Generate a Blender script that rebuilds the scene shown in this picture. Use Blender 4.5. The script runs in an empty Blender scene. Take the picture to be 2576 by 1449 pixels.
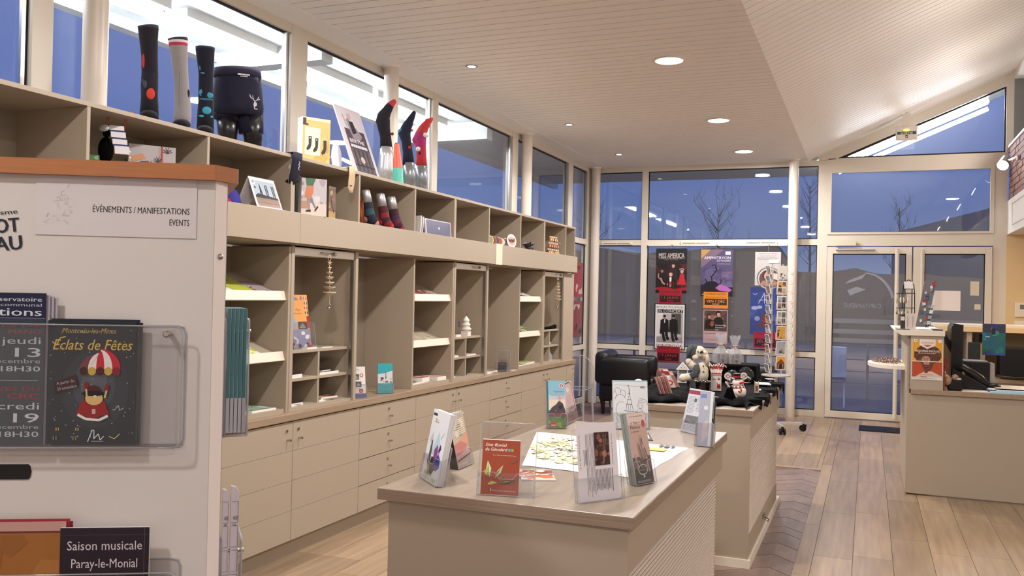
import bpy, math, random
from mathutils import Vector as V, Matrix
random.seed(7)
SC = bpy.context.scene
COL = SC.collection
# ---------------------------------------------------------------- camera (fitted to the photograph, 2576 x 1449)
CAMZ = 1.55
F = 2207.64
FW = V((-0.37670029, 0.92629089, 0.00905942)); RT = V((0.92619414, 0.37645425, 0.02113328)); UP = V((-0.01616511, -0.01635169, 0.99973562))
cd = bpy.data.cameras.new('camera'); cam = bpy.data.objects.new('camera', cd); COL.objects.link(cam)
cd.sensor_width = 36; cd.lens = F * 36 / 2576; cd.clip_start = .05; cd.clip_end = 400
m = Matrix((RT, UP, -FW)).transposed().to_4x4(); m.translation = V((0, 0, CAMZ)); cam.matrix_world = m
SC.camera = cam
# ---------------------------------------------------------------- sky at dusk
def lin(c):
    if isinstance(c, str): c = [int(c[i:i+2], 16) / 255 for i in (0, 2, 4)]
    return [(x / 12.92 if x <= .04045 else ((x + .055) / 1.055) ** 2.4) for x in c]
w = bpy.data.worlds.new('dusk_sky'); SC.world = w; w.use_nodes = True
nt = w.node_tree; nt.nodes.clear()
o = nt.nodes.new('ShaderNodeOutputWorld'); b = nt.nodes.new('ShaderNodeBackground'); nt.links.new(b.outputs[0], o.inputs[0])
tc = nt.nodes.new('ShaderNodeTexCoord'); sx = nt.nodes.new('ShaderNodeSeparateXYZ'); nt.links.new(tc.outputs['Generated'], sx.inputs[0])
cr = nt.nodes.new('ShaderNodeValToRGB'); nt.links.new(sx.outputs['Z'], cr.inputs[0]); nt.links.new(cr.outputs[0], b.inputs[0])
els = cr.color_ramp.elements
els[0].position = 0.0; els[0].color = (*lin('8088a2'), 1)
els[1].position = 1.0; els[1].color = (*lin('46589c'), 1)
for p_, c_ in ((.06, '62739f'), (.2, '4f68ac')):
    e = els.new(p_); e.color = (*lin(c_), 1)
b.inputs[1].default_value = 1.15
SC.view_settings.view_transform = 'Standard'; SC.view_settings.look = 'None'
SC.view_settings.gamma = 1; SC.view_settings.use_curve_mapping = False
SC.view_settings.exposure = 0.0
def area(name, loc, size, power, color, target=None, shape='DISK', size_y=None, spread=None):
    l = bpy.data.lights.new(name, 'AREA'); l.shape = shape; l.size = size; l.energy = power; l.color = color
    if size_y: l.size_y = size_y
    if spread: l.spread = math.radians(spread)
    ob = bpy.data.objects.new(name, l); COL.objects.link(ob); ob.location = loc
    if target: ob.rotation_euler = (V(target) - V(loc)).to_track_quat('-Z', 'Y').to_euler()
    return ob
CZ = 3.48                     # flat ceiling
DOWN_Y = (-.6, 2.0, 4.5, 7.0, 9.5, 11.57)  # first three are unseen, added to light the near end
SPOT_Y = (1.7, 4.2, 6.69, 9.29, 11.4)
KD, KS = 68, 12
for y in DOWN_Y: area('downlight_beam', (-1.52, y, CZ - .03), .21, KD * (.85 if y < 4 else 1), (1, .95, .915), shape='DISK')
for y in SPOT_Y: area('spot_beam', (-3.13, y, CZ - .02), .06, KS, (1, .95, .91), spread=120)
for y in (-1.5, 2.5, 6.5): area('hall_fill', (3.0, y, 4.3), .4, 66, (1, .94, .89))  # unseen fill lights added on the right, no fixtures behind them
area('office_lamp_beam', (2.9, 10.0, 2.40), .6, 62, (1, .70, .38), shape='DISK')
for y in (3.0, 5.4, 7.8, 10.2, 11.9): area('parapet_ceiling_fill', (1.46, y, 3.30), .12, 8, (1, .90, .82), target=(-1.2, y, 4.6))  # added to brighten the ceiling; only the farthest has a spotlight in view
for x_ in (-9, 3): area('outdoor_fill', (x_, 27, 7), 1.0, 520, (1, .86, .70), target=(x_, 33, 0), shape='DISK')  # unseen lights added to lift the ground and trees outside
area('desk_lamp_beam', (1.25, 9.2, 3.3), .2, 12, (1, .78, .55), shape='DISK')
# ---------------------------------------------------------------- geometry helpers
def ray(x, y): return FW * F + RT * (x - 1288) - UP * (y - 724.5)
def P(x, y, ax, c):
    """world point seen at photo pixel (x, y) on the axis plane ax = c"""
    d = ray(x, y); i = 'XYZ'.index(ax); t = (c - (0, 0, CAMZ)[i]) / d[i]
    return V((0, 0, CAMZ)) + d * t
def PN(x, y, q, n):
    d = ray(x, y); t = (V(q) - V((0, 0, CAMZ))).dot(n) / d.dot(n)
    return V((0, 0, CAMZ)) + d * t
class MB:
    def __init__(s): s.v = []; s.f = []; s.m = []; s.c = []; s.s = []
    def add(s, vs, fs, mi=0, col=None, sm=False):
        n = len(s.v); s.v += [tuple(q) for q in vs]
        for f in fs:
            s.f.append([n + i for i in f]); s.m.append(mi); s.c.append(col); s.s.append(sm)
        return s
    def box(s, x0, y0, z0, x1, y1, z1, mi=0, col=None):
        if x0 > x1: x0, x1 = x1, x0
        if y0 > y1: y0, y1 = y1, y0
        if z0 > z1: z0, z1 = z1, z0
        return s.add([(x0,y0,z0),(x1,y0,z0),(x1,y1,z0),(x0,y1,z0),(x0,y0,z1),(x1,y0,z1),(x1,y1,z1),(x0,y1,z1)],
                     [(0,3,2,1),(4,5,6,7),(0,1,5,4),(1,2,6,5),(2,3,7,6),(3,0,4,7)], mi, col)
    def obox(s, o, a, b, c, mi=0, col=None):
        """box from corner o along vectors a, b, c"""
        o, a, b, c = V(o), V(a), V(b), V(c)
        if a.cross(b).dot(c) < 0: a, b = b, a
        return s.add([o, o+a, o+a+b, o+b, o+c, o+a+c, o+a+b+c, o+b+c],
                     [(0,3,2,1),(4,5,6,7),(0,1,5,4),(1,2,6,5),(2,3,7,6),(3,0,4,7)], mi, col)
    def prism(s, pts, o, ex, ey, nv, mi=0, col=None, mside=None):
        o, ex, ey, nv = V(o), V(ex), V(ey), V(nv); n = len(pts)
        ar = sum(pts[i][0]*pts[(i+1)%n][1]-pts[(i+1)%n][0]*pts[i][1] for i in range(n))
        if (ar < 0) != (ex.cross(ey).dot(nv) < 0): pts = pts[::-1]
        A = [o + ex*p[0] + ey*p[1] for p in pts]; B = [a + nv for a in A]
        s.add(A, [list(range(n))[::-1]], mi, col); s.add(B, [list(range(n))], mi, col)
        s.add(A + B, [(i, (i+1)%n, n+(i+1)%n, n+i) for i in range(n)], mi if mside is None else mside, col)
        return s
    def cyl(s, p0, p1, r0, r1=None, n=14, mi=0, col=None, caps=True):
        p0, p1 = V(p0), V(p1); r1 = r0 if r1 is None else r1
        d = (p1 - p0).normalized(); a = d.orthogonal().normalized(); b = d.cross(a)
        R = [(a*math.cos(2*math.pi*i/n) + b*math.sin(2*math.pi*i/n)) for i in range(n)]
        A = [p0 + q*r0 for q in R]; B = [p1 + q*r1 for q in R]
        s.add(A + B, [(i, (i+1)%n, n+(i+1)%n, n+i) for i in range(n)], mi, col, True)
        if caps:
            if r0 > 0: s.add(A, [list(range(n))[::-1]], mi, col)
            if r1 > 0: s.add(B, [list(range(n))], mi, col)
        return s
    def tube(s, pts, rad, n=8, mi=0, col=None, fl=(1, 1), side=None, cols=None, caps=True):
        """swept tube; rad number or list; fl flattens along side / binormal"""
        pts = [V(p) for p in pts]; k = len(pts)
        if not isinstance(rad, (list, tuple)): rad = [rad] * k
        prev = V(side).normalized() if side else None
        rings = []
        for i in range(k):
            t = (pts[min(i+1, k-1)] - pts[max(i-1, 0)])
            t = t.normalized() if t.length > 1e-9 else V((0, 0, 1))
            if prev is None: prev = t.orthogonal().normalized()
            a = prev - t * prev.dot(t)
            a = a.normalized() if a.length > 1e-6 else t.orthogonal().normalized()
            prev = a; b = t.cross(a)
            rings.append([pts[i] + (a*math.cos(2*math.pi*j/n)*fl[0] + b*math.sin(2*math.pi*j/n)*fl[1])*rad[i] for j in range(n)])
        vs = [q for r_ in rings for q in r_]
        base = len(s.v); s.v += [tuple(q) for q in vs]
        for i in range(k-1):
            for j in range(n):
                s.f.append([base+i*n+j, base+i*n+(j+1)%n, base+(i+1)*n+(j+1)%n, base+(i+1)*n+j]); s.m.append(mi)
                s.c.append(cols[i] if cols else col); s.s.append(True)
        if caps:
            s.f.append([base+j for j in range(n)][::-1]); s.m.append(mi); s.c.append(cols[0] if cols else col); s.s.append(False)
            s.f.append([base+(k-1)*n+j for j in range(n)]); s.m.append(mi); s.c.append(cols[-1] if cols else col); s.s.append(False)
        return s
    def ell(s, c, rx, ry=None, rz=None, nu=14, nv=9, mi=0, col=None, rot=None):
        ry = rx if ry is None else ry; rz = rx if rz is None else rz; c = V(c)
        vs = [V((0, 0, rz))]
        for i in range(1, nv):
            th = math.pi*i/nv
            for j in range(nu):
                ph = 2*math.pi*j/nu; vs.append(V((rx*math.sin(th)*math.cos(ph), ry*math.sin(th)*math.sin(ph), rz*math.cos(th))))
        vs.append(V((0, 0, -rz)))
        if rot is not None: vs = [rot @ q for q in vs]
        fs = [(0, 1+j, 1+(j+1)%nu) for j in range(nu)]
        for i in range(nv-2):
            for j in range(nu): fs.append((1+i*nu+j, 1+(i+1)*nu+j, 1+(i+1)*nu+(j+1)%nu, 1+i*nu+(j+1)%nu))
        L = len(vs)-1; fs += [(L, 1+(nv-2)*nu+(j+1)%nu, 1+(nv-2)*nu+j) for j in range(nu)]
        return s.add([q + c for q in vs], fs, mi, col, True)
    def lathe(s, prof, c=(0, 0, 0), n=18, mi=0, col=None, cols=None):
        c = V(c); vs = []
        for r_, z in prof:
            for j in range(n): vs.append(c + V((r_*math.cos(2*math.pi*j/n), r_*math.sin(2*math.pi*j/n), z)))
        base = len(s.v); s.v += [tuple(q) for q in vs]
        for i in range(len(prof)-1):
            for j in range(n):
                s.f.append([base+i*n+j, base+i*n+(j+1)%n, base+(i+1)*n+(j+1)%n, base+(i+1)*n+j]); s.m.append(mi)
                s.c.append(cols[i] if cols else col); s.s.append(True)
        return s
    def build(s, name, mats, parent=None, world=True, loc=None):
        me = bpy.data.meshes.new(name); me.from_pydata(s.v, [], s.f)
        if not isinstance(mats, (list, tuple)): mats = [mats]
        for mm in mats: me.materials.append(mm)
        me.polygons.foreach_set('material_index', s.m); me.polygons.foreach_set('use_smooth', s.s)
        if any(c is not None for c in s.c):
            at = me.color_attributes.new('Col', 'FLOAT_COLOR', 'CORNER'); buf = []
            for f, c in zip(s.f, s.c):
                q = (*(lin(c) if c is not None else (1, 1, 1)), 1); buf += q * len(f)
            at.data.foreach_set('color', buf)
        me.update()
        ob = bpy.data.objects.new(name, me); COL.objects.link(ob)
        if loc is not None:
            me.transform(Matrix.Translation(-V(loc))); ob.location = loc
        if parent is not None:
            ob.parent = parent
            if world: ob.matrix_parent_inverse = WM(parent).inverted()
        return ob
def WM(o):
    m = Matrix.Translation(o.location) @ o.rotation_euler.to_matrix().to_4x4()
    if o.parent: m = WM(o.parent) @ o.matrix_parent_inverse @ m
    return m
def tag(o, label=None, cat=None, group=None, kind=None):
    if label: o['label'] = label
    if cat: o['category'] = cat
    if group: o['group'] = group
    if kind: o['kind'] = kind
    return o
def thing(name, label, cat, loc, rz=0, group=None):
    o = bpy.data.objects.new(name, None); COL.objects.link(o); o.empty_display_size = .1
    o.location = V(loc); o.rotation_euler = (0, 0, rz)
    return tag(o, label, cat, group)
def struct(name):
    o = bpy.data.objects.new(name, None); COL.objects.link(o); o['kind'] = 'structure'; return o
def dup(root, loc=None, rz=None, label=None):
    r = root.copy(); COL.objects.link(r)
    if loc is not None: r.location = loc
    if rz is not None: r.rotation_euler = (0, 0, rz)
    if label: r['label'] = label
    for ch in list(root.children):
        c = ch.copy(); COL.objects.link(c); c.parent = r
        for g in ch.children:
            d = g.copy(); COL.objects.link(d); d.parent = c
    return r
def bevel(o, w=.002, seg=1):
    md = o.modifiers.new('bevel', 'BEVEL'); md.width = w; md.segments = seg; md.limit_method = 'ANGLE'; return o
# ---------------------------------------------------------------- materials
def mat(name, col, rough=.5, metal=0, noise=None, bump=None, spec=.5, coat=0, trans=0, ior=1.45, alpha=1, sheen=0):
    M = bpy.data.materials.new(name); M.use_nodes = True; nt = M.node_tree; b = nt.nodes['Principled BSDF']
    c = lin(col); b.inputs['Base Color'].default_value = (*c, 1); b.inputs['Roughness'].default_value = rough
    b.inputs['Metallic'].default_value = metal; b.inputs['Specular IOR Level'].default_value = spec
    b.inputs['Coat Weight'].default_value = coat; b.inputs['Transmission Weight'].default_value = trans; b.inputs['IOR'].default_value = ior
    b.inputs['Alpha'].default_value = alpha; b.inputs['Sheen Weight'].default_value = sheen
    if noise:                      # (scale vector, amount, second colour)
        tc = nt.nodes.new('ShaderNodeTexCoord'); mp = nt.nodes.new('ShaderNodeMapping'); nz = nt.nodes.new('ShaderNodeTexNoise')
        mp.inputs['Scale'].default_value = noise[0]; nz.inputs['Scale'].default_value = 1; nz.inputs['Detail'].default_value = 5
        nt.links.new(tc.outputs['Object'], mp.inputs[0]); nt.links.new(mp.outputs[0], nz.inputs['Vector'])
        mx = nt.nodes.new('ShaderNodeMix'); mx.data_type = 'RGBA'; mx.inputs['A'].default_value = (*c, 1); mx.inputs['B'].default_value = (*lin(noise[2]), 1)
        rp = nt.nodes.new('ShaderNodeMapRange'); rp.inputs[1].default_value = .5 - .5*noise[1]; rp.inputs[2].default_value = .5 + .5*noise[1]
        nt.links.new(nz.outputs[0], rp.inputs[0]); nt.links.new(rp.outputs[0], mx.inputs['Factor']); nt.links.new(mx.outputs['Result'], b.inputs['Base Color'])
        M['mixnode'] = mx.name
    if bump:                       # (scale, strength)
        tc = nt.nodes.new('ShaderNodeTexCoord'); nz = nt.nodes.new('ShaderNodeTexNoise'); nz.inputs['Scale'].default_value = bump[0]; nz.inputs['Detail'].default_value = 3
        bp = nt.nodes.new('ShaderNodeBump'); bp.inputs['Strength'].default_value = bump[1]; bp.inputs['Distance'].default_value = .01
        nt.links.new(tc.outputs['Object'], nz.inputs['Vector']); nt.links.new(nz.outputs[0], bp.inputs['Height']); nt.links.new(bp.outputs[0], b.inputs['Normal'])
    return M
def emis(name, col, s):
    M = bpy.data.materials.new(name); M.use_nodes = True; nt = M.node_tree; nt.nodes.clear()
    o = nt.nodes.new('ShaderNodeOutputMaterial'); e = nt.nodes.new('ShaderNodeEmission'); e.inputs[0].default_value = (*lin(col), 1); e.inputs[1].default_value = s
    nt.links.new(e.outputs[0], o.inputs[0]); return M
def clear(name, tint, rough=.02, refl=1.0, haze=0.0):
    """thin clear sheet: transparent with Fresnel reflection and a little haze"""
    M = bpy.data.materials.new(name); M.use_nodes = True; nt = M.node_tree; nt.nodes.clear()
    o = nt.nodes.new('ShaderNodeOutputMaterial'); t = nt.nodes.new('ShaderNodeBsdfTransparent'); g = nt.nodes.new('ShaderNodeBsdfGlossy')
    t.inputs[0].default_value = (*lin(tint), 1); g.inputs['Roughness'].default_value = rough
    fr = nt.nodes.new('ShaderNodeLayerWeight'); fr.inputs[0].default_value = .5
    pw = nt.nodes.new('ShaderNodeMath'); pw.operation = 'POWER'; pw.inputs[1].default_value = 5; nt.links.new(fr.outputs['Facing'], pw.inputs[0])
    mu = nt.nodes.new('ShaderNodeMath'); mu.operation = 'MULTIPLY_ADD'; mu.inputs[1].default_value = .9 * refl; mu.inputs[2].default_value = .04 * refl; mu.use_clamp = True; nt.links.new(pw.outputs[0], mu.inputs[0])
    mx = nt.nodes.new('ShaderNodeMixShader'); nt.links.new(mu.outputs[0], mx.inputs[0]); nt.links.new(t.outputs[0], mx.inputs[1]); nt.links.new(g.outputs[0], mx.inputs[2])
    out = mx
    if haze:
        d = nt.nodes.new('ShaderNodeBsdfDiffuse'); d.inputs[0].default_value = (.8, .8, .82, 1)
        tl = nt.nodes.new('ShaderNodeBsdfTranslucent'); tl.inputs[0].default_value = (.8, .8, .82, 1); a2 = nt.nodes.new('ShaderNodeMixShader'); nt.links.new(d.outputs[0], a2.inputs[1]); nt.links.new(tl.outputs[0], a2.inputs[2])
        m2 = nt.nodes.new('ShaderNodeMixShader'); m2.inputs[0].default_value = haze
        nt.links.new(mx.outputs[0], m2.inputs[1]); nt.links.new(a2.outputs[0], m2.inputs[2]); out = m2
    nt.links.new(out.outputs[0], o.inputs[0]); return M
def ink(name, rough, coat=0):
    M = mat(name, 'ffffff', rough, coat=coat); nt = M.node_tree
    a = nt.nodes.new('ShaderNodeAttribute'); a.attribute_name = 'Col'; nt.links.new(a.outputs['Color'], nt.nodes['Principled BSDF'].inputs['Base Color']); return M
INK = ink('print_matt', .55); GLOSS = ink('print_gloss', .28); KNIT = ink('knit', .9)
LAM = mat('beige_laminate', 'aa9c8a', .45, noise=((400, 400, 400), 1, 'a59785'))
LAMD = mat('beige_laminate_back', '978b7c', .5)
LIP = mat('cream_lacquer', 'e0d6c6', .4)
def wood(name, c1, c2, scale, rough):
    M = mat(name, c1, rough, noise=(scale, .55, c2)); nt = M.node_tree
    ob = nt.nodes.new('ShaderNodeObjectInfo'); hs = nt.nodes.new('ShaderNodeHueSaturation'); b = nt.nodes['Principled BSDF']
    mr = nt.nodes.new('ShaderNodeMapRange'); mr.inputs[3].default_value = .80; mr.inputs[4].default_value = 1.16
    nt.links.new(ob.outputs['Random'], mr.inputs[0]); nt.links.new(mr.outputs[0], hs.inputs['Value'])
    nt.links.new(nt.nodes[M['mixnode']].outputs['Result'], hs.inputs['Color']); nt.links.new(hs.outputs[0], b.inputs['Base Color'])
    return M
FLOORW = wood('vinyl_oak_plank', 'a38b6f', '7e6a56', (26, 1.6, 8), .33)
CHEVW = wood('vinyl_oak_chevron', '8c7568', '6a5850', (14, 5, 8), .35)
TOPW = mat('grey_oak_worktop', 'a48f78', .32, noise=((30, 2.2, 60), .6, '8d7a67'))
TABW = mat('grey_oak_tabletop', 'a09283', .3, noise=((34, 3, 60), .6, '827465'))
EDGEW = mat('oak_edge', 'a08a76', .45, noise=((3, 3, 160), .7, '7b6a5c'))
RAILW = mat('beech_rail', 'b5764c', .4, noise=((10, 10, 220), .7, 'a36a44'))
CEIL = mat('ceiling_board', 'f2ece6', .5)
VOID = mat('ceiling_void', '1c1a1a', .9)
FRAME = mat('cream_aluminium', 'd6cdbf', .35)
GASK = mat('black_gasket', '15151a', .6)
WHITE = mat('white_paint', 'e2dcd4', .5)
COLM = mat('column_paint', 'd9cec2', .35)
RACKM = mat('rack_panel', 'cfc9c5', .5)
GLASS = clear('window_glass', 'fafcfd', .015, 1.25, .02)
ACR = clear('acrylic', 'fbfbfc', .05, 1.2, .008)
ACRE = clear('acrylic_edge', 'd8dce2', .1, 2.2, .42)
CHROME = mat('chrome', 'b8b4b0', .25, 1)
ALU = mat('brushed_aluminium', 'b4b2b0', .35, 1)
SILVER = mat('silver_mannequin', 'b9b9bb', .3, .6)
LEATH = mat('black_leather', '0d0b0c', .36, bump=(60, .1))
CLOTH = mat('black_cloth', '040405', .9, bump=(300, .1), spec=.1)
BLK = mat('black_plastic', '101012', .35)
GREYM = mat('grey_plastic', '6c6c70', .5)
CERAM = mat('white_ceramic', 'e8e0d8', .15)
PLUSH = mat('cream_plush', 'd8cbb8', 1, bump=(500, .4), spec=.1)
PLUSHG = mat('grey_knit', '55585c', 1, bump=(160, 1.0), spec=.1)
WIRE = mat('white_wire', 'cfcac2', .35, .3)
BWIRE = mat('black_wire', '141416', .4, .3)
PAPER = mat('white_paper', 'e4dcdc', .6)
BRICK = mat('pink_brick', '8f6a62', .8, noise=((60, 60, 60), .8, '7a564f'), bump=(80, .3))
MORT = mat('mortar', '6b5450', .9)
YWALL = mat('office_wall_paint', 'd8bd92', .6)
LAMP = emis('lamp_glow', 'fff8ee', 14); TUBE = emis('tube_glow', 'f2f8ff', 90); SPOTG = emis('spot_glow', 'ffe2c4', 30)
ASPH = mat('asphalt', 'a89e90', .9, noise=((.6, .6, .6), .8, '948a7e'))
DECK = mat('wet_deck_board', '4a4c5c', .4)
SOFF = mat('outdoor_soffit', 'cfd2d2', .6)
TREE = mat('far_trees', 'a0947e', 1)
CONC = mat('grey_render', '8a8a8c', .8)
# ---------------------------------------------------------------- printed matter
_gl = {}
def glyphs(s, bold=0):
    bold = 0; k = (s, bold)
    if k not in _gl:
        cu = bpy.data.curves.new('t', 'FONT'); cu.body = s; cu.resolution_u = 2; cu.offset = bold; cu.fill_mode = 'FRONT'
        ob = bpy.data.objects.new('t', cu); me = bpy.data.meshes.new_from_object(ob)
        vs = [(q.co.x, q.co.y) for q in me.vertices]; fs = [list(p_.vertices) for p_ in me.polygons]
        bpy.data.objects.remove(ob); bpy.data.curves.remove(cu); bpy.data.meshes.remove(me)
        x0 = min([q[0] for q in vs] or [0]); x1 = max([q[0] for q in vs] or [1]); _gl[k] = (vs, fs, x0, x1)
    return _gl[k]
class Art:
    """flat print in unit coordinates: x to the right, y down from the top edge, on a w x h sheet"""
    def __init__(s, w, h): s.w = w; s.h = h; s.mb = MB(); s.k = 0
    def _p(s, x, y): return (x * s.w, (1 - y) * s.h, .00003 * s.k)
    def poly(s, pts, c):
        s.k += 1; q = [s._p(*p_) for p_ in pts]; n = len(q)
        if sum(q[i][0]*q[(i+1)%n][1]-q[(i+1)%n][0]*q[i][1] for i in range(n)) < 0: q = q[::-1]
        s.mb.add(q, [list(range(n))], 0, c); return s
    def rect(s, x0, y0, x1, y1, c): return s.poly([(x0, y0), (x1, y0), (x1, y1), (x0, y1)], c)
    def ell(s, x, y, rx, ry, c, n=14, a0=0, a1=360):
        if a1 - a0 < 360: return s.poly([(x, y)] + [(x+rx*math.cos(math.radians(a0+(a1-a0)*i/n)), y-ry*math.sin(math.radians(a0+(a1-a0)*i/n))) for i in range(n+1)], c)
        return s.poly([(x+rx*math.cos(2*math.pi*i/n), y+ry*math.sin(2*math.pi*i/n)) for i in range(n)], c)
    def circ(s, x, y, r, c, n=14): return s.ell(x, y, r, r*s.w/s.h, c, n)
    def line(s, pts, wd, c):
        s.k += 1; asp = s.w / s.h
        for i_, (a, b) in enumerate(zip(pts[:-1], pts[1:])):
            dx, dy = b[0]-a[0], (b[1]-a[1])/asp; L = math.hypot(dx, dy) or 1; nx, ny = -dy/L*wd/2, dx/L*wd/2*asp
            q = [s._p(a[0]+nx, a[1]+ny), s._p(b[0]+nx, b[1]+ny), s._p(b[0]-nx, b[1]-ny), s._p(a[0]-nx, a[1]-ny)]
            s.mb.add([(e[0], e[1], e[2] + .000002*(i_ % 12)) for e in q], [(0, 3, 2, 1)], 0, c)
        return s
    def text(s, t, x, y, h, c, al='l', w=None, bold=0, sh=0, rot=0, mir=False, maxw=None):
        """cap height h (of the sheet height), baseline y"""
        s.k += 1; vs, fs, x0, x1 = glyphs(t, bold); H = h * s.h; sc = H / .70; L = (x1 - x0) * sc
        sx = sc if w is None else sc * (w * s.w / max(L, 1e-6))
        if maxw is not None and L > maxw * s.w: sx = sc * maxw * s.w / L
        L = (x1 - x0) * sx; off = {'l': 0, 'c': -L/2, 'r': -L}[al]; X = x * s.w; Y = (1 - y) * s.h; cr_, sr = math.cos(rot), math.sin(rot)
        q = []
        for a, b in vs:
            u = off + (a - x0) * sx + b * sc * sh; v_ = b * sc
            if mir: u = 2*off + L - u
            q.append((X + u*cr_ - v_*sr, Y + u*sr + v_*cr_, .00003 * s.k))
        s.mb.add(q, [f[::-1] if mir else f for f in fs], 0, c)
        if bold:                        # emboldened by a second, slightly shifted impression
            for d in (-1, 1): s.mb.add([(x_ + d*bold*sc*.9*cr_, y_ + d*bold*sc*.9*sr, z_) for x_, y_, z_ in [(e[0], e[1], e[2] + .000008*(1.5 + d*.5)) for e in q]], [f[::-1] if mir else f for f in fs], 0, c)
        return s
    def para(s, x0, y0, x1, y1, n, c, th=.45, rag=.25, cols=1):
        """rows of small unreadable text"""
        s.k += 1; dy = (y1 - y0) / n; rr = random.Random(int(x0*997+y0*131+n))
        for i in range(n):
            x = x0; e = x1 - (x1-x0)*rag*rr.random()
            while x < e - .01*(x1-x0):
                wv = (x1-x0)*(.05+.12*rr.random()); xx = min(x+wv, e)
                q = [s._p(x, y0+i*dy), s._p(xx, y0+i*dy), s._p(xx, y0+i*dy+dy*th), s._p(x, y0+i*dy+dy*th)]
                s.mb.add(q, [(0, 3, 2, 1)], 0, c); x = xx + (x1-x0)*.02
        return s
    def blobs(s, x0, y0, x1, y1, n, cols, r=.05, seed=1):
        rr = random.Random(seed)
        for i in range(n):
            cx_, cy_ = x0+(x1-x0)*rr.random(), y0+(y1-y0)*rr.random(); k = r*(.5+rr.random()); ph = rr.random()*6
            pts = [(min(max(cx_+k*(.6+.5*rr.random())*math.cos(ph+j*1.05), x0), x1), min(max(cy_+k*(s.w/s.h)*(.6+.5*rr.random())*math.sin(ph+j*1.05), y0), y1)) for j in range(6)]
            s.poly(pts, cols[i % len(cols)])
        return s
def frame(o, ex, ey):
    """matrix whose local x, y, z are sheet right, sheet up, sheet normal"""
    ex = V(ex).normalized(); n = ex.cross(V(ey)).normalized(); ey = n.cross(ex)
    m = Matrix((ex, ey, n)).transposed().to_4x4(); m.translation = V(o); return m
def place(ob, M_): ob.matrix_world = M_; ob.location = M_.translation; ob.rotation_euler = M_.to_euler(); return ob
def sheet(name, label, cat, M_, w, h, t, art, base='e8e2dc', group=None, mt=None, inkm=None, pages=0, parent=None):
    """a printed card, leaflet stack or poster: body mesh with its print as a child; local z is the face normal"""
    mb = MB(); mb.box(0, 0, -t, w, h, 0, 0, base)
    if pages:                                   # page edges standing slightly proud in steps
        mb = MB()
        for i in range(pages):
            a = t/pages; j = .0016*((i*7) % 3); mb.box(j*.5, 0, -a*(i+1)+.0002, w - j*.3, h - j, -a*i - .0002 if i else 0, 0, base)
    ob = mb.build(name, mt or INK); place(ob, M_)
    if parent is not None: ob.parent = parent; ob.matrix_parent_inverse = WM(parent).inverted()
    else: tag(ob, label, cat, group)
    if art is not None and art.mb.v:
        pr = art.mb.build('cover_print', inkm or mt or INK); pr.parent = ob; pr.location = (0, 0, .00015)
    return ob
def pxframe(bl, br, tl, ax, c, tilt=0):
    """sheet standing on plane ax=c with its lower corners at pixels bl, br and top-left at pixel tl; returns matrix, width, height"""
    A = P(*bl, ax, c); B = P(*br, ax, c)
    ex = (B - A); w_ = ex.length; ex.normalize(); up = V((0, 0, 1)); nrm = ex.cross(up).normalized()
    ey = (up * math.cos(tilt) - nrm * math.sin(tilt)).normalized(); n = ex.cross(ey)
    T = PN(tl[0], tl[1], A, n); h_ = (T - A).dot(ey)
    return frame(A, ex, ey), w_, h_
def xpframe(tl, tr, bl, ax, c):
    """flat sheet lying in the vertical plane ax=c (posters on walls): from top-left, top-right and bottom-left pixels"""
    A = P(*tl, ax, c); B = P(*tr, ax, c); C = P(*bl, ax, c); w_ = (B - A).length
    ex = (B - A).normalized(); ey = V((0, 0, 1)); h_ = (A - C).z; return frame(A - ey*h_, V((ex.x, ex.y, 0)), ey), w_, h_
# ================================================================ SETTING
def part(name, parent, mt, *boxes, bev=0):
    mb = MB()
    for b_ in boxes: mb.box(*b_)
    o = mb.build(name, mt, parent)
    if bev: bevel(o, bev)
    return o
floor = struct('floor')
part('floor_slab', floor, MORT, (-4, -3, -.12, 4.7, 12.7, -.006))
# chevron inlay between x -1.10 and -0.385, y 4.9 .. 8.62; planks elsewhere
X0 = -.385; PW = .225
def planks(xs, y0, y1, seed):
    rr = random.Random(seed)
    for i, (xa, xb) in enumerate(xs):
        y = y0 - rr.random() * 1.1
        while y < y1:
            e = y + 1.22; a, c = max(y, y0), min(e, y1)
            if c - a > .02: 
                mb = MB().box(xa + .0012, a + .0012, -.006, xb - .0012, c - .0012, 0)
                mb.build('plank', FLOORW, floor, loc=None)
            y = e
edges = [X0 + PW*k for k in range(9)]
planks([(X0, X0 + .095)] + [(X0 + .095 + PW*k, X0 + .095 + PW*(k+1)) for k in range(9)], 4.2, 12.6, 1)
planks([(-3.15 + PW*k, min(-3.15 + PW*(k+1), X0 if False else -1.10)) for k in range(10) if -3.15 + PW*k < -1.12], 3.0, 12.6, 2)
planks([(-1.10 + PW*k, min(-1.10 + PW*(k+1), X0)) for k in range(4) if -1.10 + PW*k < X0 - .02], 8.70, 12.6, 3)
part('border_strip', floor, FLOORW, (-1.10, 8.62, -.006, X0, 8.70, 0))
rr = random.Random(5); y = 4.5; xm = -.515
while y < 8.62:
    s_ = .17 if rr.random() < .3 else .28
    def q(x, yy): return (x, min(max(yy, 3.0), 8.62))
    for (xa, ya, xb, yb) in ((-1.10, -.75*(xm+1.10)*.0 - .45, xm, 0), (xm, 0, X0, -.13)):
        pts = [(xa, y+ya), (xb, y+yb), (xb, y+yb+s_-.008), (xa, y+ya+s_-.008)]
        pts = [q(*p_) for p_ in pts]
        if max(p_[1] for p_ in pts) - min(p_[1] for p_ in pts) > .02 and abs(pts[0][1]-pts[3][1]) + abs(pts[1][1]-pts[2][1]) > .02:
            MB().prism(pts, (0, 0, -.006), (1, 0, 0), (0, 1, 0), (0, 0, .006)).build('chevron_block', CHEVW, floor)
    y += s_
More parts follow.
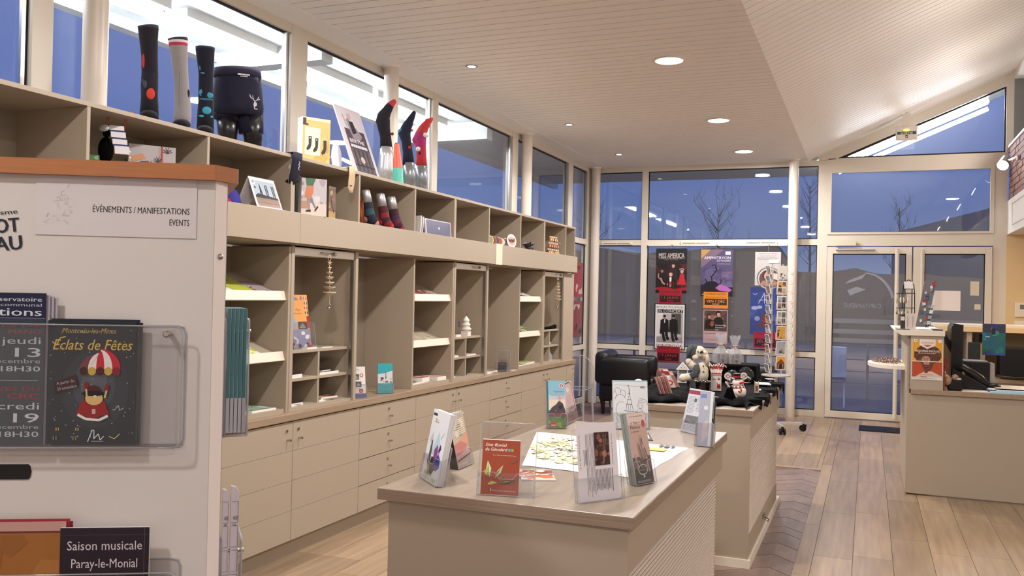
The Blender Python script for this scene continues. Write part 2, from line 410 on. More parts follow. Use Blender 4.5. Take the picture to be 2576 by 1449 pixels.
# ---- ceiling: flat part with boards across, sloping part rising to the right
ceil = struct('ceiling')
RX = -.79; SL = .426; TX = 1.66; TZ = CZ + SL * (TX - RX)
mb = MB(); mb.box(-3.95, -3, CZ + .05, RX + .02, 12.7, CZ + .1); mb.build('ceiling_void', VOID, ceil)
mb = MB(); mb.prism([(RX, CZ + .05), (TX, TZ + .05), (TX, TZ + .1), (RX, CZ + .1)], (0, -3, 0), (1, 0, 0), (0, 0, 1), (0, 15.7, 0)); mb.build('ceiling_void', VOID, ceil)
part('border_band', ceil, CEIL, (-3.95, -3, CZ - .004, -3.63, 12.7, CZ + .04))
y = 3.08; holes = []
nv = V((-SL, 0, 1)).normalized()
me_f = me_s = None
while y < 12.58:
    yy = min(y + .1105, 12.6)
    if me_f is None:
        a = MB().box(-3.63, 0, 0, RX, .1105, .014).build('ceiling_board', CEIL, ceil, world=False); a.location = (0, y, CZ); me_f = a.data
        b_ = MB().obox((RX, 0, 0), (TX-RX, 0, TZ-CZ), (0, .1105, 0), nv*.014).build('ceiling_board', CEIL, ceil, world=False); b_.location = (0, y, CZ); me_s = b_.data
    else:
        for me in (me_f, me_s):
            c_ = bpy.data.objects.new('ceiling_board', me); COL.objects.link(c_); c_.parent = ceil; c_.location = (0, y if yy < 12.6 else 12.6 - .1105, CZ)
    y += .1196
mb = MB().box(-3.63, -3, CZ, RX, 3.07, CZ + .014); mb.obox((RX, -3, CZ), (TX-RX, 0, TZ-CZ), (0, 6.07, 0), nv*.014); mb.build('ceiling_panel', CEIL, ceil)
part('ceiling_panel', ceil, CEIL, (TX, -3, TZ, 4.7, 12.7, TZ + .05))
# ---- far glazed wall
wall_far = struct('wall_far'); YF = 12.6
def rail(parent, nm, *b_): return part(nm, parent, FRAME, b_)
for xa, xb, zt in ((-3.93, -3.76, CZ), (-3.10, -3.01, CZ), (-.66, -.535, CZ), (1.45, 1.6, 3.5)):
    rail(wall_far, 'post', xa, YF, 0, xb, YF + .09, zt)
for xa, xb in ((-3.76, -3.10), (-3.01, -.66)):
    for za, zb in ((0, .085), (.80, .87), (2.33, 2.41), (3.41, CZ)): rail(wall_far, 'rail', xa, YF + .004, za, xb, YF + .085, zb)
rail(wall_far, 'rail', -.535, YF + .002, 2.315, 1.45, YF + .088, 2.47)
rail(wall_far, 'rail', -.535, YF + .002, 3.33, 1.6, YF + .088, 3.5)
mb = MB(); mb.prism([(1.575, 3.5), (1.66, 3.5), (1.66, TZ), (1.575, TZ - .04)], (0, YF, 0), (1, 0, 0), (0, 0, 1), (0, .09, 0)); mb.build('post', FRAME, wall_far)
def zs(x, o=0): return CZ + SL*(x-RX) - o
mb = MB(); mb.prism([(-.66, CZ), (-.45, 3.49), (1.6, zs(1.6, .14)), (1.6, zs(1.6, -.03)), (-.66, zs(-.66, -.03))], (0, YF + .002, 0), (1, 0, 0), (0, 0, 1), (0, .086, 0)); mb.build('sloping_rail', FRAME, wall_far)
wn = [0]
def window_y(xa, xb, za, zb, bead=.012):
    """pane in the far wall with its black gasket"""
    wn[0] += 1
    mb = MB(); y0, y1 = YF + .03, YF + .05
    for b_ in ((xa, y0, za, xa+bead, y1, zb), (xb-bead, y0, za, xb, y1, zb), (xa+bead, y0, za, xb-bead, y1, za+bead), (xa+bead, y0, zb-bead, xb-bead, y1, zb)): mb.box(*b_)
    o = mb.build('window_%d' % wn[0], GASK); o['kind'] = 'structure'
    MB().box(xa+bead, YF+.037, za+bead, xb-bead, YF+.043, zb-bead).build('pane', GLASS, o); return o
for xa, xb in ((-3.76, -3.10), (-3.01, -.66)):
    for za, zb in ((.085, .80), (.87, 2.33), (2.41, 3.41)): window_y(xa, xb, za, zb)
# hinged top light over the doors: proud inner frame
t_ = window_y(-.51, 1.42, 2.48, 3.32)
part('inner_frame', t_, FRAME, (-.535, YF-.015, 2.472, -.49, YF+.03, 3.33), (1.41, YF-.015, 2.472, 1.455, YF+.03, 3.33), (-.49, YF-.015, 2.472, 1.41, YF+.03, 2.50), (-.49, YF-.015, 3.30, 1.41, YF+.03, 3.33))
wn[0] += 1
tri = [(-.42, 3.505), (1.575, 3.505), (1.575, zs(1.575, .145))]
mb = MB(); ti = [(-.30, 3.522), (1.558, 3.522), (1.558, zs(1.558, .165))]
for i in range(3):
    j = (i+1) % 3; mb.prism([tri[i], tri[j], ti[j], ti[i]], (0, YF+.03, 0), (1, 0, 0), (0, 0, 1), (0, .02, 0))
o = mb.build('window_%d' % wn[0], GASK); o['kind'] = 'structure'
MB().prism(ti, (0, YF+.037, 0), (1, 0, 0), (0, 0, 1), (0, .006, 0)).build('pane', GLASS, o)
# ---- doors
def door(n, xa, xb, ga, gb):
    d = struct('door_%d' % n)
    ya, yb = YF - .03, YF + .04; zb = 2.30
    for nm, b_ in (('stile', (xa, ya, .012, ga, yb, zb)), ('stile', (gb, ya, .012, xb, yb, zb)), ('door_rail', (ga, ya, .012, gb, yb, .10)), ('door_rail', (ga, ya, 2.21, gb, yb, zb))): bevel(part(nm, d, FRAME, b_), .003)
    part('gasket', d, GASK, (ga, ya+.02, .10, ga+.01, yb-.02, 2.21), (gb-.01, ya+.02, .10, gb, yb-.02, 2.21), (ga, ya+.02, .10, gb, yb-.02, .11), (ga, ya+.02, 2.20, gb, yb-.02, 2.21))
    part('pane', d, GLASS, (ga+.01, YF+.002, .11, gb-.01, YF+.008, 2.20))
    return d
d1 = door(1, -.53, .515, -.455, .445); d2 = door(2, .53, 1.44, .665, 1.362)
STR = clear('frosted_film', 'b8bcc2', .5, .3, .35)
for z_ in (1.31, 1.17, 1.05): 
    part('film_stripe', d1, STR, (-.44, YF-.001, z_-.03, .435, YF+.001, z_+.03))
part('film_stripe', d2, STR, (.68, YF-.001, 1.28, 1.35, YF+.001, 1.36))
# mirrored lettering and sail mark stuck on the outside of the door glass
FILM = clear('etched_letter', 'd4d4d8', .5, .3, .45)
def film(name, art, M_, par):
    o = art.mb.build(name, FILM); place(o, M_); o.parent = par; return o
a = Art(.9, .6)
a.text('CaPiTaiNERiE', .03, .95, .10, None, w=.52, mir=True)
film('door_lettering', a, frame((-.34, YF+.0105, 1.46), (1, 0, 0), (0, 0, 1)), d1)
a = Art(.9, .6)
arc = [(.36 + .40*math.sin(math.radians(t*4.6)), .10 + .75*(1-math.cos(math.radians(t*4.6)))) for t in range(0, 17)]
a.poly(arc + [(p_[0]-.035, p_[1]+.02) for p_ in arc[::-1]], None)
a.poly([(.36, .12), (.12, .28), (.06, .36), (.30, .24)], None); a.poly([(.10, .50), (.22, .42), (.36, .47), (.22, .56), (.14, .62)], None)
film('sail_mark', a, frame((-.36, YF+.0105, 1.42), (1, 0, 0), (0, 0, 1)), d1)
mb = MB().cyl((.335, YF-.10, .06), (.335, YF-.10, 2.27), .026, n=14)
for z_ in (.3, 2.0): mb.cyl((.335, YF-.10, z_), (.335, YF-.02, z_), .012, n=8)
mb.build('pull_bar', FRAME, d1)
mb = MB().cyl((.63, YF-.09, .06), (.63, YF-.09, 2.27), .018, n=14)
for z_ in (.3, 2.0): mb.cyl((.63, YF-.09, z_), (.63, YF-.02, z_), .010, n=8)
mb.build('pull_bar', FRAME, d2)
part('closer_arm', d1, ALU, (-.42, YF-.06, 2.255, .06, YF-.03, 2.275)); part('closer_body', d1, FRAME, (-.43, YF-.085, 2.315, -.17, YF-.03, 2.385))
NOTE = mat('cream_note', 'cfc6b4', .7)
part('paper_notice', d2, PAPER, (.75, YF-.0035, 1.48, 1.09, YF-.002, 1.735)); part('paper_notice', d2, NOTE, (1.20, YF-.0035, 1.68, 1.30, YF-.002, 1.86)); part('paper_notice', d2, NOTE, (1.25, YF-.0035, 1.50, 1.32, YF-.002, 1.57))
# transom vents
for xa, xb in ((-3.70, -3.23), (-2.52, -2.08), (-1.63, -1.18)):
    v_ = part('vent', wall_far, LIP, (xa, YF-.02, 2.335, xb, YF+.004, 2.385), bev=.006)
    for k in (.0, .5): part('vent_slot', v_, GASK, (xa + .03 + (xb-xa)*k*.9, YF-.0215, 2.357, xa + .03 + (xb-xa)*(k*.9+.42), YF-.019, 2.364))
# ---- left glazed wall
wall_left = struct('wall_left'); XL = -3.87
posts = [(1.05, 1.2), (3.12, 3.24), (5.22, 5.41), (7.43, 7.54), (9.45, 9.62), (11.52, 11.71), (12.42, 12.6)]
for ya, yb in posts: rail(wall_left, 'post', XL-.085, ya, 0, XL, yb, CZ)
part('solid_wall', wall_left, WHITE, (XL-.1, -3, 0, XL, 1.05, CZ))
for (a0, a1), (b0, b1) in zip(posts[:-1], posts[1:]):
    for za, zb in ((0, .085), (.79, .86), (2.33, 2.41), (3.41, CZ)): rail(wall_left, 'rail', XL-.08, a1, za, XL-.004, b0, zb)
    if a1 != posts[2][1]:
        pass
    for za, zb in ((.085, .79), (.86, 2.33), (2.41, 3.41)):
        if zb < 2.4 and a1 < 9: continue
        wn[0] += 1; mb = MB(); bd = .012
        for b_ in ((XL-.05, a1, za, XL-.03, a1+bd, zb), (XL-.05, b0-bd, za, XL-.03, b0, zb), (XL-.05, a1+bd, za, XL-.03, b0-bd, za+bd), (XL-.05, a1+bd, zb-bd, XL-.03, b0-bd, zb)): mb.box(*b_)
        o = mb.build('window_%d' % wn[0], GASK); o['kind'] = 'structure'
        MB().box(XL-.043, a1+bd, za+bd, XL-.037, b0-bd, zb-bd).build('pane', GLASS, o)
        if zb > 3: part('inner_frame', o, ALU, (XL-.03, b0-.05, za, XL-.012, b0-.028, zb))
    if a1 < 9: part('sill_panel', wall_left, WHITE, (XL-.06, a1, .085, XL-.03, b0, 2.33))
# columns
def column(x, y, z1, label, z0=0.0):
    c_ = thing('column', label, 'column', (x, y, 0))
    MB().cyl((x, y, z0), (x, y, z1), .063, n=28).build('shaft', COLM, c_)
    MB().cyl((x, y, z1-.012), (x, y, z1), .08, n=28).build('collar', CEIL, c_)
column(-3.79, 3.43, CZ-.004, 'round white column by the first tall socks behind the shelf wall')
column(-3.79, 6.50, CZ-.004, 'round white column behind the upside-down black sock leg')
column(-3.79, 9.71, CZ-.004, 'round white column behind the empty cubby end of the shelf wall')
column(-3.77, 12.50, CZ-.004, 'round cream column in the far left window corner')
column(-.965, 12.42, CZ-.001, 'round cream column beside the postcard spinner')
# ---- right side: brick parapet over the office opening
wall_right = struct('wall_right')
part('bulkhead_beam', wall_right, WHITE, (1.60, 6.5, 2.45, 1.80, 12.6, 2.88), bev=.004)
part('recess_trim', wall_right, LIP, (1.592, 9.0, 2.54, 1.60, 12.15, 2.56), (1.592, 9.0, 2.80, 1.60, 12.15, 2.82), (1.592, 12.13, 2.56, 1.60, 12.15, 2.80))
part('mortar_core', wall_right, MORT, (1.628, 6.5, 2.88, 1.78, 12.6, 3.55))
part('coping', wall_right, WHITE, (1.60, 6.5, 3.55, 1.81, 12.6, 3.585), bev=.004)
bm = None
for r_ in range(9):
    z_ = 2.885 + r_*.0742
    y = 9.6 + (r_ % 2)*.115 - .115
    while y < 12.59:
        a, c_ = max(y, 9.6), min(y + .22, 12.6)
        if c_ - a > .05: MB().box(1.618 - .002*((r_*7+int(y*10)) % 3), a+.004, z_, 1.64, c_-.004, z_ + .065).build('brick', BRICK, wall_right)
        y += .23
part('upper_wall', wall_right, WHITE, (4.6, -3, 0, 4.7, 12.7, TZ))
part('office_wall', wall_right, YWALL, (1.60, YF, 0, 4.7, YF + .1, 2.88))
part('upper_end_wall', wall_right, CONC, (1.66, YF, 2.88, 4.7, YF + .1, TZ))
part('office_ceiling', wall_right, WHITE, (1.80, 6.5, 2.6, 4.7, 12.6, 2.66))
part('ridge_beam', wall_right, CEIL, (TX, -3, TZ - .10, TX + .25, 12.6, TZ + .02))
wb = struct('wall_back'); part('back_panel', wb, WHITE, (-4, -3.1, 0, 4.7, -3, TZ))
column(1.80, 12.3, TZ, 'thick round pale column standing up behind the brick parapet', 3.585)
# intercom and switch on the office wall
t_ = thing('wall_panel', 'pale control panel with dark display on the yellow office wall', 'switch', (1.80, YF, 1.5))
part('plate', t_, LIP, (1.70, YF-.025, 1.42, 1.95, YF, 1.60), bev=.004); part('display', t_, GREYM, (1.755, YF-.028, 1.52, 1.90, YF-.025, 1.575))
t_ = thing('light_switch', 'white light switch below the control panel', 'switch', (1.80, YF, 1.3))
part('plate', t_, WHITE, (1.70, YF-.012, 1.28, 1.92, YF, 1.37), bev=.003); part('rocker', t_, WHITE, (1.72, YF-.017, 1.295, 1.80, YF-.012, 1.355))
# ---- outside
gr = MB().box(-60, 12.75, -.4, 60, 90, -.30); gr.box(-60, -10, -.4, -4.05, 12.75, -.30)
o = gr.build('ground_outside', ASPH); o['kind'] = 'structure'
dk = struct('deck_outside')
for i in range(22):
    MB().box(-6 + .0, 12.78 + i*.145, -.2, 6, 12.78 + i*.145 + .135, -.06).build('deck_board', DECK, dk)
t_ = thing('railing', 'low wire railing along the edge of the wet deck outside the doors', 'railing', (0, 15.9, -.06))
for x_ in range(-6, 7, 2): part('rail_post', t_, GREYM, (x_-.02, 15.88, -.06, x_+.02, 15.92, .85))
for z_ in (.2, .4, .6, .85): part('rail_wire', t_, GREYM, (-6, 15.893, z_-.006, 6, 15.907, z_+.006))
for x_, lb in ((-.5, 'left of the two pale outdoor chairs beyond the glass door'), (.55, 'right of the two pale outdoor chairs beyond the glass door')):
    t_ = thing('outdoor_chair', lb, 'chair', (x_, 14.6, -.06)); CH = mat('pale_resin', '9aa4cc', .5)
    part('seat', t_, CH, (x_-.2, 14.4, .36, x_+.2, 14.8, .40), bev=.01); part('backrest', t_, CH, (x_-.2, 14.36, .40, x_+.2, 14.40, .88), bev=.01)
    for a in (-.18, .16):
        for c_ in (14.42, 14.76): part('leg', t_, CH, (x_+a, c_, -.06, x_+a+.02, c_+.02, .36))
t_ = struct('outdoor_canopy')
part('soffit', t_, SOFF, (-5.05, -2, 3.50, -3.98, 14.3, 3.56), (-3.98, 12.72, 3.50, -.7, 14.3, 3.56))
mb = MB().prism([(-.7, 3.5), (2.2, zs(2.2, -.02)), (2.2, zs(2.2, -.08)), (-.7, 3.56)], (0, 12.72, 0), (1, 0, 0), (0, 0, 1), (0, 1.5, 0)); mb.build('sloping_soffit', SOFF, t_)
part('cross_beam', t_, SOFF, (-5.05, 8.95, 3.30, -3.98, 9.10, 3.50), (-5.05, 5.75, 3.36, -3.98, 5.9, 3.50))
part('edge_beam', t_, SOFF, (-5.10, -2, 3.42, -5.0, 14.3, 3.60))
for i, (a, c_) in enumerate(((2.0, 4.6), (4.75, 7.2), (7.3, 8.8))):
    t_ = thing('outdoor_tube_light', ['outdoor fluorescent tube above the tall socks', 'outdoor fluorescent tube above the fairy-lit poster and gift box', 'outdoor fluorescent tube beyond the middle white column'][i].replace('fairy-lit poster', 'leaning poster'), 'light', (-4.5, (a+c_)/2, 3.4))
    part('housing', t_, WHITE, (-4.60, a, 3.44, -4.40, c_, 3.50)); mb = MB().cyl((-4.55, a+.03, 3.40), (-4.55, c_-.03, 3.40), .02); mb.cyl((-4.45, a+.03, 3.40), (-4.45, c_-.03, 3.40), .02); mb.build('tube', TUBE, t_)
t_ = thing('outdoor_tube_light', 'bright outdoor tube light behind the triangular window', 'light', (.5, 13.2, 3.7))
A = V((-.42, 13.1, zs(-.42, .16))); B = V((1.42, 13.1, zs(1.42, .16)))
for dy, dz in ((-.06, 0), (.06, 0), (0, -.10)): MB().cyl(A + V((0, dy, dz)), B + V((0, dy, dz)), .026).build('tube', TUBE, t_)  # lowest tube is added to widen the glare
MB().obox(A + V((0, -.12, .05)), B - A, (0, .24, 0), (0, 0, .04)).build('housing', WHITE, t_)
rr = random.Random(4)
t_ = thing('building', 'low grey building with a shallow pitched roof far beyond the glass doors', 'building', (7, 50, -.3))
MB().prism([(1.2, -.3), (11, -.3), (11, 4.2), (6, 6.6), (1.2, 5.3)], (0, 50, 0), (1, 0, 0), (0, 0, 1), (0, 6, 0)).build('wall', CONC, t_)
t_ = thing('hedge', 'long dark line of distant trees beyond the far windows', 'hedge', (-10, 44, -.3))
pts = [(-42, -.3)] + [(-42 + i*.9, (4.0 if i < 43 else 2.7) + .25*math.sin(i*.31) + rr.random()*.3) for i in range(62)] + [(13.8, -.3)]
MB().prism(pts, (0, 44, 0), (1, 0, 0), (0, 0, 1), (0, 3, 0)).build('foliage', TREE, t_)
for k, (x_, y_, h_, lb) in enumerate(((-9.5, 60, 9, 'faint bare tree outside, nearest the far column'), (-19, 62, 9, 'faint bare tree outside left of the Amphitryon poster'), (-3.9, 64, 12, 'tall narrow dark tree outside behind the far column'), (1.7, 60, 9.5, 'small dark tree outside above the glass door'))):
    t_ = thing('bare_tree', lb, 'tree', (x_, y_, -.3)); mb = MB().tube([(x_, y_, -.3), (x_+.1, y_, h_*.35), (x_, y_, h_*.8)], [.10, .07, .03], 5)
    for b_ in range(34):
        z0 = h_*(.3+.5*rr.random()); an = rr.random()*6.28; L = h_*.16*(.5+rr.random()) * (.4 if k >= 2 else 1)
        e = (x_+L*math.cos(an), y_+L*math.sin(an), z0+L*1.0)
        mb.tube([(x_, y_, z0), e], [.025, .008], 3)
        for c_ in range(3): mb.tube([e, (e[0]+(rr.random()-.5)*1.0, e[1], e[2]+.3+rr.random()*.8)], [.01, .004], 3)
    mb.build('branches', TREE, t_)
# ---- ceiling fittings
for i, y in enumerate(DOWN_Y[3:]):
    t_ = thing('recessed_downlight', ['large round recessed downlight nearest the camera', 'middle one of the three large round downlights', 'large round downlight nearest the far windows'][i], 'light', (-1.52, y, CZ))
    n = 32; mb = MB().lathe([(.125, CZ), (.132, CZ-.006), (.128, CZ-.012), (.112, CZ-.012), (.108, CZ-.003)], (-1.52, y, 0), 32); mb.build('trim_ring', WHITE, t_)
    MB().cyl((-1.52, y, CZ-.008), (-1.52, y, CZ-.004), .109, n=32).build('diffuser', LAMP, t_)
    if i == 0: part('mounting_plate', t_, CEIL, (-1.72, y-.16, CZ-.003, -1.32, y+.17, CZ-.0005))
for i, y in enumerate(SPOT_Y[2:]):
    t_ = thing('ceiling_spot', ['small ceiling spot nearest the camera', 'middle small ceiling spot', 'small ceiling spot nearest the far windows'][i], 'light', (-3.13, y, CZ))
    MB().lathe([(.05, CZ), (.052, CZ-.006), (.038, CZ-.008), (.036, CZ-.002)], (-3.13, y, 0), 20).build('trim_ring', ALU, t_)
    MB().cyl((-3.13, y, CZ-.006), (-3.13, y, CZ-.003), .036, n=20).build('bulb', LAMP, t_)
# exit sign under the sloping ceiling
t_ = thing('exit_sign', 'small illuminated green exit sign hanging from the sloping ceiling', 'sign', (.41, 12.2, 3.72))
part('box', t_, WHITE, (.285, 12.2, 3.645, .54, 12.27, 3.82), bev=.006)
mb = MB(); mb.box(.36, 12.2, 3.82, .46, 12.25, zs(.36) + .01); mb.build('mounting', WHITE, t_)
a = Art(.23, .15); a.rect(.02, .38, .98, .62, '3c5a48'); a.text('SORTIE', .5, .60, .17, 'e8e0d0', 'c', w=.62, bold=.01); a.rect(.44, .68, .56, .92, '8a4a3c'); a.poly([(.5, .9), (.46, .78), (.54, .78)], 'e8e0d8')
o = a.mb.build('sign_face', INK, t_, world=False); o.matrix_parent_inverse = WM(t_).inverted(); o.location = (.298, 12.1985, 3.655); o.rotation_euler = (math.pi/2, 0, 0)
MB().ell((.41, 12.197, 3.765), .035, .008, .016).build('warning_lamp', emis('amber_glow', 'ffb03a', 6), t_)
# spot on the brick parapet
t_ = thing('wall_spotlight', 'dazzling round spotlight on a chrome arm fixed to the brick parapet', 'light', (1.6, 12.3, 3.27))
MB().cyl((1.612, 11.75, 3.30), (1.585, 11.75, 3.30), .03).build('rose', ALU, t_)
MB().cyl((1.59, 11.78, 3.31), (1.50, 12.05, 3.30), .012).build('arm', CHROME, t_)
MB().cyl((1.52, 12.10, 3.33), (1.47, 12.0, 3.25), .06, .066, 20).build('lamp_head', CHROME, t_)
MB().cyl((1.47, 12.0, 3.25), (1.467, 11.995, 3.246), .062, n=20).build('lamp_lens', SPOTG, t_)
# door mat
t_ = thing('door_mat', 'narrow black ribbed mat strip on the floor before the glass door', 'mat', (.15, 11.75, 0))
part('mat_base', t_, BLK, (-.09, 11.5, 0, .75, 11.98, .008))
for k in range(11): part('rib', t_, BLK, (-.085, 11.515+k*.043, .008, .745, 11.535+k*.043, .012))
# ================================================================ FURNITURE
# ---- wall of shelving along the left glazing
BY = [2.06, 2.80, 3.54, 4.25, 4.97, 5.74, 6.42, 7.11, 7.87, 8.54, 9.23, 9.56]
XF, XB = -3.12, -3.55
def knob(d, y, z, x=-3.08):
    k = MB().cyl((x, y, z), (x + .012, y, z), .0045, n=10); k.cyl((x + .012, y, z), (x + .028, y, z), .0055, .0075, n=12); k.build('knob', CHROME, d)
def lock(d, y, z, x=-3.08):
    MB().cyl((x, y, z), (x + .006, y, z), .0085, n=12).build('lock', CHROME, d)
ROWS = [(.108, .276), (.281, .449), (.454, .622), (.627, .795)]
def base_unit(y0, y1, kind, label):
    u = thing('base_cabinet', label, 'cabinet', (-3.3, (y0+y1)/2, 0), 0, 'base cabinets under the long worktop')
    part('carcass', u, LAM, (XB, y0+.001, .10, -3.10, y1-.001, .80)); part('plinth', u, LAM, (XB, y0, 0, -3.13, y1, .10))
    if kind == 'drawers':
        for (a, b_) in ROWS:
            d = part('drawer', u, LAM, (-3.10, y0+.002, a, -3.08, y1-.002, b_)); 
            lock(d, (y0+y1)/2 - .01, b_ - .045); knob(d, (y0+y1)/2, b_ - .095)
    else:
        d = part('door', u, LAM, *[(-3.10, y0+.002, a, -3.08, y1-.002, b_ + (.0035 if b_ < .7 else 0)) for a, b_ in ROWS])
        yk = y1 - .055 if kind == 'right' else y0 + .055
        lock(d, yk + (-.006 if kind == 'right' else -.006), .748); knob(d, yk, .695)
    return u
kinds = ['drawers', 'right', None, 'left', 'drawers', 'right', 'left', 'drawers', 'right', 'left', 'right']
kinds = ['left', 'drawers', 'right', 'left', 'drawers', 'right', 'left', 'drawers', 'right', 'left', 'right']
lbs = ['beige base cabinet hidden farthest left behind the leaflet rack', 'beige four-drawer base cabinet behind the leaflet rack', 'beige base cabinet with knob at right, just beside the leaflet rack', 'beige base cabinet with knob at left, under the shutter unit with the orange guide',
 'beige four-drawer base cabinet under the turquoise leaflets', 'beige base cabinet with knob at right, behind the spiral-topped leaflet holder', 'beige base cabinet with knob at left, under the white tree candle', 'beige four-drawer base cabinet behind the train leaflet, second with drawers from the rack',
 'beige base cabinet with knob at right, near the far end of the worktop', 'beige base cabinet with knob at left, near the far end of the worktop', 'narrow beige base cabinet at the very far end of the worktop']
for i in range(11): base_unit(BY[i], BY[i+1] - (.06 if i == 10 else 0), kinds[i], lbs[i])
t_ = thing('worktop', 'long wood-edged worktop running along the whole shelf wall', 'worktop', (-3.3, 6, .8)); bevel(part('board', t_, TOPW, (XB, 2.06, .803, -3.068, 9.51, .845)), .002)
# lower shelving standing on the worktop
def mag_unit(y0, y1, label):
    u = thing('magazine_shelf', label, 'shelf', (-3.3, (y0+y1)/2, .845))
    bevel(part('side_panel', u, LAM, (XB, y0, .845, XF, y0+.02, 1.81)), .001); bevel(part('side_panel', u, LAM, (XB, y1-.02, .845, XF, y1, 1.81)), .001)
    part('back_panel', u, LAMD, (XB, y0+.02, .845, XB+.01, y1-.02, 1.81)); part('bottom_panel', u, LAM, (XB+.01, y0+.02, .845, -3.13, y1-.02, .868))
    for z_ in (1.495, 1.145):
        s_ = MB().obox((-3.145, y0+.021, z_), (-.37, 0, .15), (0, y1-y0-.042, 0), (.007, 0, .018)).build('sloping_shelf', LAM, u)
        MB().obox((-3.150, y0+.021, z_-.002), (.016, 0, .006), (0, y1-y0-.042, 0), (-.014, 0, .052)).build('lip', LIP, s_)
    return u
def shutter_unit(y0, y1, label, hy):
    u = thing('shutter_cabinet', label, 'cabinet', (-3.3, (y0+y1)/2, .845))
    bevel(part('side_panel', u, LAM, (XB, y0, .845, XF+.004, y0+.03, 1.818)), .001); bevel(part('side_panel', u, LAM, (XB, y1-.03, .845, XF+.004, y1, 1.818)), .001)
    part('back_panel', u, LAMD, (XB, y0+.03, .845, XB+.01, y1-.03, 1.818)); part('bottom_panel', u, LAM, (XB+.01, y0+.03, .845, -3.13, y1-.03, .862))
    sh = part('shutter', u, WHITE, (-3.16, y0+.034, 1.764, -3.128, y1-.034, 1.812), bev=.002)
    part('shutter_box', u, LIP, (-3.45, y0+.034, 1.775, -3.16, y1-.034, 1.815))
    for yy in (y0+.03, y1-.042):
        part('track', u, ALU, (-3.15, yy, .862, -3.13, yy+.004, 1.768), (-3.15, yy+.008, .862, -3.13, yy+.012, 1.768))
    mb = MB().tube([(-3.128, hy-.07, 1.790), (-3.105, hy-.068, 1.789), (-3.105, hy+.045, 1.789), (-3.128, hy+.05, 1.789)], .004, 8); mb.build('handle', CHROME, u)
    MB().cyl((-3.128, hy+.07, 1.788), (-3.108, hy+.07, 1.788), .012, n=14).build('lock', CHROME, u)
    a, b_ = y0+.045, y1-.045; c_ = (a+b_)/2
    for z_ in (1.180, 1.012): bevel(part('shelf', u, LAM, (XB+.01, a, z_, -3.16, b_, z_+.018)), .001)
    part('divider', u, LAM, (XB+.01, c_-.009, .862, -3.162, c_+.009, 1.012)); part('divider', u, LAM, (XB+.01, c_-.009, 1.030, -3.162, c_+.009, 1.180))
    return u
mag_unit(BY[1], BY[2], 'beige sloping magazine shelf hidden behind the leaflet rack')
mag_unit(BY[2], BY[3], 'beige sloping magazine shelf beside the leaflet rack, with green and white magazines')
mag_unit(BY[5], BY[6], 'beige sloping magazine shelf in the middle of the shelf wall')
mag_unit(BY[8], BY[9], 'beige sloping magazine shelf nearest the far windows')
shutter_unit(BY[3], BY[4], 'open roller-shutter cabinet with the orange guide, nearest the leaflet rack', 4.62)
shutter_unit(BY[6], BY[7], 'open roller-shutter cabinet with the white tree candle, middle one', 6.85)
shutter_unit(BY[9], BY[10] - .02, 'open roller-shutter cabinet at the far end, with the smaller hanging tree', 9.0)
t_ = thing('end_panel', 'plain beige upright panel closing the far end of the lower shelves', 'panel', (-3.3, 9.4, .845)); part('panel', t_, LAM, (XB, 9.215, .845, -3.118, 9.54, 1.815))
for y0, y1, nm in ((4.97, 5.74, 'behind the turquoise leaflets'), (7.11, 7.87, 'behind the empty clear holders')):
    t_ = thing('back_board', 'beige back board of the open bay ' + nm, 'panel', (XB, (y0+y1)/2, .845)); part('board', t_, LAMD, (XB, y0, .845, XB+.01, y1, 1.81))
# fascia
for i, (a, c_) in enumerate(((2.06, 4.25), (4.25, 7.11), (7.11, 9.48))):
    t_ = thing('fascia_board', ['flat beige fascia board above the shelves, left part behind the rack', 'flat beige fascia board above the shelves, middle part', 'flat beige fascia board above the shelves, far part with the paper strip'][i], 'panel', (-3.07, (a+c_)/2, 1.825))
    bevel(part('front', t_, LAM, (-3.082, a+.0008, 1.828, -3.062, c_-.0008, 2.006)), .0015); part('underside', t_, LAM, (XB, a, 1.822, -3.082, c_, 1.84))
t_ = thing('paper_strip', 'pale vertical paper strip stuck on the fascia board', 'strip', (-3.06, 7.2, 1.83)); part('strip', t_, mat('masking_paper', 'e3d3bc', .6), (-3.0615, 7.135, 1.826, -3.0585, 7.275, 2.012))
# upper open cubes
def cube_unit(idx, label):
    y0, y1 = BY[idx[0]], BY[idx[-1]]; u = thing('cube_shelf', label, 'shelf', (-3.3, (y0+y1)/2, 2.0))
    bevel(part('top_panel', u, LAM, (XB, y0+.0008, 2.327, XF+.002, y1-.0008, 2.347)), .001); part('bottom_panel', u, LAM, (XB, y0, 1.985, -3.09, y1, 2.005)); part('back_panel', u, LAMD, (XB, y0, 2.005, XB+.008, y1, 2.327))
    for k in idx:
        if k == idx[0]: bevel(part('side_panel', u, LAM, (XB+.008, BY[k]+.0005, 2.005, XF, BY[k]+.0185, 2.327)), .001)
        elif k == idx[-1]: bevel(part('side_panel', u, LAM, (XB+.008, BY[k]-.0185, 2.005, XF, BY[k]-.0005, 2.327)), .001)
        else: bevel(part('divider', u, LAM, (XB+.008, BY[k]-.009, 2.005, XF, BY[k]+.009, 2.327)), .001)
cube_unit([0, 1, 2, 3], 'open beige cube shelving above the leaflet rack, with the patterned gift bag')
cube_unit([3, 4, 5, 6], 'open beige cube shelving holding the sock display feet')
cube_unit([6, 7, 8, 9], 'open beige cube shelving holding the round plates')
cube_unit([9, 10, 11], 'open beige cube shelving at the far end, holding the little jars')
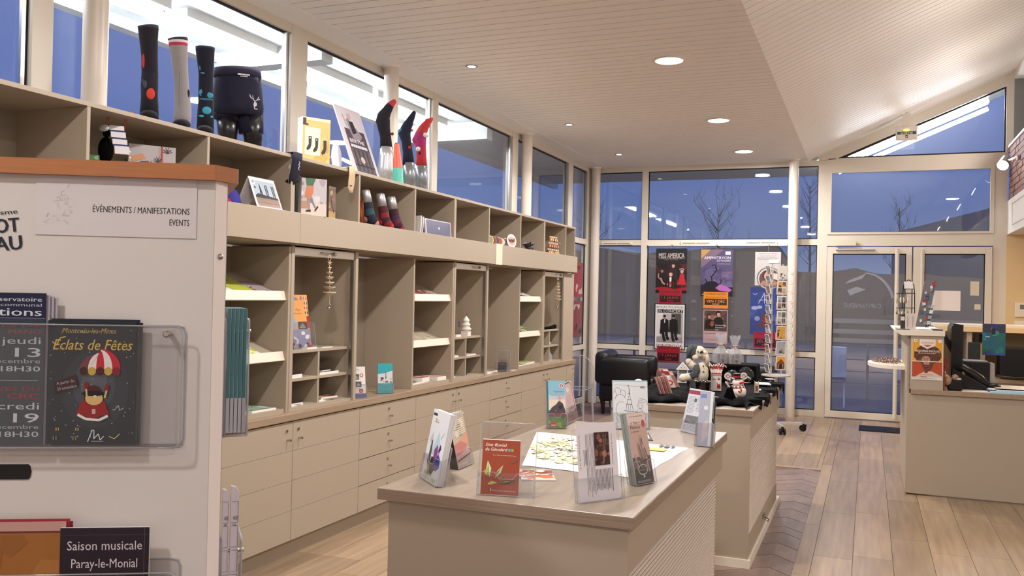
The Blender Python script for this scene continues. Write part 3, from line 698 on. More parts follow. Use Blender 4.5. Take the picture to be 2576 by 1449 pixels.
# ---- display islands
def ribs(u, y0, y1, z0, z1, x, step=.0175):
    z_ = z0
    while z_ < z1:
        part('rib', u, mat_rib, (x, y0, z_, x+.004, y1, z_ + .0065)); z_ += step
mat_rib = mat('ribbed_panel_edge', 'e6dacf', .35)
PANW = mat('ribbed_panel_ground', '8f7f75', .5)
def island(x0, x1, y0, y1, label, plinth):
    u = thing('display_island', label, 'counter', ((x0+x1)/2, (y0+y1)/2, 0))
    bevel(part('top', u, TABW, (x0, y0, .877, x1, y1, .915)), .0012)
    part('top_edge', u, EDGEW, (x0-.001, y0-.0015, .878, x1+.0015, y0+.001, .912), (x1-.001, y0, .878, x1+.0015, y1, .912))
    bx0, bx1, by0, by1 = x0 + .035, x1 - .018, y0 + .012, y1 - .03
    part('body', u, LAM, (bx0, by0, .05 if plinth else .0, bx1 - .03, by1, .877))
    part('frieze', u, LAM, (bx1-.03, by0, .74, bx1, by1 + .02, .877)); part('corner_post', u, LAM, (bx1-.03, by0, .0, bx1, by0+.022, .74)); part('corner_post', u, LAM, (bx1-.045, by1-.12, .0, bx1-.012, by1-.08, .74))
    part('bottom_rail', u, LAM, (bx1-.03, by0+.022, .05, bx1-.002, by1-.12, .17))
    g = part('ribbed_panel', u, PANW, (bx1-.03, by0+.022, .17, bx1-.012, by1-.12, .74))
    z_ = .176
    while z_ < .735:
        part('rib', g, mat_rib, (bx1-.012, by0+.024, z_, bx1-.006, by1-.122, z_+.0042)); z_ += .0165
    if plinth: part('plinth', u, LIP, (bx0-.01, by0-.012, 0, bx1+.012, by1+.01, .05))
    return u
i1 = island(-1.474, -.622, 2.50, 4.315, 'grey-oak topped beige island in the foreground with acrylic leaflet holders', False)
i2 = island(-1.455, -.607, 5.24, 7.10, 'second beige island behind, draped with black cloth and Christmas gifts', True)
# small latch low on the second island
mb = MB().box(-.627, 6.00, .118, -.612, 6.05, .15); mb.tube([(-.612, 6.005, .118), (-.590, 6.005, .105), (-.590, 6.055, .105), (-.612, 6.055, .118)], .004, 6); mb.build('latch', CHROME, i2)
# ---- reception desk
d_ = thing('reception_desk', 'long beige reception desk at right with poster on its raised end', 'desk', (.9, 8.2, 0))
part('front_panel', d_, LAM, (.30, 7.88, .012, 2.4, 7.90, .822), bev=.001)
part('worktop', d_, TOPW, (.33, 7.862, .822, 2.4, 8.75, .86), bev=.0015); part('side_panel', d_, LAM, (.30, 7.90, .012, .32, 9.3, 1.295))
part('raised_front', d_, LAM, (.322, 7.868, .86, .567, 7.885, 1.295), bev=.001); part('raised_side', d_, LAM, (.55, 7.885, .86, .567, 9.3, 1.295)); part('inner_board', d_, LAM, (.32, 9.28, .012, .567, 9.3, 1.295))
mb = MB().prism([(.20, 1.342), (.574, 1.342), (.574, 1.297), (.255, 1.297), (.20, 1.328)], (0, 7.855, 0), (1, 0, 0), (0, 0, 1), (0, 1.47, 0)); bevel(mb.build('raised_shelf', LIP, d_), .002)
n = 24; pts = [(.30, 0)] + [(.30 - .30*math.sin(math.radians(180*i/n)), .62*(1-math.cos(math.radians(180*i/n)))/2*1.0) for i in range(n+1)] 
mb = MB().prism([(.30 - .30*math.sin(math.radians(180*i/n))**.75, 8.30 + .31*(1-math.cos(math.radians(180*i/n)))*1.6) for i in range(n+1)], (0, 0, .985), (1, 0, 0), (0, 1, 0), (0, 0, .03)); mb.build('rounded_side_shelf', LIP, d_)
# ---- back counter of the office
d_ = thing('back_counter', 'lit office cubby counter with orange interior behind the reception desk', 'counter', (1.6, 10.9, 0))
YB = 10.6
part('top_board', d_, LIP, (.66, YB-.02, 1.318, 3.2, YB+.5, 1.350), bev=.002); part('front_edge', d_, YWALL, (.66, YB-.024, 1.27, 3.2, YB-.004, 1.318))
part('back_panel', d_, YWALL, (.66, YB+.48, .0, 3.2, YB+.5, 1.27))
for x_ in (.66, .985, 1.9): part('divider', d_, LAM, (x_, YB, 0, x_+.05, YB+.48, 1.27))
part('low_shelf', d_, TOPW, (.66, YB-.35, .76, 3.2, YB+.48, .80))
part('low_front', d_, LAM, (.66, YB-.33, 0, 3.2, YB-.31, .76))
# ---- leaflet rack in the left foreground
C0 = V((-1.03793088, 1.19706991, 0)); E1 = V((math.sin(math.radians(60.7)), math.cos(math.radians(60.7)), 0)); N1 = E1.cross(V((0, 0, 1)))   # N1 faces the camera
C1 = V((-1.03966359, 1.23013198, 0)); E2 = (C1 - C0).normalized()
rk = thing('leaflet_rack', 'big pale leaflet rack with beech top rail in the left foreground', 'rack', C0 - E1*.3)
def R(u, z, off=0): return C0 + E1*u + V((0, 0, z)) + N1*off
W_ = .62
L0 = C0 - E1*W_; BK = V((0, .42, 0))
pl = lambda pts, z0, z1, nm, mt_: (lambda mb: mb.build(nm, mt_, rk))(MB().prism([(p_.x, p_.y) for p_ in pts], (0, 0, z0), (1, 0, 0), (0, 1, 0), (0, 0, z1-z0)))
front = pl([L0, C0, C0 - N1*.018, L0 - N1*.018], .02, 1.742, 'front_panel', RACKM); bevel(front, .001)
edge = pl([C0 + E1*.0004, C1, C1 - E1*.02, C0 - N1*.018 - E1*.004], .02, 1.742, 'edge_strip', mat('white_edge', 'f2eae6', .4)); bevel(edge, .001)
SB = C1 + V((-.42, .42, 0)); SN = (SB - C1).normalized(); 
pl([C1 + V((0, .0005, 0)), SB, SB - V((.02, 0, 0)), C1 - V((.02, 0, 0))], .02, 1.742, 'side_panel', RACKM)
pl([L0 - N1*.02, C0 - N1*.02 - E1*.03, C1 - V((.04, -.02, 0)), SB - V((.03, 0, 0)), L0 + V((-.1, .4, 0))], .0, .06, 'base_board', RACKM)
rails = pl([L0 + N1*.012, C0 + N1*.012 + E1*.002, C1 + E2*.014 + V((.0115, 0, 0)), SB + V((.012, .014, 0)), L0 + V((-.1, .4, 0))], 1.736, 1.762, 'top_rail', RAILW); bevel(rails, .002)
# folded side beyond, slot, fixing screw
MB().prism([(-.36, 1.228), (-.290, 1.228), (-.287, 1.231), (-.285, 1.241), (-.287, 1.250), (-.290, 1.253), (-.36, 1.253)], C0 + N1*.0002, E1, (0, 0, 1), N1*.0012).build('grip_slot', BLK, rk)
c_ = PN(551, 645, C0, V((1, 0, 0)) * 1.0); c_ = C0.lerp(C1, .45) + V((0, 0, 1.607)); nx = V((1, .05, 0)).normalized()
MB().ell(c_ + nx*.001, .0055, .0055, .0055).build('screw', CHROME, rk)
# acrylic pockets on the front
def pocket(u0, u1, z0, z1, dep, zf, nm='acrylic_pocket'):
    """clear U pocket: back plate, bottom, front plate of height zf, and standing edges"""
    th = .003; o = R(u0, z0, .0015); w_ = u1 - u0
    mb = MB(); mb.obox(o, E1*w_, N1*th, V((0, 0, z1-z0))); mb.obox(o, E1*w_, N1*dep, V((0, 0, th))); mb.obox(o + N1*(dep-th), E1*w_, N1*th, V((0, 0, zf-z0)))
    p_ = mb.build(nm, ACR, rk)
    e = MB(); r_ = .0014
    q = lambda u, z, f: R(u, z, .0015 + f)
    for f, zt in ((0, z1), (dep, zf)):
        pts = [q(u0, z0, f), q(u0, zt-.012, f), q(u0+.004, zt-.003, f), q(u0+.012, zt, f), q(u1-.012, zt, f), q(u1-.004, zt-.003, f), q(u1, zt-.012, f), q(u1, z0+.012, f), q(u1-.004, z0+.003, f), q(u1-.012, z0, f)]
        e.tube(pts, r_, 6)
    e.tube([q(u0, z0, dep), q(u1-.01, z0, dep)], r_, 6)
    e.build('pocket_rim', ACRE, p_); return p_
p1_ = pocket(-.62, -.043, 1.284, 1.487, .022, 1.487)
for (z_, pk, u_) in ((1.474, p1_, -.069),):
    MB().cyl(R(u_, z_, .002), R(u_, z_, .024), .0045, n=14).build('standoff', CHROME, pk); MB().cyl(R(u_, z_, .024), R(u_, z_, .027), .006, .004, n=14).build('screw', CHROME, pk)
p2_ = pocket(-.62, -.043, .93, 1.093, .030, 1.078)
MB().cyl(R(-.07, 1.06, .002), R(-.07, 1.06, .030), .0045, n=14).build('standoff', CHROME, p2_)
# pockets on the far side face, seen edge-on
S2 = V((-.69, .724, 0)); T2 = V((.724, .69, 0))
def SPt(l, t, z): return C1 + S2*l + T2*t + V((0, 0, z))
def side_pocket(z0, z1, t0, dep, l0, ln):
    mb = MB(); Z = V((0, 0, 1))
    mb.obox(SPt(l0, t0, z0), S2*ln, T2*.003, Z*(z1-z0)); mb.obox(SPt(l0, t0, z0), S2*ln, T2*dep, Z*.003); mb.obox(SPt(l0, t0+dep-.003, z0), S2*ln, T2*.003, Z*(z1-z0))
    p_ = mb.build('side_pocket', ACR, rk); e = MB()
    for t in (t0, t0+dep): e.tube([SPt(l0, t, z0), SPt(l0, t, z1-.012), SPt(l0+.004, t, z1-.003), SPt(l0+.012, t, z1), SPt(l0+ln, t, z1)], .0016, 6)
    e.tube([SPt(l0, t0, z0), SPt(l0, t0+dep, z0)], .0016, 6); e.build('pocket_rim', ACRE, p_)
    MB().cyl(SPt(l0+.012, t0-.004, z1-.022), SPt(l0+.012, t0+dep+.004, z1-.022), .0035, n=10).build('standoff', CHROME, p_)
side_pocket(1.290, 1.498, .004, .040, .03, .2); side_pocket(1.0, 1.105, .004, .036, .03, .2)
side_pocket(1.0, 1.112, -.0075+.004, .0035, .005, .03) if False else None
# ================================================================ THINGS
RC = V((0, 0, CAMZ))
def mpp(A): return (V(A) - RC).dot(FW) / F
class View:
    """vertical plane through A facing the camera; v(px, py, off) gives points of things standing there"""
    def __init__(s, A, yaw=0):
        s.A = V(A); d = V((s.A.x, s.A.y, 0)).normalized(); d.rotate(Matrix.Rotation(yaw, 3, 'Z')); s.n = -d; s.ex = V((-s.n.y, s.n.x, 0)); s.m = mpp(A)
    def v(s, x, y, off=0): return PN(x, y, s.A + s.n*off, s.n)
def azf(az): a = math.radians(az); return V((math.sin(a), math.cos(a), 0))
def upm(A, az, tilt=0):
    """frame with sheet-right along azimuth az (degrees from +Y towards +X), leaning back by tilt"""
    ex = azf(az); n = ex.cross(V((0, 0, 1))); ey = V((0, 0, 1))*math.cos(math.radians(tilt)) - n*math.sin(math.radians(tilt)); return frame(A, ex, ey)
def local(mb, M_):
    """move a mesh drafted in frame-local coordinates to world"""
    mb.v = [tuple(M_ @ V(q)) for q in mb.v]; return mb
NAVY = '15142a'
# ---------------------------------------------------------------- tall display socks on the shelf wall
def sock(name, label, rows, A, z0, cols, bits, group, toe=None):
    vw = View(A); t_ = thing(name, label, 'sock', (A[0], A[1], z0), 0, group)
    pts = [vw.v(x, y) for x, y, _ in rows]; pts[-1].z = z0 + .012
    mb = MB().tube(pts, [h*vw.m for _, _, h in rows], 18, fl=(1, .72), side=vw.ex, cols=cols)
    x, y, h = rows[-1]; c = vw.v(x, y, .03); c.z = z0 + .026; mb.ell(c, h*vw.m*.98, .065, .026, col=toe or cols[-1], rot=Matrix.Rotation(math.atan2(-vw.n.x, vw.n.y), 3, 'Z'))
    mb.build('knitted_leg', KNIT, t_)
    if bits:
        for (x, y, rx, ry, c) in bits: 
            b_ = MB()
            q = vw.v(x, y, 0); row = min(rows, key=lambda r_: abs(r_[1]-y)); u = (x-row[0])/row[2]; q = vw.v(x, y, row[2]*vw.m*.72*math.sqrt(max(0, 1-u*u))*.97)
            b_.ell(q, rx*vw.m, .0035, ry*vw.m, 10, 6, col=c, rot=Matrix.Rotation(math.atan2(vw.ex.y, vw.ex.x), 3, 'Z')).build('knit_patch', KNIT, t_)
    return t_
G = 'display socks standing on top of the shelf wall'; ZT = 2.347
sock('tall_sock', 'tall dark sock with red and grey patches, leftmost on top of the shelves', [(372, 66, 25), (373, 72, 24.5), (374, 105, 21.5), (376, 140, 19.5), (377, 185, 19.5), (376, 215, 20.5), (376, 245, 20), (376, 262, 21), (375, 292, 23)], (-3.22, 3.238, ZT), ZT, ['3a3340', '1c1620', '1a1520', '1a1520', '1c1824', '1a1520', '141018', '100d14'],
     [(362, 153, 5, 19, 'b0323a'), (379, 236, 10, 15, 'c23a34'), (366, 212, 6, 10, '3c4650'), (384, 190, 4, 8, '241c2c'), (360, 205, 4, 6, '3c4650')], G, '0e0b12')
sock('tall_sock', 'tall grey sock with navy top edge, white and red bands, second from left on top', [(447, 97, 24), (448, 103, 23.5), (448, 109, 23), (449, 117, 22), (451, 145, 20), (454, 180, 18), (457, 215, 17.5), (459, 245, 19), (460, 268, 20), (459, 290, 21), (457, 312, 22)], (-3.22, 3.449, ZT), ZT, ['2b2740', 'd8c8cc', 'b0354a', '8f8888', '8c8686', '8a8484', '8a8484', '8c8686', '8c8686', '8c8686'],
     [(474, 236, 3.5, 11, '1c1a2c'), (452, 225, 2.5, 70, '7d777b')], G, '15131f')
sock('tall_sock', 'tall navy sock with turquoise wave pattern, beside the boxer shorts torso', [(516, 119, 23.5), (516, 124, 23), (517, 150, 21), (518, 185, 17.5), (518, 225, 18), (518, 262, 19), (517, 290, 20), (516, 328, 21)], (-3.22, 3.626, ZT), ZT, ['2a2840', '141426', '121222', '121222', '121222', '121222', '100f18'],
     [(505, 170, 4, 8, '3d7d9c'), (536, 168, 3, 9, '3d7d9c'), (511, 184, 7, 2.5, '3d7d9c'), (507, 233, 6, 9, '3a8aa8'), (507, 236, 3, 4, '121222'), (525, 240, 11, 8, '3a8aa8'), (526, 237, 4, 3.5, '121222'), (518, 250, 17, 3, '2c6680'), (520, 278, 11, 10, '3a94ae'), (526, 283, 4, 4, '121222'), (509, 292, 9, 3, '3a94ae'), (531, 294, 5, 3, '3a94ae')], G, '0e0c14')
# boxer shorts on a half torso
A = V((-3.22, 3.886, ZT)); vw = View(A); t_ = thing('boxer_torso', 'black mannequin hips wearing navy boxer shorts with a white stag motif', 'mannequin', A)
def vt(rows, col, nm, mtl, fl=(1, .62), n=24): 
    return MB().tube([vw.v(x, y) for x, y, _ in rows], [h*vw.m for _, _, h in rows], n, fl=fl, side=vw.ex, cols=col if isinstance(col, list) else [col]*(len(rows)-1)).build(nm, mtl, t_)
vt([(598, 190, 56), (599, 212, 57), (599, 240, 60), (600, 270, 61.5), (600, 292, 60)], '14142a', 'shorts', KNIT)
wbd = MB().tube([vw.v(597, 174), vw.v(598, 196)], [57*vw.m, 58*vw.m], 24, fl=(1, .63), side=vw.ex, cols=['26243a']); wbd = wbd.build('waistband', KNIT, t_)
a = Art(.07, .022); a.text('OFFICIAL', .5, .5, .4, 'd8d4d8', 'c', w=.9) if False else a.para(.05, .1, .95, .55, 1, 'd8d4d8', .9, .02); a.para(.25, .65, .8, .95, 1, 'b8b4b8', .8, .02)
o = a.mb.build('woven_label', INK, wbd); place(o, frame(vw.v(596, 193, .081), vw.ex, (0, 0, 1))); o.parent = wbd; o.matrix_parent_inverse = WM(wbd).inverted()
MB().tube([vw.v(571, 280), vw.v(569, 302)], [33*vw.m, 32*vw.m], 20, fl=(1, .8), side=vw.ex, col='14142a').build('shorts_leg', KNIT, t_)
MB().tube([vw.v(629, 280), vw.v(632, 337)], [33*vw.m, 30*vw.m], 20, fl=(1, .8), side=vw.ex, col='14142a').build('shorts_leg', KNIT, t_)
BKM = mat('black_mannequin', '1c1b1e', .3)
for xa, xb in ((572, 574), (634, 637)):
    q0, q1 = vw.v(xa, 295), vw.v(xb, 352); q1.z = ZT; MB().tube([q0, q1], [27*vw.m, 22*vw.m], 18, side=vw.ex).build('thigh', BKM, t_)
a = Art(.06, .09)
a.line([(.5, .9), (.42, .62), (.5, .45), (.35, .3), (.12, .22), (.05, .05)], .07, 'cfc8d0'); a.line([(.35, .3), (.3, .1)], .05, 'cfc8d0'); a.line([(.5, .45), (.7, .35), (.85, .15)], .06, 'cfc8d0'); a.line([(.7, .35), (.95, .3)], .05, 'cfc8d0'); a.ell(.55, .62, .14, .14, 'cfc8d0'); a.line([(.5, .9), (.75, .9)], .07, 'cfc8d0')
o = a.mb.build('stag_motif', INK); place(o, frame(vw.v(626, 277, .088), vw.ex, (0, 0, 1))); o.parent = t_; o.matrix_parent_inverse = WM(t_).inverted()
# sock gift box
M_ = upm(P(760, 396, 'X', -3.22) * 1, 29); M_.translation.z = ZT; w_ = .185; h_ = .275
a = Art(w_, h_); a.rect(0, 0, 1, 1, 'c8a868'); a.blobs(.02, .35, .98, .98, 14, ['c09a52', 'b68e46', 'd0b070'], .16, 3); a.rect(.0, .0, 1, .07, 'd8c4a0'); a.rect(.08, .22, .64, .84, 'e0d2b8')
for x_, y_, s_ in ((.26, .42, 1), (.50, .45, 1), (.80, .48, 1.05)): a.poly([(x_-.05, y_), (x_+.07*s_, y_), (x_+.06*s_, y_+.2), (x_+.02, y_+.28*s_), (x_-.09, y_+.33), (x_-.12, y_+.28), (x_-.04, y_+.18)], '2c2624')
a.circ(.27, .46, .025, 'c8b8a0'); a.circ(.51, .49, .025, 'c8b8a0'); a.poly([(0, .02), (.12, .02), (.12, .14), (.2, .15), (.2, .18), (0, .18)], '3a2a24')
o = sheet('sock_gift_box', 'golden gift box printed with three dark socks, on top beside the window post', 'box', M_, w_, h_, .07, a, 'e6dccc')
a2 = Art(.07, h_); a2.line([(.5, .05), (.42, .4), (.6, .5), (.35, .7), (.5, .95)], .06, 'b04038'); a2.line([(.3, .2), (.7, .35)], .05, 'b04038'); a2.line([(.7, .2), (.3, .38)], .05, 'b04038')
c_ = a2.mb.build('red_ribbon', INK); c_.parent = o; c_.location = (w_+.0004, 0, 0); c_.rotation_euler = (0, math.pi/2, 0)
# leaning poster board
A = P(880, 424, 'X', -3.20); A.z = ZT; B = P(946, 440, 'X', -3.20); w_ = abs(B.y - A.y); tl = 21
M_ = upm(V((-3.16, A.y, ZT)), -1, tl); h_ = .50
a = Art(w_, h_); a.rect(0, 0, 1, 1, 'c3bcc4'); a.poly([(.18, .30), (.88, .30), (.98, .97), (.30, .97)] if False else [(.14, .33), (.90, .33), (.90, .97), (.14, .97)], '4a444c')
a.poly([(.30, .2), (.42, .14), (.46, .22), (.40, .34), (.62, .28), (.78, .40), (.6, .5), (.38, .46)], '8a828c'); a.poly([(.40, .20), (.56, .20), (.60, .36), (.42, .40)], '2a2630'); a.ell(.46, .13, .07, .05, 'b89a94'); a.line([(.22, .12), (.28, .32)], .02, '4a444c')
a.text('BERTHE', .5, .53, .055, 'e4dce0', 'c', w=.56, bold=.01); a.para(.2, .56, .84, .62, 1, 'cfc8d0', .7, .1)
for i in range(9): a.rect(.17 + i*.08, .64, .20 + i*.08, .95, '2e2a32' if i % 2 else '6a646c')
a.ell(.5, .78, .08, .05, 'b8a49c'); a.rect(.14, .86, .90, .88, '1e1a22')
sheet('fashion_board', 'grey leaning showcard printed BERTHE with a black and white figure', 'poster', M_, w_, h_, .008, a, 'cfc8ce', mt=GLOSS)
M_ = upm(V((-3.30, A.y - .06, ZT)), 0, 4); pts = [(.06*math.cos(t*.35) + .06, .10*math.sin(t*.35) + .10) for t in range(18)]
local(MB().prism(pts, (0, 0, 0), (1, 0, 0), (0, 1, 0), (0, 0, .004), col='e8e4e6'), M_).build('oval_card', INK); tag(bpy.data.objects['oval_card'], 'plain white oval card half hidden behind the leaning showcard', 'card')
# upside-down leg forms with ankle socks
def upleg(label, A, calf, sockrows, cols, bits, mtl=SILVER, toe='b0343c'):
    vw = View(A); t_ = thing('sock_leg_form', label, 'mannequin', (A[0], A[1], ZT), 0, 'upside-down leg forms wearing socks')
    pts = [vw.v(x, y) for x, y, _ in calf]; pts[0].z = ZT; MB().tube(pts, [h*vw.m for *_, h in calf], 20, side=vw.ex).build('calf', mtl, t_)
    s_ = MB().tube([vw.v(x, y) for x, y, _ in sockrows], [h*vw.m for *_, h in sockrows], 16, fl=(1, .85), side=vw.ex, cols=cols)
    x, y, h = sockrows[-1]; s_.ell(vw.v(x, y), h*vw.m, h*vw.m*.85, h*vw.m, col=toe); 
    for (x, y, r_, c) in bits: s_.ell(vw.v(x, y, (r_+9)*vw.m*.6 if r_ < 9 else 0), r_*vw.m, col=c)
    s_.build('ankle_sock', KNIT, t_)
upleg('upside-down silver leg form in a black sock with red toe', (-3.22, 5.469, ZT), [(968, 445, 19), (969, 425, 19.5), (971, 395, 17.5), (972, 370, 14.5)], [(972, 376, 15.5), (970, 345, 14), (966, 325, 15), (963, 305, 18), (965, 292, 16), (972, 280, 13), (982, 265, 9.5), (991, 256, 6.5)], ['17121c']*6 + ['a83038'], [(987, 337, 4, '8a2028'), (956, 303, 10, '17121c')])
upleg('upside-down grey leg form in a navy sock with teal heel', (-3.22, 5.821, ZT), [(1029, 465, 16), (1029, 440, 15.5), (1029, 410, 14)], [(1028, 414, 15), (1026, 385, 12.5), (1022, 355, 12), (1017, 337, 15.5), (1022, 322, 13), (1029, 308, 11), (1036, 295, 8.5), (1041, 285, 6)], ['15142a']*7, [(1012, 331, 9.5, '2e6e78'), (1030, 371, 4, 'a03a34'), (1036, 366, 3, 'a03a34'), (1036, 328, 3, 'b04034')], mtl=mat('grey_mannequin', '84868a', .3, .5), toe='1a1a22')
upleg('upside-down grey leg form in a bright red patterned sock, rightmost', (-3.22, 6.025, ZT), [(1059, 475, 15), (1059, 445, 15), (1060, 418, 14)], [(1060, 422, 14.5), (1060, 395, 12.5), (1059, 370, 12.5), (1055, 350, 17), (1060, 335, 14), (1067, 320, 12), (1077, 306, 8.5), (1085, 300, 5)], ['a82a2c', 'a02a3a', '98285c', '98285c', 'a83030', 'b03030', 'b03030'], [(1052, 375, 6, 'd8ccc8'), (1056, 386, 4, '2a2028'), (1048, 352, 11, '9a2858'), (1070, 340, 6.5, 'd8ccc8'), (1073, 341, 4.5, '2a2028')], mtl=bpy.data.materials['grey_mannequin'], toe='c83a40')
A = V((-3.22, 5.641, ZT)); vw = View(A); t_ = thing('cone_toy', 'slim coral and turquoise cone between the sock leg forms', 'cone', A)
q0, q1, q2 = vw.v(1001, 450), vw.v(1000.5, 424), vw.v(998, 362); q0.z = ZT
MB().cyl(q0, q1, 14.5*vw.m, 13*vw.m, 20).build('turquoise_base', mat('turquoise_plastic', '5fc0aa', .4), t_); MB().cyl(q1, q2, 12.8*vw.m, 6.5*vw.m, 20).build('coral_cone', mat('coral_plastic', 'e8664c', .4), t_)
MB().cyl(q2, q2 + V((0, 0, .008)), 6.5*vw.m, 4*vw.m, 16).build('grey_tip', GREYM, t_)
# socks draped over the shelf edge
def drape(label, X, rows, cols, extra=None):
    A = P(rows[1][0], rows[1][1], 'X', X); vw = View(A); t_ = thing('hanging_sock', label, 'sock', A)
    pts = [vw.v(x, y) for x, y, _ in rows]; back = V((-.07, 0, .0)); top = V((pts[0].x, pts[0].y, ZT+.006))
    mb = MB().tube([top + back, top + V((-.02, 0, .002))] + pts, [rows[0][2]*vw.m]*2 + [h*vw.m for *_, h in rows], 12, fl=(1, .22), side=V((0, 1, 0)), cols=[cols[0]]*2 + cols)
    mb.build('sock_body', KNIT, t_); return t_, vw
t_, vw = drape('navy sock with white stag motif draped over the shelf edge', -3.106, [(749, 386, 20), (748, 405, 20), (744, 430, 20), (738, 450, 18.5), (733, 464, 12)], [NAVY, NAVY, '131224', '100f1c'])
MB().tube([vw.v(742, 446, .004), vw.v(728, 460, .004), vw.v(722, 452, .004)], [15*vw.m, 9*vw.m, 6*vw.m], 10, fl=(1, .25), side=vw.ex, col='100f1c').build('toe', KNIT, t_)
a = Art(.08, .12); a.line([(.2, .15), (.35, .3), (.25, .5), (.1, .62), (.3, .75), (.15, .9)], .06, 'c8c2cc'); a.line([(.35, .3), (.5, .1)], .05, 'c8c2cc'); a.line([(.35, .3), (.55, .3)], .05, 'c8c2cc'); a.ell(.2, .55, .1, .09, 'c8c2cc'); a.line([(.85, .3), (.9, .4), (.8, .45), (.9, .55), (.78, .6), (.85, .72)], .05, 'c8c2cc')
o = a.mb.build('stag_motif', INK); place(o, frame(vw.v(722, 441, .016), vw.ex, (0, 0, 1))); o.parent = t_; o.matrix_parent_inverse = WM(t_).inverted()
t_, vw = drape('sand-coloured sock draped over the shelf edge by the showcard', -3.106, [(886, 420, 14), (886, 440, 14), (884, 460, 14.5), (882, 474, 13), (884, 485, 8)], ['c0a888']*4)
MB().tube([vw.v(870, 468, .016), vw.v(878, 466, .02), vw.v(886, 468, .02)], 1.2*vw.m, 6, col='1a1a20').build('stripe', KNIT, t_)
# ---------------------------------------------------------------- inside the upper cubes
ZC = 2.005
def cv(x, y, X=-3.2, z=ZC): q = P(x, y, 'X', X); q.z = z; return q
# bag, striped cloth, patterned gift bag
A = cv(292, 400); vw = View(A); t_ = thing('striped_pouch', 'white pouch with navy stripes and red cord handles, above the rack', 'bag', A)
c0, c1 = vw.v(292, 318), vw.v(296, 388); ex = vw.ex
rows = [(0, 'ddd8dc'), (.16, '3a4068'), (.22, 'ddd8dc'), (.42, '3a4068'), (.48, 'ddd8dc'), (.66, '3a4068'), (.72, 'ddd8dc'), (1.0, None)]
mb = MB(); up = (c0 - c1)
for (a, c), (b_, _) in zip(rows[:-1], rows[1:]):
    mb.obox(c0 - up*b_ - ex*.032 + ex*.02*b_, ex*.062, vw.n*.02, up*(b_-a), 0, c)
mb.build('pouch_body', KNIT, t_)
MB().ell(vw.v(262, 322, .02), .028, .012, .016, col='c8ccd0').build('folded_top', KNIT, t_)
for xa, xb, xt in ((262, 276, 283), (311, 318, 337)):
    for k in (0, 5): MB().tube([vw.v(xa + k, 325), vw.v((xa+xb)/2 + k*.8, 300), vw.v(xb + k, 288), vw.v(xt + k*.3, 282)], .0013, 6, col='b03a34').build('red_cord', KNIT, t_)
A = cv(262, 400, -3.28); vw = View(A); t_ = thing('black_pouch', 'black drawstring pouch behind the striped pouch', 'bag', A)
mb = MB().ell(vw.v(266, 378), .038, .03, .062); mb.ell(vw.v(268, 335), .018, .016, .02); mb.build('pouch', CLOTH, t_)
A = cv(232, 400, -3.3); vw = View(A); M_ = frame(A - vw.ex*.01, vw.ex, (0, 0, 1)); a = Art(.04, .15); a.blobs(0, 0, 1, 1, 16, ['3c6a44', '2c4a34', '8ab07a'], .3, 8)
sheet('green_card', 'narrow green leafy card at the left end of the cube above the rack', 'card', M_, .04, .15, .003, a, '4a7a50')
A = cv(383, 408, -3.22); vw = View(A, .2); w_, h_ = 112*vw.m, .235; M_ = frame(A - vw.ex*w_/2, vw.ex, (0, 0, 1))
a = Art(w_, h_)
for x_, y_ in ((.62, .34), (.82, .14), (.45, .44), (.3, .75), (.7, .8)):
    for k in range(9): an = .5 + k*.28; a.line([(x_, y_), (x_+.12*math.cos(an), y_-.13*math.sin(an)*(1 if k % 2 else .7))], .014, '3c3838')
a.poly([(.02, .26), (.3, .18), (.36, .28), (.08, .36)], 'c08a62'); a.poly([(.25, .34), (.42, .33), (.42, .42), (.22, .43)], '4a4240')
o = sheet('gift_bag', 'silver grey gift bag with black sprig pattern and red ribbon', 'bag', M_, w_, h_, .045, a, 'aaa2a4', mt=GLOSS)
mb = MB().tube([(w_*.70, h_, .003), (w_*.72, h_*.5, .003), (w_*.73, 0, .003)], .003, 6); mb.tube([(w_*.70, h_, .003), (w_*.69, h_*.5, .004), (w_*.74, 0, .003)], .002, 6); r_ = mb.build('red_ribbon', mat('red_ribbon', 'b0382e', .4), o, world=False)
A = cv(325, 408, -3.19); vw = View(A); t_ = thing('trinket', 'small black and red beaded trinket between the pouch and the gift bag', 'ornament', A)
mb = MB()
for i in range(7): mb.ell(vw.v(318 + (i % 3)*4, 372 + i*5), .006, col=['1a1518', 'b03038', 'd8d4d4'][i % 3])
mb.build('beads', GLOSS, t_)
# football-coloured cloth ball
A = cv(582, 505, -3.25); vw = View(A); t_ = thing('cloth_cap', 'blue and red folded cap half hidden behind the rack rail', 'hat', A)
MB().ell(vw.v(574, 515), .075, .06, .10, col='3b3890').build('crown', KNIT, t_); MB().ell(vw.v(571, 518, .045), .035, .03, .05, col='a8283c').build('red_patch', KNIT, t_)
# tent card
A0, A1 = P(650, 517, 'X', -3.10), P(714, 527.5, 'X', -3.10); A = V((-3.105, A0.y, ZC)); w_ = A1.y - A0.y; h_ = .19; M_ = upm(A, 0, 22)
a = Art(w_, h_); a.rect(.07, .10, .95, .93, '5a6470'); a.rect(.07, .10, .95, .60, 'a9b6c4'); a.poly([(.07, .6), (.2, .52), (.5, .56), (.95, .60), (.95, .68), (.07, .68)], '2c3036'); a.rect(.07, .66, .95, .93, '8a7266'); a.rect(.07, .80, .95, .82, '6a544a')
for x_ in (.33, .34): a.poly([(x_-.05, .58), (x_, .18), (x_+.05, .58), (x_+.02, .58), (x_, .44), (x_-.02, .58)], '20242a')
for x_ in (.52, .58, .78, .84): a.rect(x_, .22, x_+.035, .62, '1c1e24')
a.circ(.12, .16, .08, 'e8e4e0'); a.circ(.12, .16, .04, '8a8a90'); a.circ(.14, .34, .03, '2c2c34')
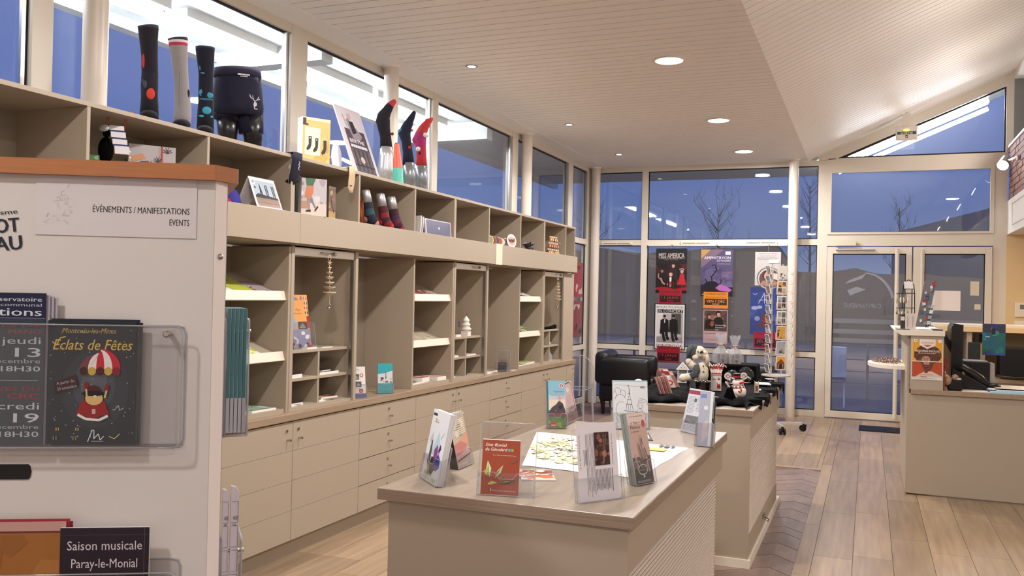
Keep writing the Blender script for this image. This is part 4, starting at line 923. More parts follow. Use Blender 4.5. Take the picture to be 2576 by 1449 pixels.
o = sheet('tent_card', 'white tent card with a Paris tower photo standing in the cube', 'card', M_, w_, h_, .002, a, 'e8e2dc', mt=GLOSS)
q = M_ @ V((0, h_, 0)); r_ = MB().obox(q, (0, w_, 0), (.002, 0, 0), (-.085, 0, -(q.z-ZC))).build('back_leg', PAPER, o)
# two cards and a black slab in the next cube
M_ = upm(cv(757, 535, -3.14), 33); w_ = 61*.00256/math.cos(math.radians(35)); a = Art(.16, .225)
a.rect(0, 0, 1, 1, 'b8b0b4'); a.blobs(0, 0, 1, .75, 16, ['ccc6c8', '8c868c', 'd8d2d2', 'a09a9e'], .13, 5); a.rect(0, .66, 1, 1, 'cdbfb8'); a.rect(.0, .62, .35, .82, 'b08a74')
a.poly([(.15, .0), (.55, .0), (.45, .2), (.2, .2)], '4a6a54'); a.poly([(.2, .2), (.48, .2), (.46, .38), (.36, .55), (.12, .52)], 'c07a5c'); a.line([(.26, .54), (.30, .85)], .07, '8c8890'); a.line([(.36, .55), (.56, .78)], .07, '7c7880'); a.poly([(.2, .85), (.38, .83), (.38, .9), (.16, .9)], '3a3236'); a.poly([(.52, .84), (.64, .72), (.68, .76), (.54, .9)], '3a3236')
sheet('photo_card', 'white photo box showing a walking figure in an orange skirt and grey socks', 'card', M_, .16, .225, .05, a, 'd8d2d0', mt=GLOSS)
M_ = upm(cv(826, 552, -3.12), 0); a = Art(.075, .20); a.rect(0, 0, 1, 1, '6b5548'); a.blobs(0, 0, 1, 1, 12, ['8a6a52', '4a3a34', 'a88a5a', '7a5a48'], .25, 9); a.rect(0, .75, 1, 1, 'a88a54'); a.line([(.3, .3), (.5, .6), (.8, .8)], .12, '2c2628')
sheet('photo_card', 'narrow brown photo card at the right of the walking-figure box', 'card', M_, .075, .205, .01, a, '6a5a50', mt=GLOSS)
sheet('black_slab', 'narrow black slab standing against the cube divider, left of the photo box', 'box', upm(cv(742, 530, -3.2), 2), .055, .245, .02, None, '17110f')
# orange pack and three feet with short socks
A = cv(914, 560, -3.24); vw = View(A); t_ = thing('orange_pack', 'crumpled orange packet beside the small sock feet', 'packet', A)
mb = MB().ell(vw.v(913, 528), .033, .03, .095, col='d8763e'); mb.ell(vw.v(908, 500), .016, .014, .03, col='e09a68'); mb.ell(vw.v(917, 515, .02), .01, .01, .04, col='e8a47a'); mb.build('packet', GLOSS, t_)
FG = 'short display feet wearing socks'
def foot(label, x, yt, ys, yb, cols, toe):
    A = cv(x, yb, -3.2); vw = View(A); t_ = thing('sock_mannequin', label, 'mannequin', A, 0, FG); m_ = vw.m
    MB().tube([vw.v(x+3, ys+2), vw.v(x-1, (ys+yt)/2), vw.v(x-4, yt+4), vw.v(x-4.5, yt)], [11*m_, 11.5*m_, 12*m_, 9*m_], 16, side=vw.ex).build('ankle', SILVER, t_)
    p_ = [vw.v(x+3, ys), vw.v(x+5, ys+16), vw.v(x+7, yb-24), vw.v(x+12, yb-12), vw.v(x+22, yb-4)]
    for q in p_: q.z = max(q.z, ZC + .02)
    MB().tube(p_, [12*m_, 12*m_, 14*m_, 13.5*m_, 9*m_], 14, side=vw.ex, cols=cols).build('sock', KNIT, t_)
    MB().ell(p_[-1], 9*m_, col=toe).build('toe', KNIT, t_); MB().ell(vw.v(x+1, yb-16) , 10*m_, col=toe).build('heel', KNIT, t_)
foot('small grey display foot in a dark sock with pink face, leftmost of three', 923, 478, 510, 566, ['1e2830', '2c4650', '1c1e30', '1c1e30'], 'b07a78')
foot('small grey display foot in a red and black striped sock, middle of three', 960, 487, 520, 573, ['4a1a24', '7a2028', '3a1822', '7c2028'], 'a82428')
foot('small grey display foot in a purple-red sock, rightmost of three', 987, 495, 527, 578, ['3a1c28', '3a2440', '5a2030', '3a1c28'], '8c2430')
# frames and tray
for i, (x, lb, c) in enumerate(((1044, 'thin white frame seen edge-on, left one beside the dark tray', 'e8e4e4'), (1050, 'thin white frame seen edge-on, right one beside the dark tray', 'e4e0e0'), (1057, 'small black frame standing between the white frames and the tray', '141214'))):
    A = cv(x, 580, -3.18 - .03*i); sheet('picture_frame', lb, 'frame', upm(A, 110 + (i*3), 3), .06, .135 - .03*(i == 2), .008, None, c, mt=GLOSS)
q0, q1 = P(1072, 590, 'X', -3.13), P(1136, 595, 'X', -3.13); w_ = q1.y - q0.y; a = Art(w_, .125)
a.poly([(.06, .05), (.94, .05), (.97, .1), (.97, .94), (.03, .94), (.03, .1)], '4c4660'); a.ell(.52, .5, .035, .07, 'e8e4e8'); a.ell(.545, .53, .02, .05, 'a83040')
sheet('small_tray', 'dark violet tray with pale rim and tiny emblem leaning in a cube', 'tray', upm(V((-3.13, q0.y, ZC)), 0, 6), w_, .125, .012, a, 'c8bcc8', mt=GLOSS)
# round plates
for i in range(6):
    A = cv(1231 + i*7.6, 618, -3.2); t_ = thing('round_coaster', ['leftmost', 'second', 'third', 'fourth', 'fifth', 'last'][i] + ' of the small upright round coasters beside the big plate', 'coaster', A, 0, 'upright coasters in the cube'); n_ = V((.85, -.5, 0)).normalized(); c_ = A + V((0, 0, .047))
    MB().cyl(c_, c_ + n_*.004, .045, n=24, col=['c8c4b0', 'b08a6a', '8a7c74', 'c0a080', '8c5a5c', 'b8c4c8'][i]).build('disc', GLOSS, t_); MB().cyl(c_ + n_*.0042, c_ + n_*.005, .036, n=24, col=['8a9a70', '8c4a3a', '5c4a60', 'a85a4a', 'd8c8b0', '5a6a80'][i]).build('motif', GLOSS, t_)
A = cv(1286, 620, -3.16); t_ = thing('round_plate', 'round white plate with a pink and brown animal picture', 'plate', A); n_ = V((.93, -.33, .12)).normalized(); c_ = A + V((0, 0, .068)); ex_ = V((0, 0, 1)).cross(n_).normalized() ; ey_ = n_.cross(ex_)
MB().cyl(c_, c_ + n_*.005, .066, n=32, col='d8d8d8').build('disc', GLOSS, t_)
mb = MB(); pr = lambda pts, c: mb.prism(pts, c_ + n_*.0052, ex_, ey_, n_*.0006, col=c)
pr([(.05*math.cos(k*.5), .05*math.sin(k*.5)*.9 - .004) for k in range(13)], 'd8a898'); pr([(-.05, .018), (-.035, .03), (-.02, .012), (0, .02), (.02, .012), (.035, .03), (.05, .018), (.04, -.01), (-.04, -.01)], '7a5a54'); pr([(-.03, -.02), (0, -.035), (.03, -.02), (0, .0)], 'e0a080'); mb.build('animal_picture', GLOSS, t_)
A = cv(1326, 628, -3.2); t_ = thing('foil_bag', 'crumpled dark foil bag lying alone in a cube', 'bag', A); mb = MB(); rr = random.Random(3)
for k in range(26):
    c_ = A + V(((rr.random()-.5)*.06, (rr.random()-.5)*.12, .012 + rr.random()*.06*(1))); s_ = .02 + rr.random()*.012
    mb.obox(c_, (s_, rr.random()*.02, rr.random()*.01), (-.006, s_, rr.random()*.012), (0, .004, s_*.6), 0, ['2c2a2c', '4a484a', '18161a', '6a6a6c'][k % 4])
mb.build('foil', GLOSS, t_)
# honey and jam jars
def jar(y, X, z, c, g, lb):
    t_ = thing('small_jar', lb, 'jar', (X, y, z), 0, g)
    MB().lathe([(0, 0), (.0135, .001), (.0145, .012), (.0145, .036), (.0115, .044), (.011, .046)], (X, y, z), 12, col=c).build('glass_body', GLOSS, t_)
    MB().cyl((X, y, z+.046), (X, y, z+.058), .0125, n=12, col='e8e0d0').build('lid', GLOSS, t_); MB().obox((X+.0148, y-.008, z+.01), (.0006, 0, 0), (0, .016, 0), (0, 0, .022), 0, 'e8dcc0').build('jar_label', GLOSS, t_)
jc = ['8a2e22', 'b86a28', 'c08a3c', 'a84a20', 'c89a4a', '9a5a24']
ya = P(1377, 630, 'X', -3.17).y
for r_, (n_, z_) in enumerate(((6, ZC), (5, ZC+.0685), (4, ZC+.137))):
    nm = ['bottom', 'middle', 'top'][r_]
    for k in range(n_): jar(ya + k*.062 + .031*r_ + .02, -3.17, z_, jc[(k*2 + r_) % 6], 'little jars, %s row' % nm, 'little amber jar, %s from the left in the %s row of the stacked pyramid' % (['first', 'second', 'third', 'fourth', 'fifth', 'sixth'][k], nm))
    if r_ < 2:
        t_ = thing('jar_tray', 'thin clear tray between the %s jar rows' % ['lower', 'upper'][r_], 'tray', (-3.17, ya + .1, z_+.058)); part('tray', t_, ACR, (-3.20, ya - .005, z_+.0585, -3.14, ya + .375 - .031*r_, z_+.068))
# ---------------------------------------------------------------- lower shelves
def mag_on_slope(y, z, w_, h_, cols, label, seed, up=.015, dx=.0, art=None, base='e6e0da', rz=0):
    ey = V((-.37, 0, .15)).normalized(); ex = V((0, 1, 0)); ex.rotate(Matrix.Rotation(rz, 3, 'Z'))
    A = V((-3.163 - dx, y, z + .032 + dx*.4)); a = art
    if a is None: a = Art(w_, h_); a.rect(0, 0, 1, 1, cols[0]); a.blobs(.0, .2, 1, .95, 9, cols, .2, seed); a.para(.1, .06, .9, .14, 1, cols[-1], .7, .2)
    return sheet('magazine', label, 'magazine', frame(A, ex, ey), w_, h_, .006 + up, a, base, mt=GLOSS)
def flat_book(x, y, z, w_, h_, t, rz, cols, label, seed, name='booklet', base='e6e2dc', cat='booklet', group=None):
    """booklet lying flat; x, y is its front-left corner, w along Y"""
    ex = V((0, 1, 0)); ex.rotate(Matrix.Rotation(rz, 3, 'Z')); ey = V((0, 0, 1)).cross(ex)
    a = Art(w_, h_); a.rect(0, 0, 1, 1, cols[0])
    if len(cols) > 1: a.blobs(.05, .05, .95, .95, 8, cols[1:], .2, seed)
    return sheet(name, label, cat, frame(V((x, y, z + t)), ex, ey), w_, h_, t, a, base, mt=GLOSS, group=group)
mag_on_slope(3.60, 1.495, .10, .25, ['6a3a34', 'a87a70', '3a2c2c'], 'dark red magazine at the left end of the upper sloping shelf beside the rack', 1)
mag_on_slope(3.72, 1.495, .15, .28, ['e4e6d8', 'a8b83c', 'd8dcc8', 'c0cc60'], 'white magazine with lime green shapes on the upper sloping shelf beside the rack', 2)
mag_on_slope(3.885, 1.495, .16, .28, ['b8c04a', '8aa0c0', 'a8b45a', '7a8a9c'], 'lime and blue magazine on the upper sloping shelf beside the rack', 3)
mag_on_slope(4.05, 1.495, .16, .21, ['a8989c', '6a5a5c', 'c8bcbc', '8c3a3c'], 'grey photo magazine at the right of the upper sloping shelf beside the rack', 4)
mag_on_slope(3.74, 1.145, .14, .26, ['d8d4cc', '8a8c84', 'b0aca4'], 'pale photo leaflet at left on the lower sloping shelf beside the rack', 5)
mag_on_slope(3.90, 1.145, .20, .26, ['e6e6da', 'c4d020', 'b8c424', '4a4c3c'], 'white magazine with bright yellow-green band on the lower sloping shelf beside the rack', 6)
flat_book(-3.15, 3.78, .868, .16, .25, .012, .1, ['e2e0d8', 'a8c49a'], 'white leaflet lying on the bottom shelf beside the rack', 7); flat_book(-3.16, 3.98, .868, .20, .26, .012, -.05, ['7a9484', 'a8c0a4', 'd8dcd4'], 'green magazine lying on the bottom shelf beside the rack', 8)
for i, (y, c, s_) in enumerate(((5.77, ['8c3a30', 'c8a040', '3c2c2c'], 11), (5.88, ['a87068', 'd8c8c0', '6a3a38'], 12), (5.99, ['8a4a48', 'c09a90', '5c3c40'], 13), (6.12, ['a4827a', '6c4a48', 'c8b0a8'], 14))):
    mag_on_slope(y, 1.495, .13, .27 - .02*i, c, ['red and yellow', 'pinkish', 'dark red', 'brown'][i] + ' magazine on the upper sloping shelf in the middle of the wall', s_)
for i, (y, s_) in enumerate(((5.80, 15), (5.98, 16), (6.14, 17))): mag_on_slope(y, 1.145, .15, .22 - i*.03, ['b4a890', '8c8470', 'c8c0ac'], ['left', 'centre', 'right'][i] + ' sand-coloured leaflet on the lower sloping shelf in the middle of the wall', s_)
flat_book(-3.15, 5.80, .868, .22, .28, .010, .05, ['c8c2b8', '4a3c30'], 'flat dark-edged booklet at left on the bottom shelf in the middle of the wall', 18); flat_book(-3.17, 6.0, .868, .16, .26, .036, .12, ['a86848', 'd8c8c8'], 'thick stack of white booklets on the bottom shelf in the middle of the wall', 19); flat_book(-3.15, 6.22, .868, .13, .22, .028, -.1, ['d8a8a4', 'e0c0bc'], 'pink booklet stack at right on the bottom shelf in the middle of the wall', 20)
for i, (y, c) in enumerate(((7.90, ['a83030', '2c2426', 'e0dcd8']), (8.10, ['3a3032', 'd8d4d0', '8a3030']), (8.28, ['d8d4d0', '3a3436', '8a8480']))): mag_on_slope(y, 1.495, .17, .28 - .04*i, c, ['red', 'black and white', 'pale'][i] + ' magazine on the upper sloping shelf nearest the far windows', 21+i)
for i, (y, c) in enumerate(((7.91, ['d8dcd4', '5a6a4a', '2c3828']), (8.11, ['5a7040', '8a9c6c', '3a4c2c']), (8.30, ['6a7c4a', '9aa87c', 'c8ccb0']))): mag_on_slope(y, 1.145, .16, .27 - .03*i, c, ['white and green', 'deep green', 'olive'][i] + ' magazine on the lower sloping shelf nearest the far windows', 24+i)
flat_book(-3.15, 7.92, .868, .26, .28, .008, 0, ['6c6a50', 'a8a480'], 'dark olive magazine lying on the bottom shelf nearest the far windows', 27); flat_book(-3.16, 8.20, .868, .26, .28, .016, .05, ['a4a850', '8c9440', 'c8c890'], 'yellow-green magazines lying on the bottom shelf nearest the far windows', 28)
# shutter unit 1
A = P(740, 869, 'X', -3.20); M_ = upm(V((-3.225, 4.44, 1.199)), 12, 10); w_, h_ = .145, .335
a = Art(w_, h_); a.rect(0, 0, 1, 1, 'd89a5c'); a.rect(.78, 0, 1, 1, 'e0a45c'); a.blobs(0, .02, .7, .1, 3, ['8a7a8c'], .12, 2)
for k, c in ((.04, 'b03030'), (.13, '3a4470'), (.22, 'a83440'), (.31, '2c2424')): a.rect(.80, k, .96, k+.05, c); a.rect(.855, k, .905, k+.05, 'e4dcd4')
a.text('Pays', .42, .30, .05, '8a5a30', 'c', sh=.3); a.text('Charolais', .10, .36, .035, '8a5a30', w=.5, sh=.3)
a.rect(.86, .40, 1, .62, 'b83028'); a.poly([(0, .42), (.2, .42), (.3, .5), (.24, .62), (0, .66)], '8aa8c8'); a.rect(.36, .50, .86, .64, '3c3634'); a.poly([(.4, .62), (.6, .52), (.8, .62)], '8c8480')
a.rect(0, .64, 1, 1, '8c8ca8'); a.blobs(0, .68, 1, .98, 10, ['5a4a50', 'c8c4cc', '8a7a80', 'e8e4e8'], .12, 6); a.rect(.8, .93, 1, 1, 'b83838')
sheet('travel_guide', 'orange multilingual guide with flags standing in the first shutter cabinet', 'booklet', M_, w_, h_, .012, a, 'd8a060', mt=GLOSS)
t_ = thing('acrylic_holder', 'clear acrylic holder in front of the orange guide', 'holder', (-3.19, 4.4, 1.199)); mb = MB(); mb.box(-.005, 0, .003, .175, .16, .006); mb.box(-.005, 0, -.03, .175, .003, .003); local(mb, M_ @ Matrix.Translation((0, .003, .004))).build('front_plate', ACR, t_)
mb = MB().tube([M_ @ V((-.005, .003, .008)), M_ @ V((.175, .003, .008)), M_ @ V((.175, .16, .008))], .0015, 6); mb.build('rim', ACRE, t_)
flat_book(-3.17, 4.50, 1.198, .12, .10, .010, .1, ['d8d8d0', '3a4a3c'], 'white leaflet lying on the inner shelf in front of the orange guide', 31); flat_book(-3.175, 4.66, 1.198, .11, .09, .006, -.05, ['5a6a4a', 'd8dcd4'], 'green and white leaflet lying to the right of the orange guide', 32)
c_ = (BY[3]+BY[4])/2
flat_book(-3.175, BY[3]+.05, 1.030, .16, .20, .022, 0, ['22284a'], 'navy booklet with white pages in the upper left pigeonhole, first shutter cabinet', 33)
flat_book(-3.172, c_+.03, 1.030, .21, .24, .016, .0, ['1c2c2a', '2c3c38'], 'dark green booklet in the upper right pigeonhole, first shutter cabinet', 34); flat_book(-3.20, c_+.09, 1.0462, .12, .2, .006, .1, ['24302c'], 'smaller dark leaflet lying on the dark green booklet', 35)
flat_book(-3.172, BY[3]+.06, .862, .17, .22, .010, .04, ['d8d4d0', '2c2a2c'], 'white leaflet in the lower left pigeonhole, first shutter cabinet', 36); flat_book(-3.18, BY[3]+.07, .8722, .14, .18, .008, -.1, ['1a181c', '4a484c'], 'black booklet on top of the white leaflet in the lower left pigeonhole', 37)
flat_book(-3.172, c_+.03, .862, .17, .2, .014, .1, ['5a3030', 'a8885c', '2c2224'], 'colourful booklet in the lower right pigeonhole, first shutter cabinet', 38); flat_book(-3.178, c_+.06, .8762, .15, .18, .010, -.15, ['a87860', '5c2c2c', 'd8c8b8'], 'open-cornered colourful booklet on top in the lower right pigeonhole', 39)
# hanging wooden trees
WOODO = mat('pale_wood', 'c9a67e', .6); WHT = mat('white_wood', 'e4dcd0', .5)
def hang_tree(label, px, py0, star_y, discs, bell_y, sz, X=-3.105):
    A = P(px, py0, 'X', X); vw = View(A); m_ = vw.m; t_ = thing('hanging_tree', label, 'ornament', A)
    MB().tube([vw.v(px, py0), vw.v(px-4*sz, (py0+star_y)/2), vw.v(px, star_y-2)], .0012, 6).build('string', WHT, t_); MB().tube([vw.v(px+3*sz, py0), vw.v(px+4*sz, (py0+star_y)/2), vw.v(px, star_y-2)], .0012, 6).build('string', WHT, t_)
    pts = [((7 if k % 2 == 0 else 3)*sz*m_*math.sin(k*math.pi/5), (7 if k % 2 == 0 else 3)*sz*m_*math.cos(k*math.pi/5)) for k in range(10)]
    MB().prism(pts, vw.v(px+1, star_y), vw.ex, (0, 0, 1), vw.n*.006).build('star', WOODO, t_)
    MB().cyl(vw.v(px, star_y+5), vw.v(px, discs[-1][0]+4), .0035, n=8).build('stem', WOODO, t_)
    for y, hw in discs:
        q = vw.v(px, y)
        MB().cyl(q, q + V((0, 0, .0045)), hw*m_, n=22).build('disc', WHT, t_)
        q = vw.v(px, y + 4.0*sz); MB().cyl(q, q + V((0, 0, .006)), hw*m_*.72, n=16).build('wood_bead', WOODO, t_)
    MB().cyl(vw.v(px, discs[-1][0]), vw.v(px, bell_y-4), .001, n=6).build('string', WHT, t_)
    MB().ell(vw.v(px-2, bell_y), 4*sz*m_).build('bell', CHROME, t_); MB().ell(vw.v(px+1, bell_y-8*sz), 2.5*sz*m_).build('bell', CHROME, t_)
hang_tree('hanging tree of white and wooden discs with star, on the first shutter handle', 829, 641, 661, [(674, 5), (686, 8), (698, 10), (711, 12), (723, 14.5), (736, 16.5)], 775, 1, -3.10)
hang_tree('smaller hanging tree of thin white discs with star, on the far shutter handle', 1403, 691, 702, [(713, 3), (721, 4.5), (729, 6), (737, 7.5), (745, 8.5), (753, 9.5)], 773, .6, -3.10)
# shutter unit 2: tree candle and cards
A = P(1172, 845, 'X', -3.19); A.z = 1.198; vw = View(A); t_ = thing('tree_candle', 'white tree-shaped candle with a wick on the inner shelf of the middle shutter cabinet', 'candle', A); m_ = vw.m
MB().box(A.x-.032, A.y-.032, 1.198, A.x+.032, A.y+.032, 1.24).build('base', CERAM, t_)
mb = MB().lathe([(.030, 1.24), (.046, 1.252), (.050, 1.262), (.028, 1.282), (.040, 1.292), (.040, 1.300), (.022, 1.318), (.031, 1.328), (.030, 1.336), (.012, 1.36), (0, 1.372)], (A.x, A.y, 0), 8); mb.build('tree_body', CERAM, t_); MB().tube([(A.x, A.y, 1.37), (A.x+.004, A.y+.002, 1.383), (A.x+.006, A.y+.014, 1.392)], .0014, 6).build('wick', BLK, t_)
a = Art(.09, .30); a.rect(0, 0, 1, 1, 'c8bcb0'); a.circ(.5, .86, .3, 'a8604c'); a.rect(0, .93, 1, 1, 'd8a838'); a.circ(.5, .5, .28, 'b08470'); a.rect(.1, .3, .9, .42, '3c3430'); a.rect(.0, .02, 1, .25, 'b8705c')
sheet('photo_card', 'tall narrow card with round pictures behind the white tree candle', 'card', upm(V((-3.24, 6.475, 1.198)), 4, 8), .085, .30, .006, a, 'd8d0c8', mt=GLOSS)
flat_book(-3.175, 6.60, 1.198, .09, .09, .020, 0, ['8a7a5c', '4a4038'], 'small brown book lying left of the tree candle', 41)
MB().ell(P(1156, 815, 'X', -3.2) - V((0, 0, 0)), .012, .004, .03, col='6c7074').build('leaf_trinket', GLOSS); tag(bpy.data.objects['leaf_trinket'], 'small grey leaf trinket left of the white tree candle', 'ornament')
c_ = (BY[6]+BY[7])/2
flat_book(-3.172, BY[6]+.05, 1.030, .17, .2, .014, 0, ['e2ded6'], 'white booklet in the upper left pigeonhole, middle shutter cabinet', 42); flat_book(-3.172, c_+.05, 1.030, .18, .2, .010, 0, ['d8d8d0', 'b0b8a8'], 'white and black leaflet in the upper right pigeonhole, middle shutter cabinet', 43); flat_book(-3.172, BY[6]+.05, .862, .12, .18, .010, 0, ['dcd8cc'], 'cream leaflet in the lower left pigeonhole, middle shutter cabinet', 44)
t_ = thing('black_box', 'tiny black box in the lower right pigeonhole, middle shutter cabinet', 'box', (-3.2, c_+.05, .862)); part('box', t_, BLK, (-3.23, c_+.02, .862, -3.19, c_+.09, .878)); part('lid', t_, BLK, (-3.232, c_+.018, .878, -3.188, c_+.092, .884))
# shutter unit 3
A = P(1395, 826, 'X', -3.2); A.z = 1.198; t_ = thing('black_sock_roll', 'rolled black sock lying on the inner shelf of the far shutter cabinet', 'sock', A)
MB().tube([(-3.2, 8.66, 1.212), (-3.2, 8.85, 1.214), (-3.2, 9.0, 1.216), (-3.2, 9.13, 1.222)], [.012, .014, .018, .022], 10).build('roll', CLOTH, t_); MB().ell((-3.2, 9.14, 1.225), .022).build('cuff', CLOTH, t_)
t_ = thing('red_toy', 'small red figurine at the left of the far shutter cabinet', 'toy', (-3.22, 8.62, 1.198)); MB().tube([(-3.23, 8.63, 1.198), (-3.23, 8.63, 1.25), (-3.23, 8.63, 1.275)], [.016, .02, .008], 10, col='a03038').build('body', GLOSS, t_); MB().ell((-3.23, 8.63, 1.285), .013, col='c89070').build('head', GLOSS, t_)
t_ = thing('gold_toy', 'small black and gold figurine beside the rolled sock', 'toy', (-3.24, 8.75, 1.198)); MB().ell((-3.24, 8.74, 1.238), .028, col='241c18').build('body', GLOSS, t_); MB().ell((-3.215, 8.73, 1.26), .015, col='b8903c').build('face', GLOSS, t_); MB().ell((-3.20, 8.77, 1.215), .013, col='e0dcd8').build('paw', GLOSS, t_)
c_ = 8.87
for i, (y, z_, s_, lb) in enumerate(((8.63, 1.030, .010, 'tiny white piece in the upper left pigeonhole, far shutter cabinet'), (8.93, 1.030, .018, 'small white bag in the upper right pigeonhole, far shutter cabinet'), (8.64, .862, .013, 'tiny white piece in the lower left pigeonhole, far shutter cabinet'))):
    t_ = thing('white_trinket', lb, 'ornament', (-3.19, y, z_)); MB().ell((-3.19, y, z_+s_), s_*1.1, s_*1.1, s_, col='e4e0d8').build('body', GLOSS, t_); MB().cyl((-3.19, y, z_+s_*1.7), (-3.19, y, z_+s_*2.4), s_*.3, n=8, col='b8b4a8').build('knot', GLOSS, t_)
t_ = thing('glass_bell', 'little clear glass bell jar in the lower right pigeonhole, far shutter cabinet', 'jar', (-3.2, 8.98, .862)); MB().lathe([(.03, .862), (.032, .90), (.024, .93), (.008, .95), (.006, .958), (.012, .965), (.006, .975), (0, .976)], (-3.2, 8.98, 0), 14).build('glass', ACRE, t_); MB().cyl((-3.2, 8.98, .862), (-3.2, 8.98, .87), .035, n=14).build('base', WOODO, t_)
# ---------------------------------------------------------------- acrylic stands and leaflets
def holder(name, label, M_, w_, h_, dep, zf, foot=.09, side=True, cat='leaflet holder'):
    """tabletop leaflet stand in sheet frame M_ (front of leaflet at local z=0): back plate, shelf, front lip, sides, rear foot"""
    A = M_.translation; t_ = thing(name, label, cat, A); b0 = -dep; wd = w_ + .012; x0 = -.006; L = lambda *p_: M_ @ V(p_); th = .0025
    mb = MB(); mb.box(x0, 0, b0-th, x0+wd, h_, b0); local(mb, M_).build('back_plate', ACR, t_)
    mb = MB(); mb.box(x0, -th, b0-th, x0+wd, 0, .006); local(mb, M_).build('ledge', ACR, t_)
    mb = MB(); mb.box(x0, 0, .004, x0+wd, zf, .004+th); local(mb, M_).build('front_plate', ACR, t_)
    if side:
        for xx in (x0, x0+wd-th): local(MB().prism([(0, b0), (0, .004), (zf, .004), (zf*1.15, b0)], (xx, 0, 0), (0, 1, 0), (0, 0, 1), (th, 0, 0)), M_).build('side_plate', ACR, t_)
    e = MB(); r_ = .0011
    e.tube([L(x0, 0, b0), L(x0, h_-.008, b0), L(x0+.008, h_, b0), L(x0+wd-.008, h_, b0), L(x0+wd, h_-.008, b0), L(x0+wd, 0, b0)], r_, 6)
    e.tube([L(x0, 0, .006), L(x0, zf-.006, .006), L(x0+.006, zf, .006), L(x0+wd*.3, zf, .006), L(x0+wd*.38, zf*.72, .006), L(x0+wd*.62, zf*.72, .006), L(x0+wd*.7, zf, .006), L(x0+wd-.006, zf, .006), L(x0+wd, zf-.006, .006), L(x0+wd, 0, .006)], r_, 6)
    e.tube([L(x0, 0, .006), L(x0+wd, 0, .006)], r_, 6)
    e.build('rim', ACRE, t_)
    # rear foot running down to the surface
    p0, p1 = L(x0+wd*.1, h_*.55, b0-th), L(x0+wd*.9, h_*.55, b0-th); nb = -(M_.to_3x3() @ V((0, 0, 1))); nb = V((nb.x, nb.y, 0)).normalized()
    q0 = V((p0.x, p0.y, 0)) + nb*foot*.3; dz = p0.z - A.z
    f_ = MB().obox(p0, p1-p0, nb*foot*.35 - V((0, 0, dz)), nb*th); f_.build('rear_foot', ACR, t_)
    return t_
def stack(name, label, M_, w_, h_, n, t1, art, base, lb2, group, sidecol=None, drop=0):
    """front leaflet with n-1 identical ones behind it"""
    o = sheet(name, label, 'leaflet', M_, w_, h_, t1*.85, art, base, mt=GLOSS)
    for i in range(1, n):
        Mi = M_ @ Matrix.Translation((random.uniform(-.0012, .0012), random.uniform(-.001, .002), -t1*i)); 
        sheet(name, lb2, 'leaflet', Mi, w_, h_ - drop*i, t1*.85, None, sidecol or base, group=group, mt=GLOSS)
    return o
ZS = .9185
SL3 = 'copies stacked behind '
# A: GUIDE brochure
M_, w_, h_ = pxframe((1058.5, 1199), (1098, 1224), (1100, 1030), 'Z', ZS, math.radians(11))
a = Art(w_, h_); a.rect(0, 0, 1, 1, 'dcdee4'); a.rect(.03, .05, .26, .09, '2a2a38'); a.rect(.2, .12, .3, .155, 'd8a838'); a.text('sud', .32, .155, .028, '6c6c74'); a.para(.2, .165, .48, .18, 1, '3c3c44', .6, .1)
a.poly([(.1, .45), (.25, .3), (.3, .5)], 'b8bcc8'); a.poly([(.30, .62), (.58, .27), (.88, .66)], 'b4cce0'); a.line([(.72, .38), (.86, .28)], .012, '3c3c44')
a.poly([(.18, .75), (.24, .45), (.30, .42), (.34, .62), (.30, .85)], '46503c'); a.poly([(.3, .82), (.4, .66), (.62, .62), (.7, .80), (.55, .90), (.35, .88)], '2c1c2c'); a.poly([(.48, .55), (.62, .46), (.70, .56), (.66, .68), (.5, .68)], '8c3c80'); a.poly([(.58, .72), (.74, .58), (.9, .64), (.92, .76), (.78, .82), (.6, .82)], '403c98'); a.poly([(.70, .54), (.78, .44), (.86, .5), (.76, .58)], '3c3c58'); a.poly([(.26, .84), (.34, .72), (.42, .9), (.3, .92)], '8a9a4c')
a.text('GUIDE', .14, .92, .045, '3a3c40', w=.44); a.blobs(.15, .93, .8, .99, 4, ['c8ccb0', 'd8dcc8'], .1, 4)
stack('guide_leaflet', 'white GUIDE leaflet with violet ink figure, front of its stack at the island\'s left corner', M_, w_, h_, 7, .0032, a, 'e4e4e8', 'plain white-edged copy stacked behind the front GUIDE leaflet', SL3 + 'the GUIDE leaflet')
holder('acrylic_holder', 'clear acrylic holder with the GUIDE leaflets at the island\'s left corner', M_, w_, h_*.55, .026, .085)
# B: spiral-bound brochure
M_, w_, h_ = pxframe((1152.5, 1180), (1187.5, 1165), (1190, 1033), 'Z', ZS, math.radians(13))
a = Art(w_, h_); a.rect(0, 0, 1, 1, 'c8b8a4'); a.blobs(.05, .06, .95, .42, 16, ['d0c098', 'a8a070', 'b8a898', 'e0d8c8', '8a8468'], .12, 7)
for k in range(8): a.line([(.1, .10+k*.04), (.9, .07+k*.04)], .025, 'e0dcd0')
a.poly([(0, .6), (1, .35), (1, .62), (0, .78)], 'd8a084'); a.poly([(0, .55), (.5, .5), (.9, .6), (.4, .8), (0, .85)], 'c88078'); a.poly([(0, .78), (1, .68), (1, .80), (0, .92)], 'd8a8a0'); a.poly([(0, .86), (1, .78), (1, .80), (0, .89)], '4a2c28'); a.rect(.1, .92, .7, .96, 'dcd0c8'); a.text('menu', .2, .96, .02, '3c3430')
o = sheet('spiral_brochure', 'black-backed spiral-bound brochure with a pink food photo behind the GUIDE leaflet', 'brochure', M_, w_, h_, .030, a, '2a1c1e', mt=GLOSS)
